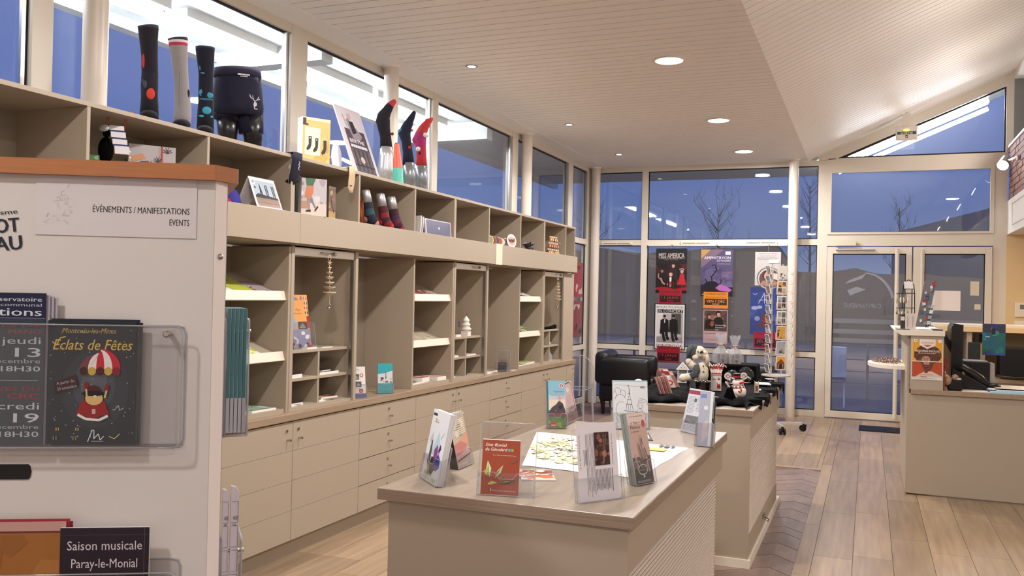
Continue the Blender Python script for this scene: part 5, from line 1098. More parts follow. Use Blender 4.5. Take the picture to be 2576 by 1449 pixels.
for k in range(9):
    x_ = w_*(.06 + .11*k); pts = [(x_ + .0007*j, h_ + .004 + .008*math.sin(j*.7), -.008 + .011*math.cos(j*.7)) for j in range(10)]
    MB().tube(pts, .0013, 5).build('spiral_ring', mat('spiral_white', 'dcdcdc', .3) if k == 0 else bpy.data.materials['spiral_white'], o, world=False)
holder('acrylic_holder', 'clear acrylic holder of the spiral-bound brochure', M_, w_, h_*.4, .032, .06)
# C: red-brown site leaflet in an A5 stand
M_, w_, h_ = pxframe((1208.3, 1242.5), (1303.8, 1248.5), (1223, 1105.6), 'Z', ZS, math.radians(9))
a = Art(w_, h_); a.rect(0, 0, 1, 1, '9c4a34'); a.text('Site fluvial', .07, .115, .058, 'ece4dc', w=.55, sh=.2, bold=.012); a.text('de Génelard', .07, .20, .058, 'ece4dc', w=.57, sh=.2, bold=.012)
for x_, c in ((.68, '58b0d0'), (.76, '98b83c'), (.84, 'b83434')): a.rect(x_, .155, x_+.06, .20, c)
a.text('Sur le Canal du Centre en Bourgogne', .90, .285, .020, 'e0d4cc', 'r', w=.62)
lf = lambda x, y, l, w__, an, c1, c2: (a.poly([(x, y), (x + l*.5*math.cos(an) - w__*math.sin(an), y - (l*.5*math.sin(an) + w__*math.cos(an))*.68), (x + l*math.cos(an), y - l*math.sin(an)*.68), (x + l*.5*math.cos(an) + w__*math.sin(an), y - (l*.5*math.sin(an) - w__*math.cos(an))*.68)], c1), a.poly([(x, y), (x + l*.45*math.cos(an) - w__*.6*math.sin(an), y - (l*.45*math.sin(an) + w__*.6*math.cos(an))*.68), (x + l*.8*math.cos(an), y - l*.8*math.sin(an)*.68)], c2))
lf(.22, .68, .45, .07, 1.72, 'd0d89c', '8a9a5a'); lf(.36, .70, .42, .05, 1.05, 'c8cc9c', '5a5c48'); lf(.16, .66, .20, .05, 2.0, 'a8b040', 'c8cc80'); lf(.45, .80, .50, .055, .25, '3a3430', '8c9a50'); lf(.74, .42, .24, .022, .35, '5c4c40', '8a8468'); lf(.45, .74, .26, .03, .9, '6c7040', '9aa05c'); a.poly([(.18, .80), (.28, .75), (.44, .78), (.3, .81), (.2, .82)], 'b8c05c')
a.rect(.22, .885, .245, .935, '20284c'); a.rect(.245, .885, .268, .935, 'e8e4e0'); a.text('Passé, nature et patrimoine', .32, .93, .026, 'd8c8bc', w=.6, sh=.2)
stack('site_leaflet', 'red-brown leaflet about a river site, front of its stack in the wide acrylic stand', M_, w_, h_, 3, .0025, a, 'dcd4d0', 'copy showing a pale edge behind the red-brown leaflet', SL3 + 'the red-brown leaflet', drop=-.0015)
M2 = M_ @ Matrix.Translation((-.005, 0, 0)); holder('acrylic_holder', 'wide empty-topped acrylic stand holding the red-brown leaflet', M2, w_*1.40, h_*1.33, .012, .07)
# D: white text sheet turned sideways
M_, w_, h_ = pxframe((1460, 1264.5), (1560, 1252), (1442, 1067.5), 'Z', ZS, math.radians(8))
a = Art(w_, h_); a.rect(0, 0, 1, 1, 'e2dce2')
S = lambda x0, x1, y0, y1, n, th=.45: [a.line([(x0 + (x1-x0)*(i+.5)/n, y0 + (y1-y0)*.002*((i*13) % 5)), (x0 + (x1-x0)*(i+.5)/n, y1 - (y1-y0)*.12*((i*7) % 4)/4)], (x1-x0)/n*th, '4c4850') for i in range(n)]
def vtext(s_, x, y, h, c, ln): a.text(s_, x, y, h, c, rot=-math.pi/2, w=ln*a.h/a.w, bold=.01)
vtext('Visite de la Manufacture', .86, .155, .020, '28242a', .40); vtext('Novembre mercredi 14, 21', .045, .15, .018, '28242a', .44)
S(.30, .42, .13, .95, 4, .3); S(.14, .24, .34, .55, 3, .3); S(.20, .29, .14, .93, 3, .25); S(.42, .80, .60, .88, 11, .35); S(.80, .88, .60, .90, 1, .2)
a.rect(.42, .125, .80, .555, '3c2420'); a.blobs(.43, .13, .79, .55, 18, ['6c3a30', '8a4a3c', '241818', 'a86850', '4c3830'], .06, 12); a.line([(.66, .15), (.62, .53)], .012, 'b08878'); a.line([(.72, .15), (.64, .53)], .012, 'b08878')
sheet('visit_notice', 'white text sheet with a dark red factory photo, turned sideways in its stand', 'notice', M_, w_, h_, .0015, a, 'e6e0e6', mt=INK)
holder('acrylic_holder', 'clear acrylic stand holding the sideways white text sheet', M_ @ Matrix.Translation((-.008, 0, 0)), w_ + .016, h_*.93, .006, .072)
# E: tall narrow leaflet stack
M_, w_, h_ = pxframe((1600.8, 1221.5), (1646, 1212), (1573.5, 1041.5), 'Z', ZS, math.radians(12))
a = Art(w_, h_); a.rect(0, 0, 1, 1, 'c4a69c'); a.rect(0, 0, 1, .16, 'dccac2'); a.rect(0, .62, 1, 1, '6a5652'); a.rect(0, .78, 1, 1, '2c2424'); a.para(.12, .045, .86, .058, 1, '9c6c68', .7, .02)
a.text('Le Made in', .14, .155, .035, '3c3034', w=.52); a.text('France', .12, .225, .052, '3c3034', w=.52); a.text('a un nom', .14, .275, .030, '3c3034', w=.42); a.ell(.83, .16, .10, .055, 'b85a5c')
for (x0, y0, x1, y1, w__) in ((.46, .64, .38, .42, .13), (.62, .66, .56, .34, .15), (.82, .70, .66, .48, .15), (.28, .80, .18, .60, .14), (.84, .84, .76, .66, .12)): a.line([(x0, y0), (x1, y1)], w__, '9a837c'); a.ell(x1, y1, w__*.5, w__*.5*a.w/a.h, 'b49c94'); a.line([(x0+.06, y0), (x1+.06, y1+.02)], .03, '5c4a48')
a.line([(.3, .72), (.85, .66)], .03, '241c1c'); a.ell(.48, .80, .26, .075, 'c8c0bc'); a.ell(.48, .80, .23, .062, '2c2424'); a.text('MONTCEAU', .48, .815, .018, 'c8c0bc', 'c', w=.4); a.circ(.5, .895, .045, 'e0dcd8'); a.circ(.5, .895, .022, 'b83030'); a.para(.1, .95, .9, .985, 2, 'a8a09c', .5, .1); a.text('Creusot', .3, .87, .02, 'd8d0cc', sh=.3)
stack('made_in_leaflet', 'narrow pinkish leaflet with pale textile hands, front of its thick stack', M_, w_, h_, 8, .0036, a, '9aa09c', 'dark-edged copy stacked behind the narrow pinkish leaflet', SL3 + 'the narrow pinkish leaflet', sidecol='8a908c')
holder('acrylic_holder', 'clear acrylic holder of the narrow pinkish leaflets', M_, w_, h_*.42, .032, .078)
# F: train leaflet
M_, w_, h_ = pxframe((1381.5, 1077.5), (1424, 1077), (1395, 957.5), 'Z', ZS, math.radians(10))
a = Art(w_, h_); a.rect(0, 0, 1, .34, '84b8d0'); a.rect(0, .34, 1, .62, 'dcd0c4'); a.rect(0, .3, 1, .4, 'b8c8d0'); a.circ(.78, .11, .13, 'dcdce0'); a.circ(.78, .11, .10, 'b83440'); a.circ(.80, .11, .06, 'd8c8cc'); a.circ(.85, .11, .04, 'b02030')
a.text('Voyage vapeur', .92, .245, .034, 'a02c50', 'r', w=.62, sh=.15); a.text('exceptionnel avec', .96, .32, .030, 'a02c50', 'r', w=.82); a.text('la 241 P 17', .94, .38, .032, 'a02c50', 'r', w=.48)
a.poly([(.0, .66), (.2, .56), (.45, .5), (.62, .42), (.84, .48), (.96, .60), (1, .75), (0, .78)], '4a4448'); a.circ(.70, .56, .12, '2c282c'); a.circ(.42, .64, .07, '6a5c60'); a.poly([(.60, .34), (.72, .28), (.74, .42), (.6, .44)], 'c8a0a8'); a.poly([(.05, .68), (.9, .64), (1, .78), (0, .8)], '6a3c44')
a.rect(0, .76, 1, 1, '5a7a3c'); a.blobs(0, .74, 1, .98, 12, ['7ca040', '4c6c34', '8ab84c', '3c5830'], .12, 5); a.poly([(.06, .90), (.46, .87), (.42, .965), (.10, .985)], 'b82430'); a.text('SNCF', .11, .955, .036, 'ece4e4', w=.30, sh=.3, bold=.01)
stack('train_leaflet', 'sky-blue steam train leaflet, front of its stack at the back left of the island', M_, w_, h_, 6, .006, a, '5c9cac', 'teal-edged copy behind the steam train leaflet', SL3 + 'the steam train leaflet', sidecol='4a8494')
holder('acrylic_holder', 'clear acrylic holder of the steam train leaflets', M_, w_, h_*.4, .038, .07)
# G: pale pink menu card, curling
M_, w_, h_ = pxframe((1424, 1069), (1456, 1052), (1446, 954), 'Z', ZS, math.radians(14))
a = Art(w_, h_); a.rect(0, 0, 1, 1, 'c4a8a8'); a.line([(.12, .95), (.08, .08), (.16, .04), (.85, .02), (.93, .08), (.9, .8)], .03, '5c484c'); a.ell(.62, .2, .1, .06, 'd8c8cc'); a.para(.4, .35, .8, .8, 9, 'b09498', .4, .3); a.line([(.07, .1), (.05, .96)], .05, '3c3038')
sheet('pink_menu', 'pale pink menu card with thin dark border beside the train leaflets', 'leaflet', M_, w_, h_, .010, a, 'cfc4c4')
holder('acrylic_holder', 'larger clear acrylic holder behind the pale pink menu card', M_ @ Matrix.Translation((.0, 0, 0)), w_*1.25, h_*.98, .03, .075)
# H: colouring card
M_, w_, h_ = pxframe((1544, 1078), (1631, 1078), (1540, 957), 'Z', ZS, math.radians(8))
a = Art(w_, h_); a.rect(0, 0, 1, 1, 'd8dce2'); a.rect(0, 0, 1, .022, '86b4c8'); K = '4c4c54'
a.line([(.02, .10), (.2, .09), (.4, .11), (.98, .13)], .006, K); a.line([(.43, .14), (.43, .10), (.45, .10), (.455, .14), (.46, .3), (.38, .52), (.36, .62)], .010, K); a.line([(.455, .14), (.475, .3), (.54, .52), (.57, .62)], .010, K)
for y_ in (.27, .40, .50): a.line([(.42 - (y_-.27)*.2, y_), (.49 + (y_-.27)*.2, y_)], .012, K)
a.line([(.40, .47), (.44, .55), (.44, .62)], .008, K); a.line([(.52, .47), (.49, .55), (.49, .62)], .008, K); a.line([(.33, .63), (.60, .64)], .01, K)
arcp = lambda cx_, cy_, rx, ry, a0, a1, n=10: [(cx_+rx*math.cos(math.radians(a0+(a1-a0)*i/n)), cy_-ry*math.sin(math.radians(a0+(a1-a0)*i/n))) for i in range(n+1)]
for q in (arcp(.12, .24, .10, .09, -40, 200), arcp(.27, .28, .09, .08, -60, 150), arcp(.2, .42, .16, .13, 20, 160), arcp(.78, .52, .08, .065, 0, 360), arcp(.78, .46, .07, .05, 10, 170), arcp(.93, .48, .06, .04, 160, -60), arcp(.75, .46, .25, .08, 30, 90), arcp(.30, .82, .04, .03, 0, 360), arcp(.38, .84, .035, .03, 0, 360), arcp(.22, .60, .15, .16, 60, 300)): a.line(q, .008, K)
for q in ([(.70, .60), (.66, .78), (.80, .80), (.86, .74), (.82, .60), (.72, .59)], [(.66, .64), (.55, .72), (.48, .72)], [(.84, .64), (.94, .72), (.92, .86), (.80, .84)], [(.68, .80), (.78, .92), (.92, .96)], [(.64, .80), (.60, .92), (.66, .93), (.68, .80)], [(.32, .72), (.36, .70), (.55, .72), (.54, .80), (.34, .78), (.32, .72)], [(.16, .72), (.28, .80), (.44, .84), (.6, .88)], [(.05, .2), (.1, .3), (.04, .4)], [(.08, .75), (.14, .86), (.06, .9), (.12, .97)], [(.86, .86), (.96, .93)], [(.30, .62), (.44, .66), (.6, .64), (.70, .66)]): a.line(q, .008, K)
a.para(.78, .12, .92, .17, 2, '3c3c44', .5, .1); a.circ(.745, .525, .010, K); a.circ(.81, .525, .010, K)
stack('colouring_card', 'white line-drawn colouring card with tower and girl on a bicycle, front of its stack', M_, w_, h_, 5, .004, a, 'c8ccd0', 'copy behind the line-drawn colouring card', SL3 + 'the colouring card')
holder('acrylic_holder', 'clear acrylic holder of the line-drawn colouring cards', M_, w_, h_*.6, .024, .075)
# I: newsletter and J: leaflets at the right end
M_, w_, h_ = pxframe((1712, 1083), (1772, 1098), (1686, 967), 'Z', ZS, math.radians(14))
a = Art(w_, h_); a.rect(0, 0, 1, 1, 'c2c2ca'); a.rect(0, .04, 1, .13, '8c3a48'); a.text('INFOS', .9, .115, .05, 'd8a8b0', 'r', w=.3); a.para(.06, .18, .36, .58, 13, '8a8a94', .4, .1); a.para(.42, .18, .92, .52, 11, '8a8a94', .4, .1); a.rect(.30, .22, .40, .30, '4a5a54'); a.poly([(.08, .62), (.95, .60), (.95, .80), (.08, .80)], '6c6c70'); a.para(.06, .83, .92, .97, 5, '8a8a94', .4, .1)
sheet('newsletter', 'grey newsletter with red header band leaning at the right end of the island', 'leaflet', M_, w_, h_, .006, a, 'd0d0d4')
holder('acrylic_holder', 'clear acrylic holder behind the red-headed newsletter', M_, w_, h_*.8, .010, .06)
M_, w_, h_ = pxframe((1754, 1124), (1776, 1124.5), (1716, 983), 'Z', ZS, math.radians(14))
M_ = upm(M_.translation, 86, 18); h_ = .215; w_ = .085
M_, w_, h_ = pxframe((1752, 1121), (1786, 1124), (1714, 981), 'Z', ZS, math.radians(16))
a = Art(w_, h_); a.rect(0, 0, .8, 1, '9a9cac'); a.rect(.8, 0, 1, 1, 'c8ccd0'); a.rect(.05, .05, .5, .12, '5a6ab0'); a.circ(.5, .3, .16, 'c8ccd4'); a.poly([(.3, .6), (.7, .5), (.8, .8), (.3, .95)], 'b8a8b0')
stack('blue_grey_leaflet', 'narrow blue-grey leaflet at the front of the rightmost acrylic holder', M_, w_*.6, h_, 2, .006, a, 'c8ccd0', 'copy behind the narrow blue-grey leaflet', SL3 + 'the blue-grey leaflet')
a2 = Art(w_*.6, h_*.93); a2.rect(0, 0, 1, 1, 'd4dae0'); a2.poly([(0, .2), (.9, .1), (1, .4), (0, .5)], '7c9078'); a2.poly([(0, .5), (1, .42), (1, .5), (0, .62)], '2c302c'); a2.line([(.2, .02), (.5, .9)], .06, '34343c')
sheet('green_leaflet', 'white and green leaflet tucked behind the narrow blue-grey one', 'leaflet', M_ @ Matrix.Translation((w_*.42, -.0, -.022)), w_*.6, h_*.90, .004, a2, 'd8dce0', mt=GLOSS); sheet('dark_leaflet', 'black-striped leaflet last in the rightmost holder', 'leaflet', M_ @ Matrix.Translation((w_*.5, .0, -.032)), w_*.6, h_*.84, .005, None, '3a3c44', mt=GLOSS)
holder('acrylic_holder', 'rightmost clear acrylic holder near the edge of the island', M_ @ Matrix.Translation((-.004, 0, .002)), w_*1.15, h_*.6, .045, .10)
# map and leaflets lying flat
q = [P(x, y, 'Z', .916) for x, y in ((1313, 1171), (1602, 1204), (1731, 1127), (1350, 1086))]; c0 = (q[0]+q[1]+q[2]+q[3])/4
mb = MB(); n = 14; bil = lambda u, v_: (q[0]*(1-u)+q[1]*u)*(1-v_) + (q[3]*(1-u)+q[2]*u)*v_
vs = []; 
for j in range(n+1):
    for i in range(n+1):
        p_ = bil(i/n, j/n); p_.z = .9158 + .0016*(abs(math.sin(i/n*math.pi*4))**.5) + .0008*math.sin(j*1.3); vs.append(p_)
mb.add(vs, [(j*(n+1)+i, j*(n+1)+i+1, (j+1)*(n+1)+i+1, (j+1)*(n+1)+i) for j in range(n) for i in range(n)], 0, 'dcdcd8', True)
o = mb.build('town_map', INK); tag(o, 'large unfolded white map lying on the middle of the island', 'map')
mb = MB(); rr = random.Random(9); k = 0
def onmap(u, v_, lift): p_ = bil(u, v_); p_.z = .9186 + lift; return p_
def mpoly(pts, c, k): q_ = [onmap(u, v_, .00008*k) for u, v_ in pts]; 
for k in range(240):
    u, v_ = .02 + .58*rr.random(), .12 + .76*rr.random()
    if (u-.30)**2/.085 + (v_-.5)**2/.13 > 1: continue
    r_ = .012 + .02*rr.random(); ph = rr.random()*6; mb.add([onmap(u+r_*math.cos(ph+j*1.26), v_+r_*1.5*math.sin(ph+j*1.26), .00001*k) for j in range(5)], [(0, 1, 2, 3, 4)], 0, ['c8c8a8', 'b8c094', 'd8d4b0', 'ccc0a0', 'a8b07c', 'd8c8b8', '9a9468'][k % 7])
mb.build('printed_regions', INK, o)['kind'] = 'stuff'
mb = MB(); 
def mline(pts, w__, c):
    for (u0, v0), (u1, v1) in zip(pts[:-1], pts[1:]):
        A, B = onmap(u0, v0, .0028), onmap(u1, v1, .0028); d = (B-A).normalized(); s_ = d.cross(V((0, 0, 1)))*w__; mb.add([A+s_, B+s_, B-s_, A-s_], [(3, 2, 1, 0)], 0, c)
for k in range(26):
    u, v_ = .06 + .5*rr.random(), .2 + .6*rr.random(); mline([(u, v_), (u+.05*rr.random(), v_+.05*(rr.random()-.5)), (u+.08*rr.random()+.03, v_+.1*(rr.random()-.5))], .0009, ['a85048', '6c6c60', '3c3c3c', 'b86c5c'][k % 4])
for k in range(7): mline([(.20+.02*k, .46+.01*math.sin(k*2)), (.23+.02*k, .5+.02*math.cos(k*3))], .0035, '3a3836')
for k in range(22): u, v_ = .10 + .22*((k % 6)/6) + .01*(k//6), .93 - .045*(k//6); mline([(u, v_), (u+.02, v_)], .003, 'a03030' if k == 9 else '4a4a4c')
for k in range(14): mline([(.80+.012*(k % 7), .34+.03*(k//7)), (.808+.012*(k % 7), .34+.03*(k//7))], .001, '5c5c60')
mb.build('printed_lines', INK, o)['kind'] = 'stuff'
mb = MB(); 
for (u0, v0, u1, v1, c) in ((.76, .72, .80, .86, '2c3040'), (.81, .76, .91, .85, 'd8a83c'), (.84, .90, .86, .98, '3c3c44'), (.87, .90, .90, .98, '54545c'), (.91, .92, .93, .98, '3c3c44')): mb.add([onmap(u0, v0, .003), onmap(u1, v0, .003), onmap(u1, v1, .003), onmap(u0, v1, .003)], [(0, 1, 2, 3)], 0, c)
mb.build('map_legend', INK, o)
def quadbook(px4, z, t, label, base, art, name='leaflet'):
    q = [P(x, y, 'Z', z+t) for x, y in px4]; ex = (q[1]-q[0]); w_ = ex.length; ex.normalize(); ey = V((0, 0, 1)).cross(ex); h_ = (q[3]-q[0]).dot(ey); a = art(w_, h_); return sheet(name, label, 'leaflet', frame(q[0], ex, ey), w_, h_, t, a, base, mt=GLOSS)
def art1(w_, h_):
    a = Art(w_, h_); a.rect(0, 0, 1, 1, 'dcd4cc'); a.poly([(0, .15), (1, .05), (1, .4), (0, .6)], '8c4838'); a.poly([(.1, .6), (.9, .5), (1, .85), (.2, .95)], 'c86838'); a.para(.05, .05, .6, .15, 1, '4c4044', .6, .1); a.blobs(0, .1, 1, .9, 7, ['d8a084', '6c3830', 'e8dcd0'], .14, 2); return a
quadbook([(1312, 1206), (1398, 1207), (1363, 1183), (1325, 1181)], .916, .004, 'orange and white leaflet lying flat behind the wide acrylic stand', 'e0d8d4', art1); quadbook([(1316, 1199), (1360, 1193), (1354, 1180), (1322, 1180)], .9205, .003, 'brown photo leaflet lying on the orange and white one', 'd8ccc4', art1)
t_ = thing('small_sign', 'small black folded sign lying behind the narrow pinkish leaflets', 'sign', P(1625, 1106, 'Z', .916)); A = P(1618, 1106, 'Z', .917); MB().prism([(0, 0), (.045, 0), (.018, .04)], A, (1, 0, 0), (0, .5, .85), (0, .003, -.002)).build('card', BLK, t_); MB().prism([(.010, .008), (.03, .008), (.018, .028)], A + V((0, -.0006, 0)), (1, 0, 0), (0, .5, .85), (0, -.0004, .0003)).build('mark', PAPER, t_)
# worktop leaflets in the open bays
M_ = upm(V((-3.18, 5.02, .848)), 45, 14); w_, h_ = .10, .21; a = Art(w_, h_); a.rect(0, 0, 1, 1, 'd8d4d0'); a.text('Roche', .14, .12, .05, '3c3c44', w=.45, sh=.2)
for x0, y0, x1, y1 in ((.2, .24, .58, .42), (.3, .48, .72, .66)): a.rect(x0, y0, x1, y1, '4c4a4c'); a.poly([(x0+.05, y1-.02), (x0+.2, y0+.04), (x1-.05, y1-.04)], '8a908c')
a.circ(.74, .28, .13, 'b83a34'); a.circ(.74, .28, .08, 'd8d4d0'); a.rect(.55, .72, .82, .84, 'b8303c'); a.text('52', .6, .81, .05, 'e8e0e0', w=.16); a.rect(0, .86, 1, 1, '5a6088'); a.poly([(0, .62), (.3, .72), (.1, .86), (0, .86)], '6a6c80')
stack('white_leaflet', 'white leaflet with small photos and red ring, front of its stack on the worktop', M_, w_, h_, 4, .006, a, 'd8d8dc', 'copy behind the white leaflet with small photos', SL3 + 'the white leaflet on the worktop'); holder('acrylic_holder', 'clear acrylic holder of the white photo leaflets on the worktop', M_, w_, h_*.5, .028, .09)
M_ = upm(V((-3.21, 5.01, .848)), 28, 14); a = Art(.07, .2); a.rect(0, 0, 1, 1, '3c3038'); a.blobs(0, 0, 1, 1, 8, ['6a4a50', '241c22', '8a5a5c'], .3, 4)
sheet('dark_leaflet', 'dark photo leaflet squeezed between the white leaflets and the shutter cabinet', 'leaflet', M_ @ Matrix.Translation((-.03, 0, -.035)), .07, .2, .01, a, '2c2428', mt=GLOSS)
M_ = upm(V((-3.17, 5.345, .848)), 50, 10); w_, h_ = .105, .21; a = Art(w_, h_); a.rect(0, 0, 1, 1, '2aa0a8'); a.poly([(0, .36), (.5, .32), (1, .24), (1, .66), (0, .66)], 'c8ccd0'); a.blobs(0, .46, 1, .64, 10, ['8a6a5c', '4a4040', 'b8a89c', '6a5a58'], .09, 3); a.line([(.55, .30), (.54, .52)], .04, '4c4048'); a.poly([(0, .66), (.5, .70), (1, .64), (1, .92), (0, 1)], '28949c'); a.rect(0, .93, 1, 1, '2a8c94')
stack('turquoise_leaflet', 'turquoise leaflet with a harbour photo, front of its stack on the worktop', M_, w_, h_, 3, .006, a, 'a83a40', 'red-edged copy behind the turquoise leaflet', SL3 + 'the turquoise leaflet', sidecol='a83a40'); holder('acrylic_holder', 'clear acrylic holder of the turquoise leaflets on the worktop', M_, w_, h_*.45, .022, .07)
M_ = upm(V((-3.20, 7.50, .848)), 72, 16); holder('acrylic_holder', 'empty clear acrylic holder on the worktop in the far open bay', M_, .10, .24, .03, .09); holder('acrylic_holder', 'second empty clear holder nested just right of the first in the far open bay', M_ @ Matrix.Translation((.03, 0, .03)), .10, .20, .03, .08)
flat_book(-3.14, 7.18, .846, .26, .18, .012, .05, ['c8c4c4', '8a7a7c'], 'flat white leaflets beside the middle shutter cabinet', 51); flat_book(-3.15, 7.20, .8585, .2, .15, .008, -.08, ['b8b0b4', '6c5c60'], 'smaller grey leaflet lying on the flat white leaflets', 52); flat_book(-3.10, 7.66, .846, .12, .08, .006, 0, ['6c6468', 'a8a0a4'], 'tiny grey leaflet near the worktop edge in the far open bay', 53)
a = Art(.08, .16); a.rect(0, 0, 1, 1, 'd8ccd0'); a.poly([(.2, .9), (.5, .3), (.9, .9)], 'a85058'); sheet('small_card', 'small pinkish card leaning on the middle shutter cabinet side', 'card', upm(V((-3.2, 7.13, .848)), 30, 12), .07, .16, .003, a, 'd8ccd0')
# ---------------------------------------------------------------- rack contents
def rsheet(name, label, u0, u1, z0, z1, off, t, art, base, n=1, lb2=None, grp=None, roll=0, cat='leaflet', gl=None):
    w_, h_ = u1-u0, z1-z0; M_ = frame(R(u0, z0, off), E1, (0, 0, 1)) @ Matrix.Rotation(roll, 4, 'Z'); o = sheet(name, label, cat, M_, w_, h_, t, art(w_, h_), base, mt=gl or INK)
    for i in range(1, n):
        Mi = M_ @ Matrix.Translation((.0035*i, -.0012*i + (.004 if i % 2 else 0), -t*1.3*i)); sheet(name, lb2, cat, Mi, w_, h_, t, None, base, group=grp, mt=gl or INK)
    return o
def art_ecl(w_, h_):
    a = Art(w_, h_); a.rect(0, 0, 1, 1, '1c222c'); a.ell(.55, .55, .38, .32, '262e3a'); a.ell(.53, .52, .24, .22, '38404c'); a.ell(.53, .52, .15, .15, '4c525c'); Yl = 'c8a84c'
    a.text('Montceau-les-Mines', .46, .10, .042, 'b89a58', 'c', w=.60, sh=.25); a.text('Eclats de Fêtes', .50, .235, .085, Yl, 'c', w=.88, sh=.25, bold=.006); a.line([(.05, .17), (.10, .2), (.14, .14), (.2, .13)], .012, Yl)
    rr = random.Random(2)
    for k in range(70): a.circ(rr.random()*.96+.02, rr.random()*.9+.05, .003+.004*rr.random(), 'b8bcc4')
    cx_, cy_ = .60, .34
    mer = lambda m_: [(cx_ + .23*m_*math.cos(math.radians(t*15)), cy_ + .05 - .145*math.sin(math.radians(t*15)) - .02*math.sin(math.radians(t*15))*m_) for t in range(7)]
    for i, c in enumerate(('6c2428', 'd8cccc', 'b02838', 'd8ccc8', 'b02838')): a.poly(mer(-1 + i*.4) + mer(-.6 + i*.4)[::-1], c)
    for i, c in enumerate(('3c2428', 'b89a4c', '4a1c28', 'b89a4c', '7c2030')): a.ell(cx_-.184+i*.092, cy_+.065, .046, .034, c)
    a.ell(.53, .70, .155, .085, '8a2428'); a.poly([(.39, .66), (.66, .66), (.72, .76), (.34, .76)], '8a2428'); a.ell(.53, .60, .11, .08, '4c1c20'); a.ell(.54, .625, .10, .055, 'c8a870'); a.ell(.53, .585, .13, .022, '16161c'); a.ell(.55, .61, .02, .012, 'd8b898'); a.line([(.36, .755), (.45, .79), (.6, .80), (.70, .765)], .03, 'd8d0cc'); a.rect(.52, .71, .56, .75, 'b8a0a0'); a.ell(.45, .52, .025, .03, '7a2024'); a.ell(.68, .54, .025, .03, '7a2024'); a.line([(.45, .55), (.46, .62)], .02, 'c8b070'); a.line([(.68, .56), (.66, .62)], .02, 'c8b070')
    a.poly([(.08, .50), (.33, .43), (.36, .52), (.11, .59)], '3a2a2c'); a.text('A partir du', .12, .52, .026, 'a8a0a0', rot=.2, w=.2); a.text('24 novembre', .13, .565, .026, 'a8a0a0', rot=.2, w=.22)
    a.line([(.48, .975), (.53, .88), (.55, .88), (.55, .95), (.60, .91), (.62, .96), (.66, .93)], .010, 'c8ccd0'); a.line([(.72, .93), (.78, .95), (.84, .91)], .008, 'c8bc70'); a.line([(.77, .72), (.82, .68), (.83, .72), (.88, .70)], .006, 'b8bcc0'); a.para(.52, .965, .66, .98, 1, '8a8c90', .6, .1)
    for x_ in (.12, .34): 
        for j in range(2): a.rect(x_+j*.025, .86, x_+j*.025+.012, .885, 'a89a5c'); a.rect(x_-.03+j*.03, .93, x_-.015+j*.03, .96, '7a7450')
    return a
rsheet('festival_booklet', 'dark blue festival booklet with parachuting Father Christmas, front of its pile on the rack', -.257, -.117, 1.289, 1.494, .021, .0028, art_ecl, '1e242e', 3, 'copy just visible behind the Father Christmas booklet', 'copies behind the Father Christmas booklet', gl=GLOSS)
def art_aud(w_, h_):
    a = Art(w_, h_); a.rect(0, 0, 1, 1, '2a3442'); a.rect(0, 0, 1, .165, '12163a')
    T = lambda s_, y, h, c, w__, b_=0: a.text(s_, .965, y, h, c, 'r', w=w__, bold=b_)
    T('Conservatoire', .055, .028, 'c8ccd4', .53, .01); T('ent communal', .088, .020, 'b8bcc8', .50); T('uditions', .150, .052, 'c8ccd4', .60, .02); a.rect(.0, .163, 1, .167, '6a7080')
    T('ASSES DE', .225, .026, '8c3038', .58, .02); T('PIANO', .268, .026, '8c3038', .28, .02); T('jeudi', .335, .046, 'b8bcc4', .34); T('13', .42, .06, 'c0c4cc', .22, .02); T('décembre', .462, .03, 'a8acb4', .44); T('18H30', .515, .034, 'b8bcc4', .34, .01); a.rect(.40, .573, .95, .577, '8a8e98')
    T('ÈVES DU', .645, .030, '8c3038', .42, .02); T('CRC', .695, .036, '9a3038', .28, .02); T('mercredi', .765, .046, 'b8bcc4', .66); T('19', .85, .06, 'c0c4cc', .22, .02); T('décembre', .893, .028, 'a8acb4', .42); T('18H30', .945, .036, 'b8bcc4', .34, .01); a.line([(.0, .70), (.28, .60)], .05, 'a8acb4'); a.line([(.0, .66), (.2, .59)], .04, '8a8e98')
    return a
rsheet('concert_leaflet', 'tall navy leaflet announcing piano auditions at the left edge of the rack', -.44, -.262, 1.288, 1.538, .020, .0022, art_aud, '242c3c', 1, roll=0)
for i in range(3): sheet('concert_leaflet', 'white-edged copy sticking out behind the navy auditions leaflet', 'leaflet', frame(R(-.44 + .005*(i+1), 1.288 - .002*i + .001, .0165 - .003*i), E1, (0, 0, 1)), .178, .246, .0016, None, 'a8a4b0', group='copies behind the auditions leaflet')
def art_sai(w_, h_):
    a = Art(w_, h_); a.rect(0, 0, 1, 1, '241a26'); K = 'cfc6cc'; a.rect(0, .10, 1, .104, '4c3c48'); a.line([(.945, 0), (.945, 1)], .004, '6a5864')
    a.text('Saison musicale', .5, .34, .15, K, 'c', w=.84); a.text('Paray-le-Monial', .5, .62, .15, K, 'c', w=.74); a.text('proposée par les Amis de la Musique', .5, .775, .045, '8c7c88', 'c', w=.50); a.text('en Charolais, Brionnais, Bourbonnais', .5, .875, .045, '8c7c88', 'c', w=.50); return a
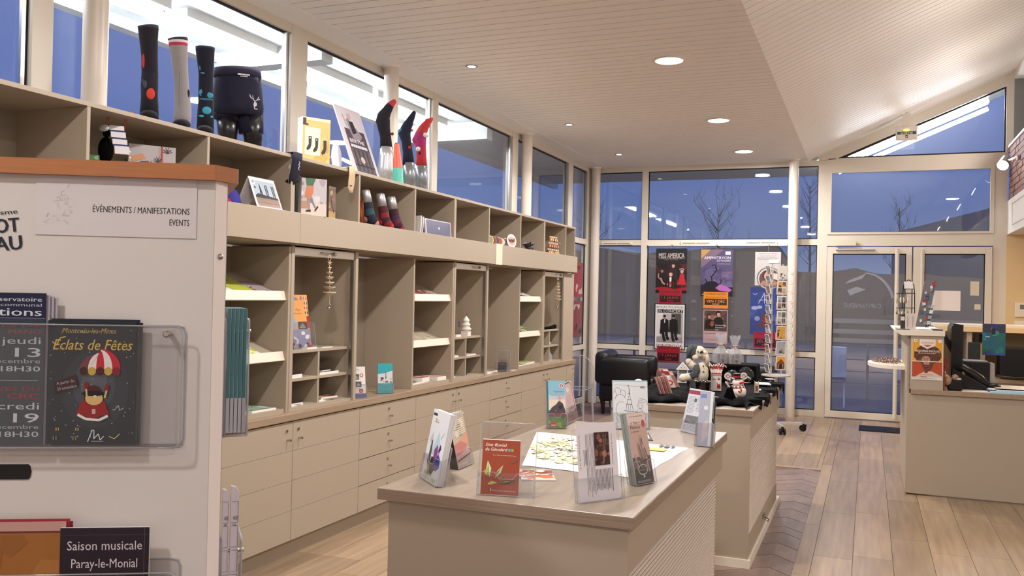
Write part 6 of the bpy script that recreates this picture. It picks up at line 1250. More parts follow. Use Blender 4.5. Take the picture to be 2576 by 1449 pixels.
def art_sai2(w_, h_):
    a = Art(w_, h_); a.rect(0, 0, 1, 1, '241a26'); K = 'cfc6cc'; a.rect(0, .055, 1, .058, '4c3c48'); a.line([(.945, 0), (.945, 1)], .004, '6a5864')
    a.text('Saison musicale', .5, .175, .072, K, 'c', w=.84); a.text('Paray-le-Monial', .5, .315, .072, K, 'c', w=.74); a.text('proposée par les Amis de la Musique', .5, .395, .022, '8c7c88', 'c', w=.50); a.text('en Charolais, Brionnais, Bourbonnais', .5, .445, .022, '8c7c88', 'c', w=.50)
    a.text('Basilique - Salle des Boiseries - Musée du Hiéron', .5, .55, .028, 'b0a4ac', 'c', w=.86); a.text('13 mars | 15 décembre 2018', .5, .635, .042, K, 'c', w=.64); a.para(.1, .7, .9, .95, 5, '8c7c88', .4, .2); return a
rsheet('music_booklet', 'dark purple music season booklet with white page edges in the lower rack pocket', -.2265, -.0865, .945, 1.154, .030, .005, art_sai2, 'd8d0d4', 1, gl=GLOSS)
def art_red(w_, h_):
    a = Art(w_, h_); a.rect(0, 0, 1, 1, '96602c'); a.rect(0, .0, 1, .07, 'b89088'); a.rect(0, .07, 1, .085, '6c2c28'); a.ell(.6, .13, .03, .025, 'b83a34'); a.blobs(0, .1, 1, .95, 10, ['a06a34', '8c5828'], .2, 3); return a
rsheet('orange_brochure', 'orange-brown brochure with red top edge at the lower left of the rack', -.42, -.219, .945, 1.164, .026, .003, art_red, '9a2c38', 3, 'red-edged copy behind the orange-brown brochure', 'copies behind the orange-brown brochure')
# sheet and lettering on the rack head
w_, h_ = .259, .101; a = Art(w_, h_); a.rect(0, 0, 1, 1, 'cfc8ca'); a.text('ÉVÈNEMENTS / MANIFESTATIONS', .955, .60, .105, '2c2a2e', 'r', w=.605, bold=.012); a.text('EVENTS', .955, .79, .105, '2c2a2e', 'r', w=.125, bold=.012)
rr = random.Random(6)
for k in range(16):
    x, y = .05 + .2*rr.random(), .2 + .6*rr.random(); pts = [(x, y)]
    for j in range(4): pts.append((pts[-1][0] + .035*(rr.random()-.5)*1.6, pts[-1][1] + .16*(rr.random()-.5)))
    a.line(pts, .0018, 'c4bcbe')
sheet('header_sheet', 'white header sheet lettered for events, taped to the top of the rack', 'sheet', frame(R(-.289, 1.636, .0012), E1, (0, 0, 1)), w_, h_, .0006, a, 'cfc8ca')
a = Art(.2, .2); K = '1e2230'
a.text('sme', .75, .24, .085, K, 'r', rot=.15, w=.27, bold=.015) if False else None
for s_, x, y, h, wd in (('sme', -.344, 1.667, .0075, .027), ('OT', -.350, 1.636, .0235, .037), ('AU', -.350, 1.606, .0235, .042)):
    b_ = Art(.1, .05); b_.text(s_, 0, 1, h/.05, K, w=wd/.1, bold=.03 if len(s_) < 3 else .015); o = b_.mb.build('brand_lettering', INK); place(o, frame(R(x, y, .0012), E1, (0, 0, 1)) @ Matrix.Rotation(.12, 4, 'Z')); o.parent = rk; o.matrix_parent_inverse = WM(rk).inverted()
# magazines edge-on in the side pocket, sheets below
for i in range(5):
    q = SPt(.034, .0075 + .0068*i, 1.295); Mx = frame(q, T2, (0, 0, 1)); mb = MB()
    mb.obox(q, T2*.0058, S2*.15, V((0, 0, .062)), 0, 'b8b8c4'); mb.obox(q + V((0, 0, .062)), T2*.0058, S2*.15, V((0, 0, .16)), 0, '4a7a84'); 
    o = mb.build('teal_magazine', GLOSS); tag(o, ['leftmost', 'second', 'middle', 'fourth', 'rightmost'][i] + ' of the five teal magazines standing spine-out in the side pocket', 'magazine', 'teal magazines in the side pocket')
    MB().obox(q + V((0, 0, .062)) - S2*.0003 + T2*.0052, T2*.0007, S2*.15, V((0, 0, .16)), 0, '9ac4c8').build('spine_edge', GLOSS, o)
for i, (t, zt) in enumerate(((.006, 1.195), (.020, 1.20))):
    q = SPt(.034, t, 1.003); mb = MB(); hw = .011 + .003*i
    mb.prism([(0, 0), (hw, 0), (hw, zt-1.003-.012), (hw*.6, zt-1.003-.003), (0, zt-1.003)], q, T2, (0, 0, 1), S2*.012, col='d8d2de'); o = mb.build('white_form', INK); tag(o, ['inner', 'outer'][i] + ' bundle of white printed forms in the lower side pocket', 'leaflet')
    a = Art(hw, .18); 
    for k in range(4): a.line([(.1, .06+k*.24), (.9, .06+k*.24), (.9, .27+k*.24), (.1, .27+k*.24)], .05, '6a6470')
    a.text('4h30)', .3, .24, .04, '3c3844', w=.6); a.text('res', .3, .30, .03, '3c3844', w=.4)
    c_ = a.mb.build('printed_table', INK); place(c_, frame(q - S2*.0006, T2, (0, 0, 1))); c_.parent = o; c_.matrix_parent_inverse = WM(o).inverted()
# ---------------------------------------------------------------- second island: black cloth and gifts
ZK = .925
rr = random.Random(11); nx_, ny_ = 64, 72; x0c, x1c, y0c, y1c = -1.44, -.600, 5.33, 7.12
ph = [(rr.uniform(4, 22), rr.uniform(4, 22), rr.random()*6, rr.uniform(.3, 1)) for _ in range(9)]
def foldz(x, y):
    s_ = 0
    for a, b_, c, d in ph: s_ += d*abs(math.sin(a*x + b_*y + c))
    return s_/5
vs = []
for j in range(ny_+1):
    for i in range(nx_+1):
        u, v_ = i/nx_, j/ny_; edge = .05*math.sin(u*17) + .03*math.sin(u*41+1); x = x0c + (x1c-x0c)*u; y = y0c + edge*(1-v_)*1.0 + (y1c-y0c)*v_
        fr = min(1, min(v_, 1-v_)*9 + .35, (1-u)*9+.3); near = max(0, 1-v_*5)
        z_ = .9165 + .028*foldz(x, y)*fr + .042*near*abs(math.sin(u*19+v_*9))*min(1, v_*20+.2)
        xx = x
        if u > .90:                                    # hangs over the right edge in places
            k = (u-.90)/.10; w_ = .5+.5*math.sin(v_*23)
            if w_ > .45 and v_ > .12: xx = -.598 + .018*k*w_; z_ = .925 - .075*k*w_*(.6+.4*math.sin(v_*51)) if k > .3 else z_
            else: xx = x - .05*k
        vs.append((xx, y, z_))
mb = MB(); mb.add(vs, [(j*(nx_+1)+i, j*(nx_+1)+i+1, (j+1)*(nx_+1)+i+1, (j+1)*(nx_+1)+i) for j in range(ny_) for i in range(nx_)], 0, None, True)
o = mb.build('black_drape', CLOTH); tag(o, 'rumpled black cloth covering the second island', 'cloth'); md = o.modifiers.new('thick', 'SOLIDIFY'); md.thickness = .003
def at(px, py, z=ZK+.012): return P(px, py, 'Z', z)
# riser with the two cellophane gifts
Y_ = 6.75; A = P(1787, 914, 'Y', Y_); B = P(1868, 914, 'Y', Y_); zt = A.z
t_ = thing('display_riser', 'black cloth-covered riser box under the two wrapped gifts', 'box', (.5*(A.x+B.x), Y_, .93)); part('box', t_, CLOTH, (A.x-.05, Y_-.02, .93, B.x+.10, Y_+.26, zt), bev=.01)
CELL = clear('cellophane', 'f0f0f4', .12, 3, .24)
def gift(px, label, hpx, wpx):
    A = P(px, 913, 'Y', Y_+.07); A.z = zt; vw = View(A); m_ = vw.m; t_ = thing('wrapped_gift', label, 'gift', A, 0, None); hw = wpx*m_/2
    ex, n_ = vw.ex, vw.n
    bx = MB().obox(A - ex*hw*.85 + n_*hw*.5, ex*hw*1.7, -n_*hw, V((0, 0, 26*m_)), 0, 'b4aca8').build('house_box', GLOSS, t_)
    mb = MB(); 
    for (u0, v0, u1, v1, c) in ((-.5, .55, -.1, .9, '5c5658'), (.1, .5, .7, .92, '6c6462'), (-.6, .1, .0, .5, '8c7c78'), (.15, .1, .6, .42, '4c4648')): mb.obox(A + ex*hw*.85*u0 + n_*(hw*.5+.0005) + V((0, 0, 26*m_*v0)), ex*hw*.85*(u1-u0), n_*.002, V((0, 0, 26*m_*(v1-v0))), 0, c)
    mb.build('printed_windows', GLOSS, bx)
    rz = [(1.0, 0), (1.08, 12), (1.05, 24), (.8, 32), (.35, 42), (.17, 47), (.4, 54), (.62, 62), (.7, 70)]; n = 18; rr = random.Random(px)
    mb = MB(); vs = []
    for r_, z_ in rz:
        for k in range(n): an = 2*math.pi*k/n; q = r_*hw*(1 + (.22 if z_ > 30 else .06)*((k % 2)*2-1)) * (1 + .1*rr.random()); vs.append(A + ex*q*math.cos(an) + n_*q*math.sin(an)*.8 + V((0, 0, (z_ + (rr.random()*7 if z_ > 60 else 0))*m_*hpx/70)))
    mb.add(vs, [(i*n+k, i*n+(k+1) % n, (i+1)*n+(k+1) % n, (i+1)*n+k) for i in range(len(rz)-1) for k in range(n)]); mb.build('cellophane_wrap', CELL, t_)
    q = A + V((0, 0, 47*m_*hpx/70)); mb = MB(); mb.tube([q + ex*hw*.3*math.cos(k*.7) + n_*hw*.3*math.sin(k*.7) for k in range(10)], .004, 6); mb.tube([q, q + ex*hw*.5 + V((0, 0, hw*.2)), q + ex*hw*.8 - V((0, 0, hw*.2))], .003, 6); mb.tube([q, q - ex*hw*.5 + V((0, 0, hw*.2)), q - ex*hw*.7 - V((0, 0, hw*.3))], .003, 6); mb.build('raffia_bow', WOODO, t_)
gift(1813, 'cellophane-wrapped gift house with raffia bow, left of two on the black riser', 70, 35); gift(1848, 'cellophane-wrapped gift house with raffia bow, right of two on the black riser', 66, 31)
# plush snowman character
A = at(1742, 985); vw = View(A); m_ = vw.m; t_ = thing('snowman_plush', 'cream plush snowman with grey knitted hat and scarf sitting with one raised hand', 'toy', A); rotv = Matrix.Rotation(math.atan2(vw.ex.y, vw.ex.x), 3, 'Z')
MB().tube([vw.v(1765, 958), vw.v(1768, 942), vw.v(1769, 928), vw.v(1763, 912)], [13*m_, 14.5*m_, 12.5*m_, 9*m_], 16, side=vw.ex).ell(vw.v(1765, 958), 13*m_).build('body', PLUSH, t_)
mb = MB().ell(vw.v(1759, 888), 17*m_, 14*m_, 18*m_, rot=rotv); mb.ell(vw.v(1750, 899, 8*m_), 9*m_, 8*m_, 8*m_); mb.ell(vw.v(1771, 896, 6*m_), 8*m_, 8*m_, 9*m_); mb.build('head', PLUSH, t_)
MB().ell(vw.v(1744, 885, -2*m_), 18*m_, 15*m_, 19*m_, rot=rotv).ell(vw.v(1735, 898, -2*m_), 9*m_, 10*m_, 11*m_).build('knitted_hat', PLUSHG, t_)
for k in range(7): MB().tube([vw.v(1748 + k*1.2 - 10, 868 + abs(k-3)*1.6, 10*m_), vw.v(1744 + k*.6 - 12, 884, 13*m_), vw.v(1738 + k*.4 - 8, 900, 10*m_)], 2*m_, 6).build('hat_rib', PLUSHG, t_)
MB().cyl(vw.v(1763, 887, 13*m_), vw.v(1768, 882, 26*m_), 3*m_, .6*m_, 10).build('nose', BLK, t_)
MB().ell(vw.v(1756, 885, 14.5*m_), 1.6*m_, col='141414').build('eye', BLK, t_); MB().ell(vw.v(1768, 886, 13*m_), 1.6*m_, col='141414').build('eye', BLK, t_); MB().tube([vw.v(1757, 896, 14*m_), vw.v(1762, 899, 15*m_), vw.v(1768, 897, 13*m_)], .8*m_, 6).build('mouth', BLK, t_)
MB().tube([vw.v(1758, 925), vw.v(1744, 921, 6*m_), vw.v(1733, 910, 8*m_)], [8*m_, 9*m_, 8*m_], 12, side=vw.ex).ell(vw.v(1733, 910, 8*m_), 8.5*m_).build('arm', PLUSH, t_); MB().tube([vw.v(1774, 922), vw.v(1779, 905, 4*m_), vw.v(1775, 890, 8*m_)], [7*m_, 7*m_, 6*m_], 12, side=vw.ex).ell(vw.v(1774, 888, 8*m_), 6.5*m_).build('arm', PLUSH, t_)
MB().tube([vw.v(1750, 950, 4*m_), vw.v(1735, 948, 8*m_), vw.v(1720, 950, 16*m_)], [9*m_, 10*m_, 10*m_], 12, side=vw.ex).ell(vw.v(1719, 951, 16*m_), 10.5*m_).build('leg', PLUSH, t_); MB().tube([vw.v(1766, 962, 4*m_), vw.v(1764, 972, 8*m_), vw.v(1762, 980, 12*m_)], [9*m_, 7*m_, 6*m_], 12, side=vw.ex).build('leg', PLUSH, t_)
MB().tube([vw.v(1750, 918, 10*m_), vw.v(1752, 930, 14*m_), vw.v(1747, 942, 14*m_), vw.v(1738, 948, 16*m_)], [8*m_, 9*m_, 9*m_, 8*m_], 12, fl=(1, .5), side=vw.ex).build('scarf', PLUSHG, t_)
for y in (921, 935): MB().ell(vw.v(1769.5, y, 14.5*m_), 2.4*m_, 1.2*m_, 2.4*m_, rot=rotv).build('button', mat('plush_button', '6c5c54', .5) if y == 921 else bpy.data.materials['plush_button'], t_)
# white lantern house
A = at(1717, 962); vw = View(A); m_ = vw.m; t_ = thing('lantern_house', 'small white metal lantern house with a pitched roof, left of the plush snowman', 'lantern', A); hw = 13*m_
z0 = A.z; ex, n_ = vw.ex, vw.n
for sx in (-1, 1):
    for sy in (-1, 1): c_ = A + ex*hw*.9*sx + n_*hw*.6*sy; MB().obox(c_ - ex*.003 - n_*.003, ex*.006, n_*.006, V((0, 0, 32*m_))).build('corner_post', WHITE, t_)
MB().obox(A - ex*hw - n_*hw*.7, ex*hw*2, n_*hw*1.4, V((0, 0, .008))).build('base', WHITE, t_); MB().obox(A - ex*hw*.8 - n_*hw*.5 + V((0, 0, .008)), ex*hw*1.6, n_*hw, V((0, 0, 20*m_))).build('glass', ACRE, t_)
MB().prism([(-hw*1.25, 32*m_), (hw*1.25, 32*m_), (0, 51*m_)], A - n_*hw*.8, ex, (0, 0, 1), n_*hw*1.6).build('roof', WHITE, t_)
for dx, dz in ((0, 44), (-.3, 38), (.3, 38)): MB().ell(A + ex*hw*dx + n_*hw*.81 + V((0, 0, dz*m_)), .003, .002, .003).build('star_hole', BLK, t_)
# black goblet, silver cone tree, black bucket
A = at(1731, 978); vw = View(A); m_ = vw.m; t_ = thing('black_goblet', 'small black flared cup in front of the plush snowman\'s leg', 'cup', A); MB().lathe([(5*m_, A.z), (3*m_, A.z+6*m_), (4*m_, A.z+16*m_), (6*m_, A.z+29*m_), (5.2*m_, A.z+29*m_), (3*m_, A.z+12*m_)], (A.x, A.y, 0), 16).build('cup', BLK, t_)
A = at(1741, 975); vw = View(A); m_ = vw.m; t_ = thing('silver_cone_tree', 'sparkly grey cone Christmas tree between the cup and the black bucket', 'ornament', A); MB().cyl(A, A + V((0, 0, 40*m_)), 9*m_, .8*m_, 18).build('cone', mat('glitter_grey', '5c6062', .45, .5, bump=(900, 1)), t_)
A = at(1767, 998); vw = View(A); m_ = vw.m; t_ = thing('black_bucket', 'glossy black bucket with silver beads on its rim', 'bucket', A); MB().lathe([(0, A.z), (14*m_, A.z), (18*m_, A.z+37*m_), (19*m_, A.z+38*m_), (17*m_, A.z+38*m_), (13*m_, A.z+6*m_)], (A.x, A.y, 0), 24).build('pail', BLK, t_)
for k in range(12): an = k*.524; MB().ell(A + V((18.5*m_*math.cos(an), 18.5*m_*math.sin(an), 39*m_)), 1.7*m_).build('silver_bead', CHROME, t_)
# mug of candy canes
A = at(1801, 982); vw = View(A); m_ = vw.m; t_ = thing('candy_cane_jar', 'white square Christmas box with a Father Christmas picture', 'box', A); ex, n_ = vw.ex, vw.n; hw = 15*m_; hh = 38*m_
MB().obox(A - ex*hw*.85 - n_*hw*.7, ex*hw*1.7, n_*hw*1.4, V((0, 0, hh)), 0, 'd8ccc8').build('box', GLOSS, t_); MB().obox(A - ex*hw*.9 - n_*hw*.75 + V((0, 0, hh)), ex*hw*1.8, n_*hw*1.5, V((0, 0, .008)), 0, 'b8988c').build('rim', GLOSS, t_)
a = Art(2*hw, hh); a.text('Noel', .12, .30, .14, '3c3034', w=.36, sh=.2); a.circ(.76, .34, .12, 'd8ccc8'); a.poly([(.62, .30), (.74, .10), (.92, .28)], 'a82c34'); a.poly([(.62, .48), (.9, .48), (.96, .85), (.6, .85)], 'a82c34'); a.poly([(.66, .38), (.88, .38), (.82, .56), (.7, .56)], 'e0dcdc'); a.rect(.62, .68, .92, .74, '2a2428')
o = a.mb.build('father_christmas_print', INK); place(o, frame(A - ex*hw*.85 + n_*(hw*.7+.0006), ex, (0, 0, 1))); o.parent = t_; o.matrix_parent_inverse = WM(t_).inverted(); o.scale = (.85, 1, 1)
t0 = A + V((0, 0, hh-.02)); rr = random.Random(8)
for k in range(15):
    dx = (k/14 - .5)*2; s_ = V((t0.x, t0.y, t0.z + .012)) + ex*hw*.55*dx; tip = t0 + ex*hw*(1.15*dx + .1*(rr.random()-.5)) + n_*(.02*(rr.random()-.5)) + V((0, 0, .078 + .016*rr.random())); sg = 1 if rr.random() > .5 else -1
    pts = [s_, s_.lerp(tip, .35), s_.lerp(tip, .7), tip, tip + ex*.006*sg + V((0, 0, .008)), tip + ex*.014*sg + V((0, 0, .006)), tip + ex*.018*sg - V((0, 0, .004))]; cc = [('b83038', 'e4dcd8', '5c8a50' if k % 4 == 0 else 'b83038', 'e4dcd8', 'b83038', 'e4dcd8')[j] for j in range(6)]
    o = MB().tube(pts, .0042, 7, cols=cc).build('candy_cane', GLOSS); tag(o, ('candy cane %s from the left in the white Christmas box' % ['first', 'second', 'third', 'fourth', 'fifth', 'sixth', 'seventh', 'eighth', 'ninth', 'tenth', 'eleventh', 'twelfth', 'thirteenth', 'fourteenth', 'last'][k]), 'candy', 'candy canes in the white box')
# glass bowls
for px, py, r_, lb in ((1841, 952, 18, 'clear glass globe bowl left of the ceramic snowman\'s hat'), (1876, 950, 21, 'larger clear glass globe bowl right of the ceramic snowman\'s hat')):
    A = at(px, py+14); vw = View(A); m_ = vw.m; t_ = thing('glass_globe', lb, 'bowl', A); R_ = r_*m_
    MB().lathe([(0, A.z), (R_*.6, A.z), (R_*.95, A.z+R_*.5), (R_, A.z+R_), (R_*.85, A.z+R_*1.55), (R_*.4, A.z+R_*1.9), (0, A.z+R_*1.98)], (A.x, A.y, 0), 24).build('globe', ACR, t_); MB().lathe([(R_*.6, A.z), (R_*.7, A.z+.008), (R_*.3, A.z+.012)], (A.x, A.y, 0), 20).build('foot', CHROME, t_)
    for k in range(5): MB().ell(A + V((R_*.45*math.cos(k*1.4), R_*.45*math.sin(k*1.4), R_*.5 + R_*.15*(k % 3))), R_*.22).build('silver_ball', CHROME, t_)
# ceramic snowman with top hat
A = at(1856, 1001); vw = View(A); m_ = vw.m; t_ = thing('ceramic_snowman', 'shiny white ceramic snowman with black top hat, red band and striped scarf', 'ornament', A); rotv = Matrix.Rotation(math.atan2(vw.ex.y, vw.ex.x), 3, 'Z')
MB().ell(vw.v(1860, 985), 17*m_, 16*m_, 16*m_, 20, 14).build('body', CERAM, t_); MB().ell(vw.v(1856, 962), 14*m_, 13*m_, 11.5*m_, 20, 14).build('head', CERAM, t_)
hb = vw.v(1854, 951); MB().cyl(hb, hb + V((0, 0, 1.6*m_)), 15*m_, n=24).build('hat_brim', BLK, t_); MB().cyl(hb + V((0, 0, 1.6*m_)), hb + V((0, 0, 12*m_)), 8.5*m_, 9*m_, 24).build('top_hat', BLK, t_); MB().cyl(hb + V((0, 0, 1.6*m_)), hb + V((0, 0, 5*m_)), 8.9*m_, 9.0*m_, 24).build('hat_band', mat('red_glaze', 'b82c24', .2), t_)
MB().cyl(vw.v(1862, 964, 10*m_), vw.v(1871, 962, 20*m_), 3.2*m_, 1.8*m_, 12).ell(vw.v(1871, 962, 20*m_), 2*m_).build('nose', bpy.data.materials['red_glaze'], t_)
for k in range(9): an = -1.4 + k*.35; q = vw.v(1857, 973); MB().ell(q + vw.ex*13.5*m_*math.sin(an) + vw.n*13*m_*math.cos(an), 3*m_, col='b02c30' if k % 2 else 'e0d8d4').build('scarf_stripe', GLOSS, t_)
for dx, dy in ((-3, 2), (3, 0), (0, 4), (2, -3)): MB().ell(vw.v(1862+dx, 983+dy, 16*m_), 2.2*m_, 1*m_, 2.2*m_, rot=rotv).build('red_berry', bpy.data.materials['red_glaze'], t_)
# round eye-glass tags
for px, py, lb, z_ in ((1831, 946, 'pinkish white round tag with spectacles drawn on, left of the top hat', 1), (1871, 946, 'pinkish white round tag with spectacles drawn on, right of the top hat', 1)):
    A = at(1856, 985); vw = View(A); m_ = vw.m; q = vw.v(px, py, 6*m_); t_ = thing('round_tag', lb, 'tag', q); MB().cyl(q, q + vw.n*.003, 9*m_, n=22, col='d8c0bc').build('disc', GLOSS, t_)
    mb = MB(); c_ = q + vw.n*.004; mb.tube([c_ + vw.ex*4*m_*math.cos(k*.7) + V((0, 0, 4*m_*math.sin(k*.7))) for k in range(10)], .5*m_, 5); mb.tube([c_ + vw.ex*4*m_, c_ + vw.ex*9*m_ + V((0, 0, m_))], .5*m_, 5); mb.build('drawn_glasses', BLK, t_); MB().cyl(q, V((q.x, q.y, A.z)), .0015, n=6).build('stick', WIRE, t_)
# sachets, bauble, pink boxes on the left
A = at(1672, 990); vw = View(A); m_ = vw.m; PINKS = ['d0a8a0', 'b87870', 'dcc8c0', 'a85c58']
for k in range(7):
    q = vw.v(1662 + k*4.5, 990, -.006*k); dx = -18 + k*1.0; top = vw.v(1648 + k*4.5, 948 - k*.5, -.006*k); d = top - q
    o = MB().obox(q - vw.ex*.004, vw.ex*.011 + vw.n*.03, vw.n*.004 - vw.ex*.002, d, 0, PINKS[k % 4]).build('sachet', GLOSS); tag(o, ['first', 'second', 'third', 'fourth', 'fifth', 'sixth', 'last'][k] + ' from the left of the leaning pink sachets on the black cloth', 'sachet', 'leaning pink sachets')
A = at(1690, 985); vw = View(A); m_ = vw.m; t_ = thing('printed_cup', 'white and red Christmas cup behind the leaning sachets', 'cup', A); MB().obox(vw.v(1661, 972), vw.ex*22*m_, -vw.n*20*m_, V((0, 0, 24*m_)), 0, 'd8c8c4').build('cup', GLOSS, t_)
for k, (x_, y_) in enumerate(((1672, 955), (1676, 968), (1666, 962))): MB().ell(vw.v(x_, y_, .004), 4*m_, 1.5*m_, 4*m_, col=['2c2628', 'a83038', 'b04048'][k]).build('print_mark', GLOSS, t_)
A = at(1657, 968); vw = View(A); m_ = vw.m; t_ = thing('glitter_bauble', 'slender pink glittery bauble standing at the left of the display', 'ornament', A); MB().lathe([(0, A.z+10*m_), (5*m_, A.z+14*m_), (7*m_, A.z+26*m_), (5*m_, A.z+36*m_), (2*m_, A.z+43*m_), (0, A.z+44*m_)], (A.x, A.y, 0), 14).build('bauble', mat('pink_glitter', 'a87068', .35, .3, bump=(800, 1)), t_); MB().cyl(A, A + V((0, 0, 12*m_)), 2*m_, n=8).build('stem', WOODO, t_)
for k, (px, py, w_, h_, tl, c, lb) in enumerate(((1668, 965, 21, 38, -16, 'c89490', 'pink gift box with a tilted top behind the cup'), (1688, 975, 13, 48, -26, 'd8ccc8', 'white and red packet leaning towards the left, beside the lantern house'), (1698, 975, 13, 46, -28, 'a47470', 'rose packet leaning towards the left, touching the lantern house'))):
    A = at(px, py); vw = View(A); m_ = vw.m; d = vw.ex*math.sin(math.radians(tl))*h_*m_ + V((0, 0, math.cos(math.radians(tl))*h_*m_)); t_ = thing('gift_packet', lb, 'gift', A); MB().obox(A, vw.ex*w_*m_, -vw.n*.03, d, 0, c).build('packet', GLOSS, t_); MB().obox(A + d*.75 + vw.n*.0015, vw.ex*w_*m_, vw.n*.0012, d*.2, 0, ['8a4a48', 'a03038', 'd8c0bc'][k]).build('printed_band', GLOSS, t_)
# red looped ribbon and leaning black wedge, card, sign, papers, white balls
A = at(1690, 985); vw = View(A); m_ = vw.m; t_ = thing('red_spectacles', 'red looped plastic frame lying beside the cup', 'ornament', A); MB().tube([vw.v(1683 + 9*math.cos(k*.63), 963 + 6*math.sin(k*.63), .02) for k in range(11)], 1.8*m_, 7).build('loop', bpy.data.materials['red_glaze'], t_)
A = at(1818, 1006); vw = View(A); m_ = vw.m; t_ = thing('black_wedge', 'black cloth wedge stand near the front edge of the draped island', 'stand', A); MB().prism([(0, 0), (34*m_, -2*m_), (22*m_, 33*m_), (10*m_, 28*m_)], A, vw.ex, (0, 0, 1), -vw.n*.08).build('wedge', CLOTH, t_)
A = at(1856, 1006); vw = View(A); o = MB().obox(vw.v(1856, 1006), vw.ex*3*m_, -vw.n*.07, vw.v(1824, 962) - vw.v(1856, 1006), 0, 'c0a098').build('leaning_card', GLOSS); tag(o, 'pinkish card leaning on the black wedge, seen almost edge-on', 'card')
A = at(1904, 990); vw = View(A); m_ = vw.m; t_ = thing('price_stand', 'tiny pale price stand with two posts on the black cloth', 'sign', A); MB().obox(vw.v(1899, 988), vw.ex*9*m_, -vw.n*.004, V((0, 0, 24*m_)), 0, 'c8b8b0').build('panel', GLOSS, t_)
for x_ in (1899, 1908): MB().cyl(vw.v(x_, 988, .004), vw.v(x_, 958, .004), 1.1*m_, n=8).build('post', WOODO, t_)
MB().obox(vw.v(1901, 984, .001), vw.ex*5*m_, vw.n*.0008, V((0, 0, 14*m_)), 0, '6c5854').build('lettered_strip', GLOSS, t_)
def flatc(x, y, z, w_, h_, t, rz, label, base, c, name='leaflet'):
    ex = V((math.cos(rz), math.sin(rz), 0)); a = Art(w_, h_); a.rect(.08, .15, .92, .85, c); return sheet(name, label, 'leaflet', frame(V((x, y, z+t)), ex, V((0, 0, 1)).cross(ex)), w_, h_, t, a, base, mt=GLOSS)
flatc(-.735, 6.52, ZK+.025, .10, .17, .003, .2, 'white price cards lying at the right of the black cloth', 'dcd8dc', 'cfcbd0'); flatc(-.70, 6.92, ZK+.03, .06, .08, .003, .4, 'small pale folded card far right on the black cloth', 'd0ccd0', 'c0bcc0')
A = P(1905, 955, 'Y', 7.0); A.z = ZK + .012; t_ = thing('folded_card', 'tan folded card standing at the far right of the black cloth', 'card', A); vw = View(A); MB().prism([(0, 0), (9*vw.m, 0), (-1*vw.m, 15*vw.m)], A, vw.ex, (0, 0, 1), -vw.n*.004, col='b89880').build('card', GLOSS, t_)
for k, (px, py) in enumerate(((1937, 960), (1912, 981), (1783, 990))): A = at(px, py); o = MB().ell(A, 3*mpp(A), col='e0dcdc').build('white_bead', GLOSS); tag(o, ['small white ball at the far right of the black cloth', 'small white ball beside the price stand', 'small white ball at the foot of the white Christmas box'][k], 'ball')
A = at(1790, 995); quadbook([(1783, 1000), (1808, 999), (1806, 990), (1784, 991)], ZK+.014, .012, 'small bundle of pink and white ribbon sheets in front of the Christmas box', 'c8b0ac', lambda w_, h_: Art(w_, h_).rect(.1, .1, .9, .9, 'b89890')); 
A = P(1604, 962, 'Z', .96); A = V((-1.52, 6.36, .945)); o = MB().ell(P(1606, 962, 'Y', 5.85), 11*mpp((-1.4, 5.85, .95)), None, 9*mpp((-1.4, 5.85, .95)), 18, 12, col='e4dcd8').build('white_snowball', GLOSS); tag(o, 'white round snowball peeping over the colouring cards', 'ball')
# ---------------------------------------------------------------- armchairs
def armchair(label, loc, rz, wd=.78, dp=.74, h=.76):
    t_ = thing('tub_armchair', label, 'armchair', loc, rz); hw = wd/2
    def soft(name, x0, y0, z0, x1, y1, z1, w_=.05, tw=0):
        mb = MB().box(x0, y0, z0, x1, y1, z1)
        if tw: mb.v = [(x + (tw if z > (z0+z1)/2 else 0), y, z) for x, y, z in mb.v]
        o = mb.build(name, LEATH, t_, world=False); m_ = bevel(o, w_, 4); 
        for p_ in o.data.polygons: p_.use_smooth = True
        return o
    soft('body', -dp/2+.03, -hw+.05, .17, dp/2-.03, hw-.05, .44); soft('seat_cushion', -dp/2+.16, -hw+.14, .38, dp/2, hw-.14, .50)
    soft('backrest', -dp/2-.03, -hw+.02, .40, -dp/2+.17, hw-.02, h, .07); soft('armrest', -dp/2+.02, -hw, .38, dp/2-.04, -hw+.16, h-.06, .07); soft('armrest', -dp/2+.02, hw-.16, .38, dp/2-.04, hw, h-.06, .07)
    for sx in (-1, 1):
        for sy in (-1, 1): MB().cyl((sx*(dp/2-.09), sy*(hw-.11), 0), (sx*(dp/2-.08), sy*(hw-.10), .18), .018, .035, 8).build('leg', BLK, t_, world=False)
    return t_
armchair('black leather tub armchair in the left corner by the window', (-3.0, 11.66, 0), math.radians(4), .74, .76, .83)
armchair('dark tub armchair half hidden behind the left end of the draped island', (-2.24, 11.9, 0), math.radians(90), .70, .70, .62)
armchair('dark tub armchair behind the wrapped gifts and the postcard spinner', (-1.36, 11.82, 0), math.radians(-85), .60, .60, .70)
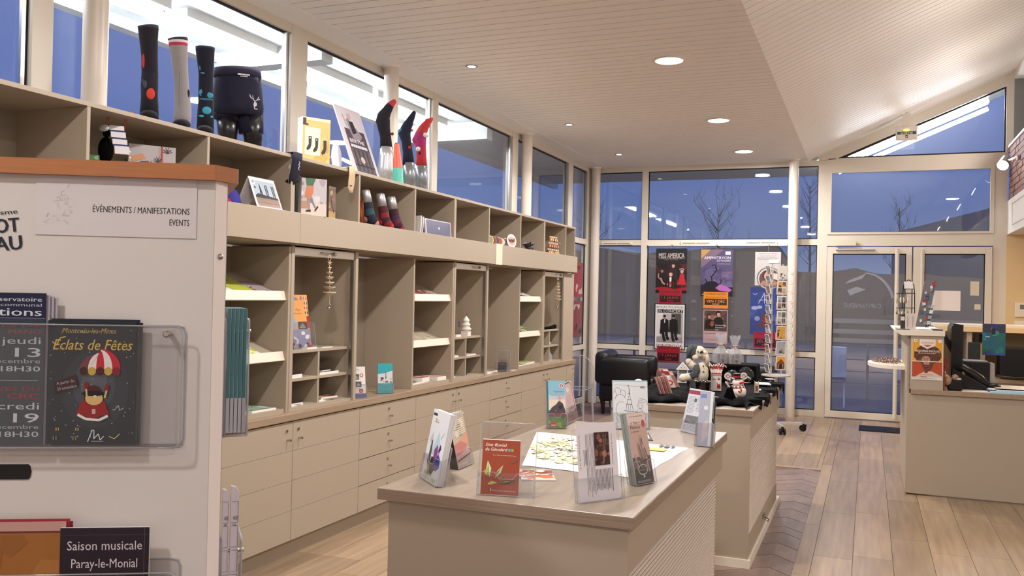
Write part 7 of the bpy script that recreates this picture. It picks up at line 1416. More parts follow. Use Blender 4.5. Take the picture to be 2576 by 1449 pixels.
# clear plastic chair
t_ = thing('clear_chair', 'transparent plastic chair with rounded back beside the end of the worktop', 'chair', (-3.30, 10.15, 0)); c_ = V((-3.30, 10.15, 0))
arc = [(-.20*math.cos(math.pi*k/14), .62 + .22*math.sin(math.pi*k/14)) for k in range(15)]
MB().prism([(-.20, .46)] + arc + [(.20, .46)], c_ + V((0, .2, 0)), (1, 0, 0), (0, 0, 1), (0, .006, 0)).build('backrest', ACR, t_); MB().tube([c_ + V((-.20, .2, .46))] + [c_ + V((a, .2, b_)) for a, b_ in arc] + [c_ + V((.20, .2, .46))], .004, 6).build('back_rim', ACRE, t_)
part('seat', t_, ACR, (-3.5, 9.95, .44, -3.1, 10.36, .452)); MB().tube([c_ + V((sx*.2, sy*.2, .452)) for sx, sy in ((-1, -1), (1, -1), (1, 1), (-1, 1), (-1, -1))], .004, 6).build('seat_rim', ACRE, t_)
for sx in (-1, 1):
    for sy in (-1, 1): MB().cyl(c_ + V((sx*.20, sy*.2, 0)), c_ + V((sx*.18, sy*.18, .44)), .010, .016, 10).build('leg', ACRE, t_)
# ---------------------------------------------------------------- postcard spinner
CX, CY = -1.02, 11.0; t_ = thing('postcard_spinner', 'tall rotating wire rack of postcards in front of the far column', 'rack', (CX, CY, 0))
MB().cyl((CX, CY, .10), (CX, CY, .66), .022, n=12).build('pole', WIRE, t_)
for k in range(4):
    an = math.radians(20 + 90*k); d = V((math.cos(an), math.sin(an), 0)); e = V((CX, CY, 0)) + d*.33
    MB().obox(V((CX, CY, .075)) - d.cross(V((0, 0, 1)))*.02, d*.32, d.cross(V((0, 0, 1)))*.04, (0, 0, .03)).build('base_leg', WIRE, t_)
    ca = MB(); s_ = d.cross(V((0, 0, 1))); ca.cyl(e + s_*.012 + V((0, 0, .035)), e + s_*.032 + V((0, 0, .035)), .035, n=18); ca.cyl(e - s_*.012 + V((0, 0, .035)), e - s_*.032 + V((0, 0, .035)), .035, n=18); ca.cyl(e + V((0, 0, .03)), e + V((0, 0, .09)), .014, n=10); ca.obox(e - s_*.012 - d*.02 + V((0, 0, .05)), s_*.024, d*.06, (0, 0, .03)); ca.build('caster', BLK, t_)
MB().cyl((CX, CY, .655), (CX, CY, .67), .17, n=28).build('turntable', WIRE, t_); part('cap_card', t_, PAPER, (CX-.10, CY-.10, 2.0, CX+.03, CY-.06, 2.05), bev=.008)
for sx in (-1, 1):
    for sy in (-1, 1): MB().cyl((CX+sx*.06, CY+sy*.06, .66), (CX+sx*.06, CY+sy*.06, 2.0), .004, n=6).build('upright_wire', WIRE, t_)
pal = [['8a98a4', '5c6850', 'b8ac94', '4c5a70', '8c7c5c'], ['b8b0ac', '3c3c40', '7a7a7c', 'a09894'], ['c8984c', '7a5440', '3c3028', 'b8a894'], ['8898a8', 'a88c54', '50604a', '343c48'], ['98a4ac', '4c5a70', '94705c', '282c34'], ['a07858', 'b89c58', '6c7c58', '5c6878']]
nf = 0
WIREC = WIRE
for f_, (yaw, tiers, pitch, cw, ch, ncol) in enumerate(((math.radians(34), 7, .180, .125, .165, 1), (math.radians(-66), 11, .118, .145, .105, 1), (math.radians(97), 11, .118, .145, .105, 1))):
    ex = V((math.cos(yaw), math.sin(yaw), 0)); n_ = V((ex.y, -ex.x, 0))
    for k in range(tiers):
        z0 = 1.985 - pitch*(k+1) + .01; q = V((CX, CY, z0)) + n_*(.165 if f_ == 2 else .10) - ex*cw/2; ey = (V((0, 0, 1))*math.cos(.22) + n_*math.sin(.22)*(1 if f_ else .25)).normalized(); Mx = frame(q, ex, ey); cc = pal[(k*2+f_) % 6]
        w_ = MB(); L = lambda x, y, z: Mx @ V((x, y, z))
        w_.tube([L(0, ch*.55, .006), L(0, 0, .006), L(0, -.004, -.012), L(0, ch*.5, -.014)], .0016, 5); w_.tube([L(cw, ch*.55, .006), L(cw, 0, .006), L(cw, -.004, -.012), L(cw, ch*.5, -.014)], .0016, 5); w_.tube([L(0, 0, .006), L(cw, 0, .006)], .0016, 5); w_.tube([L(cw*.3, ch*.45, .006), L(cw*.3, 0, .006)], .0014, 5); w_.tube([L(cw*.7, ch*.45, .006), L(cw*.7, 0, .006)], .0014, 5); w_.tube([L(cw/2, ch*.3, -.012), V((CX, CY, z0+ch*.3)) + n_*.05], .0016, 5)
        w_.build('wire_pocket', WIREC, t_)
        a = Art(cw-.006, ch); a.rect(0, 0, 1, 1, 'dcd8d4')
        if f_ == 0 and k in (1, 2, 3):
            for i in range(2):
                for j in range(2 if k != 2 else 2): a.rect(.08+.45*i, .10+.44*j, .47+.45*i, .48+.44*j, cc[(i+2*j) % len(cc)]); a.poly([(.08+.45*i, .48+.44*j), (.2+.45*i, .30+.44*j), (.47+.45*i, .44+.44*j), (.47+.45*i, .48+.44*j)], cc[(i+j+2) % len(cc)])
        elif f_ == 0 and k == 0: a.blobs(.2, .55, .85, .95, 10, ['3c3a3c', '8a8688', 'b8b4b4'], .1, 3)
        elif f_ == 0 and k == 6: a.rect(.06, .06, .94, .94, 'd89a40'); a.poly([(.06, .94), (.06, .5), (.3, .35), (.5, .2), (.75, .35), (.94, .55), (.94, .94)], '7a4c24'); a.poly([(.3, .94), (.35, .6), (.6, .5), (.75, .94)], '2c2c34')
        else: a.rect(.06, .06, .94, .94, cc[0]); a.blobs(.08, .10, .92, .92, 7, cc, .16, k*3+f_)
        lb = ['front-facing', 'left-facing', 'right-facing'][f_] + ' postcard in pocket %s from the top of the spinner' % ['one', 'two', 'three', 'four', 'five', 'six', 'seven', 'eight', 'nine', 'ten', 'eleven'][k]
        sheet('postcard', lb, 'postcard', Mx @ Matrix.Translation((.003, 0, .003)), cw-.006, ch, .008, a, 'dcd6d0', mt=GLOSS, group='postcards on the spinner')
# ---------------------------------------------------------------- posters hanging in the far window
YP = 12.50
def poster(name, label, tl, tr, bl, fn, base='2a2426', Y=YP, t=.003, cat='poster', mt=None):
    M_, w_, h_ = xpframe(tl, tr, bl, 'Y', Y); a = Art(w_, h_); fn(a); return sheet(name, label, cat, M_, w_, h_, t, a, base, mt=mt or GLOSS)
def person(a, x, y, s, coat, skin='b88a78', hair='241c1c', shirt=None):
    """half-length figure in a poster photograph"""
    r = a.w/a.h; a.poly([(x-.9*s, y+2.6*s*r), (x-.75*s, y+.9*s*r), (x-.3*s, y+.55*s*r), (x+.3*s, y+.55*s*r), (x+.75*s, y+.9*s*r), (x+.9*s, y+2.6*s*r)], coat)
    if shirt: a.poly([(x-.18*s, y+.55*s*r), (x+.18*s, y+.55*s*r), (x+.12*s, y+2.2*s*r), (x-.12*s, y+2.2*s*r)], shirt)
    a.ell(x, y-.05*s*r, .42*s, .52*s*r, hair); a.ell(x+.03*s, y+.06*s*r, .30*s, .42*s*r, skin); a.poly([(x-.34*s, y-.15*s*r), (x, y-.55*s*r), (x+.36*s, y-.15*s*r), (x+.1*s, y-.22*s*r)], hair)
def p1(a):
    pass
    a.rect(0, 0, 1, 1, '1e1a1c'); a.text('MISS AMERICA', .5, .215, .115, 'b4aca8', 'c', w=.82, bold=.012); a.rect(.1, .225, .92, .233, 'a49c90'); a.text('ON TOUR', .48, .265, .025, '6a6460', 'c', w=.46)
    a.rect(0, .33, 1, .95, '241618'); a.blobs(0, .35, 1, .9, 14, ['381a1c', '2c1416', '4a1c20', '1a1214'], .14, 4)
    person(a, .56, .38, .16, '2a1c20'); person(a, .20, .50, .14, '1c1418', '8a6458'); person(a, .84, .50, .17, 'a82430', 'b88a7c', '1c1418'); a.poly([(.68, .50), (.74, .44), (.78, .60), (.72, .78)], '1c1418'); a.poly([(.92, .44), (.99, .52), (.99, .80), (.93, .66)], '1c1418'); a.line([(.76, .465), (.84, .45), (.92, .465)], .02, 'b8b0ac'); person(a, .48, .57, .19, '141216', 'c09484', '2a2022', 'd8d0d0'); a.line([(.16, .66), (.22, .76), (.30, .80)], .05, 'a87c70'); a.line([(.38, .72), (.40, .92)], .02, '6c2026'); a.line([(.58, .72), (.57, .92)], .02, '6c2026'); a.circ(.38, .80, .018, 'b0a8a0'); a.line([(.10, .56), (.08, .64), (.14, .68)], .04, '9c7468'); a.poly([(.45, .74), (.51, .74), (.49, .86), (.47, .86)], 'a02830'); a.poly([(.0, .88), (.3, .86), (.6, .90), (1, .86), (1, .93), (0, .93)], '8c1c26'); a.rect(0, .94, 1, 1, '16141a')
poster('concert_poster', 'dark red concert poster with four performers, top left in the far window', (1651, 625), (1729, 626), (1648, 737), p1)
def tagart(c, t1, t2, t3, ink_, band='2a1418'):
    def f(a): a.rect(0, 0, 1, 1, c); a.rect(.05, .42, .95, .90 if c[0] != 'c' else .80, band); a.text(t1, .5, .19, .13, ink_ if c[:2] in ('c8', 'd0') else '4c1018', 'c', w=.82); a.text(t1[:0] or 'Montceau-les-Mines', .5, .35, .08, ink_ if False else '5c2018', 'c', w=.80); a.text(t2, .5, .65, .17, t3, 'c', w=.76); a.text('20h30', .5, .84 if c[0] != 'c' else .78, .09, t3, 'c', w=.28)
    return f
poster('date_tag', 'red date tag reading 11 JANV hanging under the top left poster', (1658, 729), (1715, 731), (1657, 763), tagart('8c1c28', 'L\'EMBARCADERE', '11 JANV', 'a83840', '4c1018'), 'a01c28', YP-.01, cat='sign')
def p2(a):
    a.rect(0, 0, 1, 1, 'ccc8c6'); 
    for q in ((0, 0, 1, .018), (0, .982, 1, 1), (0, 0, .03, 1), (.97, 0, 1, 1)): a.rect(*q, '18181a')
    a.text('BIOLAY POUPAUD', .5, .10, .045, '28282a', 'c', w=.86); a.rect(.08, .125, .92, .20, '1c1c1e'); a.text('EN CONCERT', .5, .19, .055, 'ccc8c6', 'c', w=.82); a.rect(.08, .21, .92, .85, 'a8a0a0'); a.rect(.55, .21, .86, .66, '4a4648'); a.poly([(.08, .21), (.28, .21), (.2, .7), (.08, .75)], 'c8c0c0'); a.rect(.08, .72, .92, .85, '8c8286'); a.poly([(.86, .21), (.92, .21), (.92, .8), (.86, .66)], '9a9294')
    for x, hc in ((.33, 0), (.62, 1)): a.ell(x, .29, .045, .040, '8c7c78'); a.ell(x, .27, .05, .028, '1c1a1c'); a.poly([(x-.13, .36), (x-.05, .33), (x+.05, .33), (x+.13, .36), (x+.15, .62), (x-.14, .62)], '161618'); a.line([(x-.05, .6), (x-.02, .74), (x+.02, .82)], .09, '161618'); a.line([(x+.06, .6), (x+.08, .72), (x+.13, .79)], .09, '161618')
    a.rect(.18, .57, .27, .66, '1c1a1c'); a.rect(.32, .34, .35, .42, 'c8c0c0'); a.text('SONGBOOK', .5, .945, .062, '202022', 'c', w=.86); a.circ(.90, .965, .022, 'b02430')
poster('concert_poster', 'black and white framed concert poster with two walking men, lower left in the far window', (1647, 763), (1725, 764), (1644, 878), p2)
poster('date_tag', 'red date tag reading 17 JANV hanging under the black and white poster', (1653, 870), (1710, 872), (1652, 910), tagart('901c28', 'L\'EMBARCADERE', '17 JANV', 'b0384a', '4c1018'), 'a01c28', YP-.01, cat='sign')
def p3(a):
    a.rect(0, 0, 1, 1, '4a4262'); a.poly([(0, 0), (.5, 0), (0, .25)], 'a88450'); a.poly([(.3, 0), (.7, 0), (0, .40), (0, .2)], '6c5a68'); a.rect(0, .75, 1, 1, '1c1828'); a.blobs(0, .4, 1, .8, 10, ['544c70', '403858', '5c5274'], .18, 3)
    a.rect(.76, .04, .92, .11, 'd0ccd4'); a.text('wtw', .80, .095, .03, '3c3848', w=.09); a.text('AMPHITRYON', .92, .205, .062, 'c8c4d0', 'r', w=.82, bold=.012); a.text('DE MOLIERE', .92, .255, .038, 'c0bcc8', 'r', w=.42); a.text('COMPAGNIE', .92, .315, .02, 'a09cac', 'r', w=.40)
    a.line([(.36, .70), (.34, .58), (.44, .50), (.50, .42), (.46, .36)], .035, '14121c'); a.line([(.34, .58), (.28, .56)], .02, '14121c'); a.line([(.44, .50), (.40, .44)], .02, '14121c'); a.line([(.5, .44), (.44, .32), (.34, .34)], .02, '14121c'); a.ell(.34, .80, .26, .13, '16141e'); a.line([(.5, .82), (.6, .74), (.66, .66), (.60, .64)], .03, '14121c'); a.line([(.64, .70), (.56, .76)], .02, '14121c'); a.line([(.2, .7), (.14, .62)], .03, '14121c')
    a.poly([(.46, .82), (.6, .74), (.8, .78), (.98, .86), (.9, .9), (.6, .88)], '9c5c9c'); a.text('CREATION', .66, .50, .022, 'a85c6c', w=.26); a.para(.66, .52, .9, .60, 3, '7c6c88', .4, .2); a.circ(.54, .40, .012, 'b8b4c4'); a.rect(.04, .95, .2, .97, '8c8890')
poster('theatre_poster', 'violet theatre poster for Amphitryon with dark antlers, top centre in the far window', (1764, 628), (1845, 629), (1761, 745), p3)
poster('date_tag', 'orange date tag reading VEN 7 DEC under the Amphitryon poster', (1770, 734), (1832, 736), (1770, 775), tagart('c87a28', 'L\'EMBARCADERE', 'VEN 7 DÉC', 'd8a060', '3c2414', '382018'), 'c87a28', YP-.01, cat='sign')
def p4_(a):
    a.rect(0, 0, 1, 1, 'a88c90'); a.rect(.03, .02, .97, .64, '4c3834'); a.blobs(.03, .02, .97, .3, 10, ['7a5c4c', '5c4438', '8a6c58'], .12, 5); person(a, .24, .20, .20, '1c1618', 'a07c70'); person(a, .62, .12, .24, '18161a', 'b08c7c'); a.ell(.36, .42, .08, .08, '8a4c30'); a.line([(.2, .46), (.48, .36)], .02, '6c3c28')
    a.text('Dimanche', .50, .475, .040, 'c8c0c4', w=.34); a.text('9', .92, .515, .085, 'c8c0c4', 'r', w=.08); a.text('Décembre', .50, .545, .040, 'c8c0c4', w=.34); a.text('16h', .50, .61, .035, 'c8c0c4', w=.14); a.rect(0, .66, 1, 1, 'a88c90'); a.para(.06, .70, .92, .73, 1, '6c5860', .6, .1); a.text('MONTCEAU', .5, .80, .03, 'c8b8bc', 'c', w=.5); a.para(.1, .88, .9, .94, 2, '8c7478', .5, .2)
poster('concert_poster', 'brownish pink poster of a violinist duo, lower centre in the far window', (1770, 779), (1831, 780), (1767, 862), p4_)
def p5_(a):
    a.rect(0, 0, 1, 1, 'b4b0b0'); a.text('Apprendre et se former', .5, .06, .030, '4c4648', 'c', w=.72); a.text('qui est-ce ?', .5, .13, .035, '5a5254', 'c', w=.6, sh=.2); a.para(.1, .17, .92, .25, 3, '6c6466', .4, .1)
    a.ell(.55, .78, .48, .34, '5c5458'); a.ell(.56, .79, .45, .32, 'b8b4b4'); a.ell(.58, .80, .42, .29, '6a5450'); a.ell(.58, .80, .40, .27, '54443f'); a.ell(.46, .70, .17, .16, '3c2c28'); a.ell(.48, .72, .12, .13, 'b88c7c'); a.line([(.42, .76), (.48, .79), (.55, .76)], .02, 'd8ccc8'); a.poly([(.2, .98), (.3, .86), (.7, .82), (.9, .92), (.8, 1), (.2, 1)], '9a7468'); a.poly([(.6, .60), (.9, .66), (.94, .85), (.72, .80)], 'c4b8b4')
poster('notice_poster', 'pale notice with a smiling woman in a round frame, top right in the far window', (1900, 634), (1965, 635), (1898, 718), p5_)
def p6_(a):
    a.rect(0, 0, 1, 1, '2c3c78'); a.rect(0, 0, 1, .1, '26346c'); a.blobs(0, .4, 1, .7, 8, ['384884', '303f7a', '44548c'], .2, 4); a.line([(.30, .34), (.42, .22), (.50, .12), (.52, .34)], .02, 'b0b4cc'); a.line([(.30, .28), (.62, .26)], .016, 'b0b4cc'); a.line([(.60, .34), (.66, .12), (.70, .10), (.66, .32), (.74, .34)], .018, 'b0b4cc'); a.line([(.10, .14), (.2, .16), (.24, .13)], .02, 'a8acc8'); a.ell(.16, .44, .12, .04, '8c94b8'); a.ell(.34, .42, .10, .035, '8c94b8')
    a.poly([(.38, .82), (.44, .60), (.56, .52), (.68, .56), (.74, .78), (.6, .86)], '5c2c34'); a.ell(.62, .50, .07, .04, '6a4c48'); a.line([(.46, .62), (.6, .66)], .03, '983038'); a.line([(.44, .70), (.62, .74)], .03, '8c3c40'); a.poly([(.12, .80), (.4, .80), (.5, .86), (.2, .84)], '4a3c40'); a.ell(.26, .66, .10, .05, '7a80a4')
poster('show_poster', 'deep blue show poster with a flying figure, behind the postcard spinner', (1888, 722), (1958, 723), (1884, 841), p6_)
poster('date_tag', 'crimson date tag starting with JEU beneath the blue poster', (1896, 834), (1954, 836), (1894, 875), tagart('901c3c', 'L\'EMBARCADERE', 'JEU 20', 'a84858', '4c1018', '2c1424'), 'a01c38', YP-.01, cat='sign')
t_ = thing('poster_cable', 'thin steel cable with the left column of posters', 'cable', (0, YP, 2.3)); bpy.data.objects.remove(t_)
for x_, zl, lb in ((P(1688, 700, 'Y', YP+.01).x, .87, 'left'), (P(1801, 700, 'Y', YP+.01).x, .87, 'centre'), (P(1932, 700, 'Y', YP+.01).x, .80, 'right')):
    t_ = thing('hanging_cable', 'thin steel hanging cable of the %s column of posters' % lb, 'cable', (x_, YP+.012, zl)); MB().cyl((x_, YP+.012, zl), (x_, YP+.012, 2.33), .0025, n=6).build('wire', ALU, t_); MB().cyl((x_, YP+.012, zl-.02), (x_, YP+.012, zl+.01), .006, n=8).build('end_stop', ALU, t_); part('top_hook', t_, ALU, (x_-.01, YP+.005, 2.32, x_+.01, YP+.115, 2.335))
t_ = thing('poster_rail', 'slim picture rail on the transom above the hanging posters', 'rail', (-1.8, YP+.1, 2.33)); part('rail', t_, FRAME, (-2.99, YP+.075, 2.318, -1.05, YP+.10, 2.335))
for y_, za, zb, c, lb in ((11.80, 1.55, 2.05, ['8c2830', '2a1c20', 'c89a94'], 'upper'), (11.82, .98, 1.50, ['7c3038', 'b8a8a4', '241a1c'], 'lower')):
    a = Art(.42, zb-za); a.rect(0, 0, 1, 1, c[0]); a.blobs(.0, .1, 1, .9, 10, c, .2, 3); sheet('side_poster', 'reddish poster hanging in the left window beyond the shelves, %s one' % lb, 'poster', upm(V((-3.864, y_, za)), 0), .42, zb-za, .003, a, c[0], mt=GLOSS)
# ---------------------------------------------------------------- reception desk things
ZR = 1.342; YR = 8.05
def rd(px, py, Y=YR): return P(px, py, 'Y', Y)
A = rd(2284, 824); A.z = ZR; t_ = thing('keyring_stand', 'black arched wire stand hung with keyrings on the raised shelf', 'stand', A); vw = View(A); m_ = vw.m
mb = MB().tube([vw.v(2271, 822), vw.v(2271, 740), vw.v(2273, 718), vw.v(2279, 708), vw.v(2286, 704), vw.v(2293, 708), vw.v(2299, 718), vw.v(2301, 740), vw.v(2301, 822)], 1.1*m_, 6); mb.build('arch', BWIRE, t_)
for y in (727, 738, 775): MB().tube([vw.v(2254 if y == 775 else 2271, y), vw.v(2301, y)], .9*m_, 6).build('crossbar', BWIRE, t_)
for k in range(6): MB().tube([vw.v(2271 + k*2.5, 738, 0), vw.v(2256 + k*5.5, 739, .05), vw.v(2256 + k*5.5, 737, .06)], .7*m_, 5).build('hook', BWIRE, t_)
for k in range(6): MB().tube([vw.v(2272 + k*2, 775), vw.v(2256 + k*6, 775, .05), vw.v(2256+k*6, 773, .055)], .7*m_, 5).build('hook', BWIRE, t_)
part('price_card', t_, PAPER, (A.x-.015, A.y-.006, 0, A.x, A.y, .001)) if False else MB().obox(vw.v(2275, 726, .005), vw.ex*20*m_, vw.n*.001, V((-.004, 0, 18*m_))).build('price_card', PAPER, t_)
rr = random.Random(21)
for k in range(14):
    x, y = 2256 + (k % 7)*4.6, 742 + (k//7)*38; c = ['c8b898', '8a8078', 'd8d0c0', '6c6660'][k % 4]; t2 = thing('keyring', 'metal keyring hanging on the %s row of the wire stand, place %s from the left' % (['upper', 'lower'][k//7], ['one', 'two', 'three', 'four', 'five', 'six', 'seven'][k % 7]), 'keyring', vw.v(x, y+10), 0, 'keyrings on the wire stand')
    L_ = 26 if k < 7 else 14; MB().tube([vw.v(x, y-3, .045), vw.v(x+1, y+6, .045)], .8*m_, 5, col=c).build('ring', GLOSS, t2); MB().ell(vw.v(x + rr.uniform(-1, 1), y + L_*.5, .045), 2.6*m_, 1.2*m_, L_*.3*m_, 8, 6, col=c).build('charm', GLOSS, t2)
# grey magnet board leaning
A = rd(2318, 822, 8.2); A.z = ZR; t_ = thing('magnet_board', 'tall grey board covered with souvenir magnets, leaning on the raised shelf', 'board', A); vw = View(A); m_ = vw.m
p0, p1, p2_ = vw.v(2303, 822), vw.v(2330, 822), vw.v(2326, 706); up_ = (p2_ - p0); ex = vw.ex; n_ = vw.n
MB().obox(p0, ex*27*m_, -n_*.006, up_).build('board', GREYM, t_); MB().obox(p0 + ex*25*m_ - n_*.008, ex*4*m_, -n_*.10, V((0, 0, 60*m_))).build('prop', WIRE, t_)
for k in range(15):
    u, v_ = .15 + .62*rr.random(), .04 + .9*(k/15); q = p0 + ex*27*m_*u + up_*v_ + n_*.0005; c = ['8c8c90', 'd8d4d0', 'a83c40', '3c5c8c', '5a5c58', 'c8c0b4'][k % 6]; s_ = rr.uniform(5, 8)*m_
    o = MB().obox(q, ex*s_ + V((0, 0, s_*.3)), n_*.006, V((0, 0, s_*1.3)) - ex*s_*.2, 0, c).build('magnet', GLOSS); tag(o, 'small souvenir magnet on the grey board, %s from the bottom' % ['first', 'second', 'third', 'fourth', 'fifth', 'sixth', 'seventh', 'eighth', 'ninth', 'tenth', 'eleventh', 'twelfth', 'thirteenth', 'fourteenth', 'topmost'][k], 'magnet', 'souvenir magnets on the grey board')
A = rd(2335, 826, 8.0); A.z = ZR; t_ = thing('badge_stand', 'small black wire stand with tiny badge cards beside the magnet board', 'stand', A); vw = View(A); m_ = vw.m
MB().tube([vw.v(2329, 824), vw.v(2345, 772)], m_, 6).build('wire_post', BWIRE, t_); MB().tube([vw.v(2334, 824), vw.v(2348, 770)], m_, 6).build('wire_post', BWIRE, t_)
for k in range(4): MB().obox(vw.v(2330 + k*3.4, 816 - k*13.5, .004), vw.ex*8*m_, vw.n*.003, V((0, 0, 9*m_)) + vw.ex*2*m_, 0, ['c8c8c8', '9a9a9c', 'd8d8d4', 'b4b8bc'][k]).build('badge_card', GLOSS, t_)
for k, x in enumerate((2277, 2290)):
    A = rd(x, 826, 7.92); A.z = ZR; vw = View(A); a = Art(11.5*vw.m, 41*vw.m); a.rect(0, 0, 1, 1, 'c8bcb4'); a.para(.25, .2, .75, .8, 2, '8a6a60', .5, .3) if False else a.line([(.45, .15), (.45, .85)], .10, '94786c'); a.line([(.65, .25), (.65, .75)], .06, '94786c')
    sheet('upright_flyer', ['left', 'right'][k] + ' one of two narrow white upright flyer boxes on the raised shelf', 'flyer', frame(A, vw.ex, (0, 0, 1)), 12*vw.m, 41*vw.m, .03, a, 'c8c0b8')
A = rd(2268, 826, 8.0); A.z = ZR; vw = View(A); o = MB().obox(vw.v(2265, 820, -.02), vw.ex*11*vw.m, -vw.n*.03, V((0, 0, 36*vw.m)), 0, '3c3430').build('dark_packet', GLOSS); o.data.transform(Matrix.Translation((0, 0, ZR - min(v.co.z for v in o.data.vertices)))); tag(o, 'dark brown and white packet behind the flyer boxes', 'packet'); MB().obox(vw.v(2266, 806, -.018), vw.ex*9*vw.m, vw.n*.001, V((0, 0, 10*vw.m)), 0, 'd8ccc4').build('printed_label', GLOSS, o)
flatc(.215, 7.875, ZR, .10, .45, .004, 0, 'black-edged white leaflet lying at the left end of the raised shelf', '2c2a2e', 'c8c4c8'); flatc(.385, 7.875, ZR, .085, .13, .004, 0, 'white leaflet lying in front of the magnet board', 'c8c4c8', '8a8a90'); flatc(.485, 7.875, ZR, .075, .25, .010, 0, 'small black pad at the right end of the raised shelf', '1c1a1c', '3a3834')
# poster on the desk end
M_, w_, h_ = xpframe((2294, 852), (2373, 855), (2291, 954), 'Y', 7.866); a = Art(w_, h_)
a.rect(0, 0, 1, 1, 'dcd4ce'); a.rect(.02, .0, .98, .54, 'd89c2c'); a.rect(.02, .55, .98, .95, 'b04a2c'); a.ell(.52, .40, .40, .23, '5c3626'); rr = random.Random(3)
for k in range(26): an = k*.2417; a.circ(.52 + .38*math.cos(an), .38 + .19*math.sin(an), .05 + .03*rr.random(), ['5c3626', '6c4230', '4c2c20'][k % 3])
a.poly([(.25, 0), (.76, 0), (.76, .15), (.5, .24), (.25, .15)], 'e0d4cc'); a.text('AVANTAGES', .505, .11, .040, 'a84c3c', 'c', w=.38, bold=.01); a.text('JEUNES', .505, .15, .026, 'a84c3c', 'c', w=.2); a.poly([(.35, .15), (.65, .15), (.5, .19)], 'a84c3c'); a.poly([(.06, 0), (.18, 0), (.18, .07), (.12, .09), (.06, .07)], 'dcd4cc'); a.poly([(.10, .03), (.15, .03), (.125, .06)], '3c3c3c'); a.poly([(.84, 0), (.95, 0), (.95, .07), (.895, .09), (.84, .07)], 'dcd4cc')
a.ell(.46, .50, .15, .09, 'b4846c'); a.circ(.37, .50, .065, '2c2220'); a.circ(.37, .50, .05, 'b08c78'); a.circ(.55, .51, .065, '2c2220'); a.circ(.55, .51, .05, 'b08c78'); a.rect(.02, .535, .98, .555, 'd8d0c8')
a.poly([(.32, .56), (.70, .56), (.68, .68), (.60, .76), (.50, .79), (.40, .75), (.34, .66)], '6c3c2c'); a.ell(.48, .59, .10, .045, 'b08470'); a.ell(.47, .66, .06, .04, '3a2020'); a.ell(.47, .66, .04, .022, 'a84c44')
a.poly([(.10, .94), (.30, .84), (.40, .80), (.64, .78), (.78, .83), (.98, .90), (.98, .95), (.10, .95)], 'c8bcb0'); a.ell(.47, .80, .06, .03, '4c4a50'); a.rect(.02, .93, .98, .995, 'dcd4ce'); a.rect(.26, .85, .70, .885, 'd89c88'); a.para(.30, .915, .50, .945, 1, 'a05044', .8, .1); a.para(.05, .955, .85, .975, 1, '8a8480', .6, .1)
a.text('REJOINS-NOUS!', .505, .315, .050, 'e8e0d8', 'c', w=.76, bold=.02); a.para(.2, .34, .84, .365, 1, 'c8b8a8', .6, .1)
sheet('portrait_poster', 'yellow and orange poster of a curly-haired bearded man with glasses on the desk end', 'poster', M_, w_, h_, .0015, a, 'dcd4ce', mt=GLOSS)
# jewellery heap on the rounded shelf
mb = MB(); rr = random.Random(14)
for k in range(420):
    an, rd_ = rr.random()*6.283, rr.random()**.6; q = V((.17 + .125*rd_*math.cos(an), 8.86 + .34*rd_*math.sin(an), 1.016 + .035*rr.random()*(1-rd_*.6)))
    d = V((rr.uniform(-1, 1), rr.uniform(-1, 1), rr.uniform(-.5, .5)))*.012; mb.tube([q, q + d, q + d*1.3 + V((0, 0, .006))], .0035, 4, col=['8a7a68', 'c8b8a0', '6c3c3c', '4c4440', 'a89488', '8c5c54'][k % 6])
o = mb.build('trinket_heap', GLOSS); tag(o, 'heap of small brown and cream bracelets on the rounded side shelf', 'jewellery', kind='stuff')
# monitor seen edge-on, phone, boxes, papers
ZD = .86
def dd(px, py, Y): return P(px, py, 'Y', Y)
t_ = thing('monitor', 'black monitor seen edge-on behind the raised desk end', 'monitor', dd(2410, 960, 8.25)); q0, q1 = dd(2394, 815, 8.22), dd(2424, 818, 8.22)
z_b = dd(2410, 950, 8.22).z; MB().prism([(q0.x, z_b), (q1.x-.004, z_b), (q1.x, q1.z), (q0.x+.02, q0.z+.005), (q0.x, q0.z-.03)], (0, 8.22, 0), (1, 0, 0), (0, 0, 1), (0, .42, 0)).build('screen_housing', BLK, t_)
MB().prism([(dd(2376, 838, 8.3).x, dd(2376, 838, 8.3).z), (dd(2394, 862, 8.3).x, dd(2394, 862, 8.3).z), (dd(2394, 892, 8.3).x, dd(2394, 892, 8.3).z), (dd(2377, 862, 8.3).x, dd(2377, 862, 8.3).z)], (0, 8.3, 0), (1, 0, 0), (0, 0, 1), (0, .02, 0)).build('bracket', BLK, t_)
MB().cyl((q0.x+.05, 8.42, ZD+.012), (q0.x+.05, 8.42, z_b+.05), .035, n=14).build('stand_neck', BLK, t_); part('stand_foot', t_, BLK, (q0.x-.06, 8.32, ZD, q1.x+.08, 8.55, ZD+.014), bev=.004)
t_ = thing('desk_phone', 'black desk telephone with curved receiver beside the monitor', 'phone', dd(2440, 970, 8.05)); a0 = dd(2400, 925, 8.08)
pts = [dd(2412, 928, 8.06), dd(2425, 926, 8.05), dd(2445, 938, 8.04), dd(2468, 952, 8.03), dd(2484, 965, 8.02)]; MB().tube(pts, [.035, .042, .045, .040, .022], 12, fl=(1, .7), side=(0, 1, 0)).build('receiver', BLK, t_)
MB().prism([(dd(2396, 966, 8.05).x, ZD), (dd(2488, 970, 8.05).x, ZD), (dd(2486, 964, 8.05).x, ZD+.025), (dd(2400, 925, 8.05).x, dd(2400, 930, 8.05).z)], (0, 8.06, 0), (1, 0, 0), (0, 0, 1), (0, .18, 0)).build('base', BLK, t_)
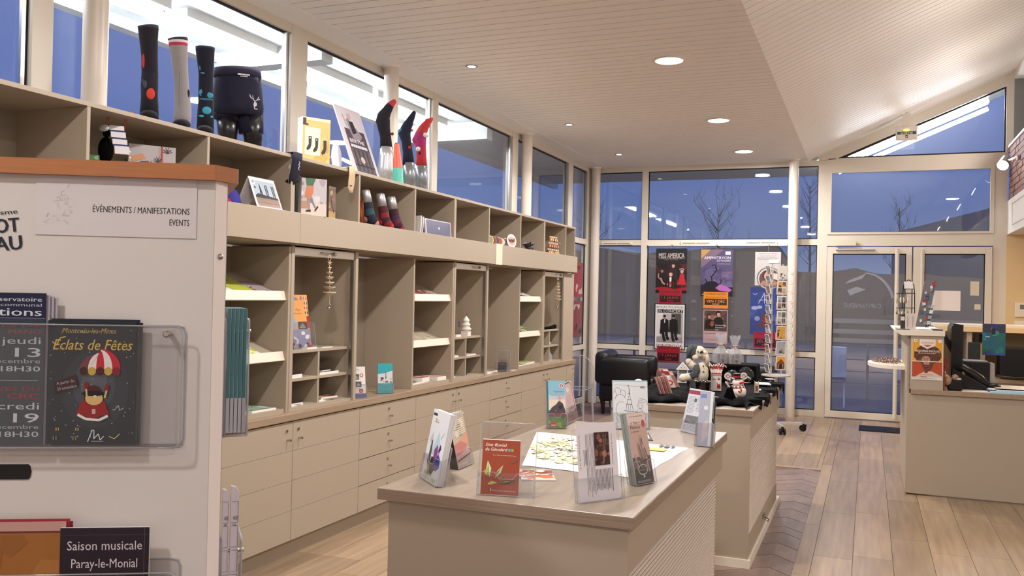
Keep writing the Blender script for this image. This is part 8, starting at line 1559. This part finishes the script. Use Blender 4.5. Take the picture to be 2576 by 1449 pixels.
t_ = thing('stamp_box', 'dark little box with a tan animal figure and stamp on top', 'box', dd(2405, 980, 7.95)); q = dd(2384, 976, 7.93); w_ = dd(2421, 976, 7.93).x - q.x; part('box', t_, BLK, (q.x, 7.93, ZD, q.x+w_, 8.02, ZD+.085), bev=.01); MB().ell((q.x-.0, 7.95, ZD+.075), .035, .03, .04, col='a88c70').build('figure', GLOSS, t_); MB().ell((q.x+.055, 7.96, ZD+.105), .028, .025, .026, col='a48874').build('figure_head', GLOSS, t_); part('lid', t_, bpy.data.materials['masking_paper'], (q.x+.06, 7.94, ZD+.085, q.x+w_-.005, 8.0, ZD+.10), bev=.006)
t_ = thing('red_scissors', 'red scissor handles sticking out beside the monitor', 'scissors', dd(2382, 920, 7.95)); vw = View(dd(2382, 920, 7.95))
for (cx_, cy_, rx, ry) in ((2381, 912, 5, 9), (2379, 926, 5, 6)): MB().tube([vw.v(cx_ + rx*math.cos(k*.63), cy_ + ry*math.sin(k*.63)) for k in range(11)], .0045, 7).build('handle_loop', bpy.data.materials['red_glaze'], t_)
MB().tube([vw.v(2378, 930), vw.v(2377, 972)], .004, 6).build('blade', CHROME, t_)
o = MB().box(dd(2375, 930, 7.9).x, 7.9, ZD, dd(2378, 930, 7.9).x, 7.98, ZD+.15, 0, 'b8482c').build('orange_folder', GLOSS); tag(o, 'thin orange folder edge standing at the right of the poster', 'folder')
t_ = thing('black_drive', 'black stacked desktop unit behind the telephone', 'box', dd(2460, 950, 8.45)); q0, q1 = dd(2424, 940, 8.45), dd(2491, 940, 8.45); part('case', t_, BLK, (q0.x, 8.45, ZD, q1.x, 8.7, dd(2460, 911, 8.45).z), bev=.006); part('top_tray', t_, GREYM, (q0.x, 8.46, dd(2460, 911, 8.45).z, q1.x-.01, 8.74, dd(2460, 911, 8.45).z + .006)); part('silver_side', t_, ALU, (q1.x, 8.5, ZD, q1.x+.04, 8.7, dd(2460, 914, 8.45).z))
t_ = thing('computer_mouse', 'black computer mouse on the desk beyond the telephone', 'mouse', dd(2500, 952, 8.35)); MB().ell((dd(2499, 952, 8.35).x, 8.40, ZD+.014), .065, .05, .028).build('shell', BLK, t_)
o = MB().box(dd(2421, 932, 8.2).x, 8.2, ZD, dd(2427, 932, 8.2).x, 8.21, dd(2420, 916, 8.2).z, 0, 'c8a850').build('yellow_note', INK); tag(o, 'yellow sticky note edge beside the monitor', 'note')
for k, (x0, x1, y0, y1, z_, h_, c, lb) in enumerate(((2420, 2496, 7.90, 8.1, ZD, .004, 'd0c0b8', 'white papers under the telephone'), (2505, 2640, 8.25, 8.6, ZD, .010, 'e0cfc4', 'pile of white papers at the back right of the desk'), (2490, 2640, 8.02, 8.22, ZD, .012, 'd8c8c4', 'white papers beside the blue folders'), (2484, 2640, 7.95, 8.12, ZD+.012, .010, '1e6488', 'dark blue folder lying on the papers'), (2492, 2640, 7.89, 8.08, ZD, .012, 'a8ccd8', 'pale blue folder at the front edge of the desk'), (2508, 2640, 7.90, 8.06, ZD+.012, .012, 'b4d0d8', 'second pale blue folder lying on top'))):
    xa = P(x0, 975, 'Y', y0).x; xb = P(x1, 975, 'Y', y0).x; o = MB().box(xa, y0, z_, xb, y1, z_+h_, 0, c).build('folder' if 'folder' in lb else 'paper_pile', INK); tag(o, lb, 'folder' if 'folder' in lb else 'paper')
    if 'paper' in lb: MB().box(xa+.01, y0+.01, z_+h_, xb-.02, y1-.02, z_+h_+.002, 0, 'e4dcd8').build('top_sheet', INK, o)
# things in the back counter
def bc(px, py, Y=10.55): return P(px, py, 'Y', Y)
q = bc(2437, 905, 10.5); t_ = thing('dark_speaker', 'dark teal-grey box standing in the lit cubby', 'box', q); x1_ = bc(2466, 905, 10.5).x; part('box', t_, mat('dark_teal', '1e2624', .5), (q.x, 10.5, .80, x1_, 10.75, bc(2450, 862, 10.5).z), bev=.005); part('side', t_, mat('beige_plastic', '8a7860', .5), (x1_, 10.5, .80, x1_+.045, 10.75, bc(2450, 864, 10.5).z))
t_ = thing('wall_socket', 'small dark device on the cubby back wall', 'socket', bc(2462, 850, 11.05)); part('plate', t_, LAM, (bc(2453, 850, 11.05).x, 11.05, bc(2453, 860, 11.05).z, bc(2466, 850, 11.05).x, 11.08, bc(2453, 838, 11.05).z)); part('display', t_, BLK, (bc(2464, 850, 11.05).x, 11.04, bc(2453, 860, 11.05).z, bc(2472, 850, 11.05).x, 11.07, bc(2453, 840, 11.05).z))
t_ = thing('black_laptop', 'large black case lying at the far right of the lit cubby', 'laptop', bc(2550, 925, 10.4)); q = bc(2516, 928, 10.4); part('body', t_, BLK, (q.x, 10.4, .80, q.x+1.0, 10.7, bc(2540, 874, 10.4).z), bev=.02)
t_ = thing('bowl', 'low dark bowl in front of the black case', 'bowl', bc(2530, 925, 10.3)); MB().lathe([(0, .80), (.12, .80), (.17, .835), (.15, .835), (.1, .81)], (bc(2555, 925, 10.3).x, 10.36, 0), 20).build('bowl', mat('dark_wood', '3c3020', .4), t_)
A = bc(2404, 905, 9.2); M_, w_, h_ = xpframe((2472, 814), (2530, 815), (2480, 893), 'Y', 8.8); a = Art(w_, h_)
a.rect(0, 0, 1, 1, '2c6470'); a.rect(0, 0, 1, .28, '3c3c54'); a.poly([(.3, 0), (.75, 0), (.6, .14)], '3c3c90'); a.blobs(0, .22, 1, .95, 16, ['2c7c84', '2c6c60', '246078', '348a74', '2c5a68', '1e7c5c'], .16, 6); a.rect(.40, .14, .56, .34, '2a2838'); a.line([(.38, .2), (.38, .13), (.46, .13)], .015, 'a8a8c0'); a.rect(.12, .40, .32, .43, 'b8c4d0'); a.line([(.42, .37), (.58, .36)], .012, 'a8a8c0'); a.rect(0, .92, 1, 1, '34549c')
o = sheet('blue_green_display', 'glossy blue-green display card in a tilted clear stand at the right of the desk', 'display', M_, w_, h_, .006, a, '34549c', mt=GLOSS)
q = M_ @ V((w_*.5, 0, -.006)); mb = MB().tube([q, q + V((0, .02, -.06)), V((q.x-.03, q.y+.02, ZD))], .004, 6); mb.build('stand_arm', BWIRE, o); MB().cyl(V((q.x-.03, q.y+.02, ZD)), V((q.x-.03, q.y+.02, ZD+.01)), .07, n=20).build('stand_base', BLK, o)
a = Art(.09, .12); a.rect(0, 0, 1, 1, 'b08c64'); sheet('tan_card', 'tan triangular card standing behind the monitor', 'card', frame(dd(2424, 896, 8.75) , (1, 0, 0), (0, 0, 1)), .06, .10, .004, a, 'a8845c') if False else None
q = dd(2425, 903, 8.74); o = MB().prism([(0, 0), (.055, 0), (.0, .10)], (q.x, 8.6, ZD), (1, 0, 0), (0, 0, 1), (0, .004, 0), col='b08c64').build('tan_card', INK); tag(o, 'tan triangular card standing behind the monitor', 'card')
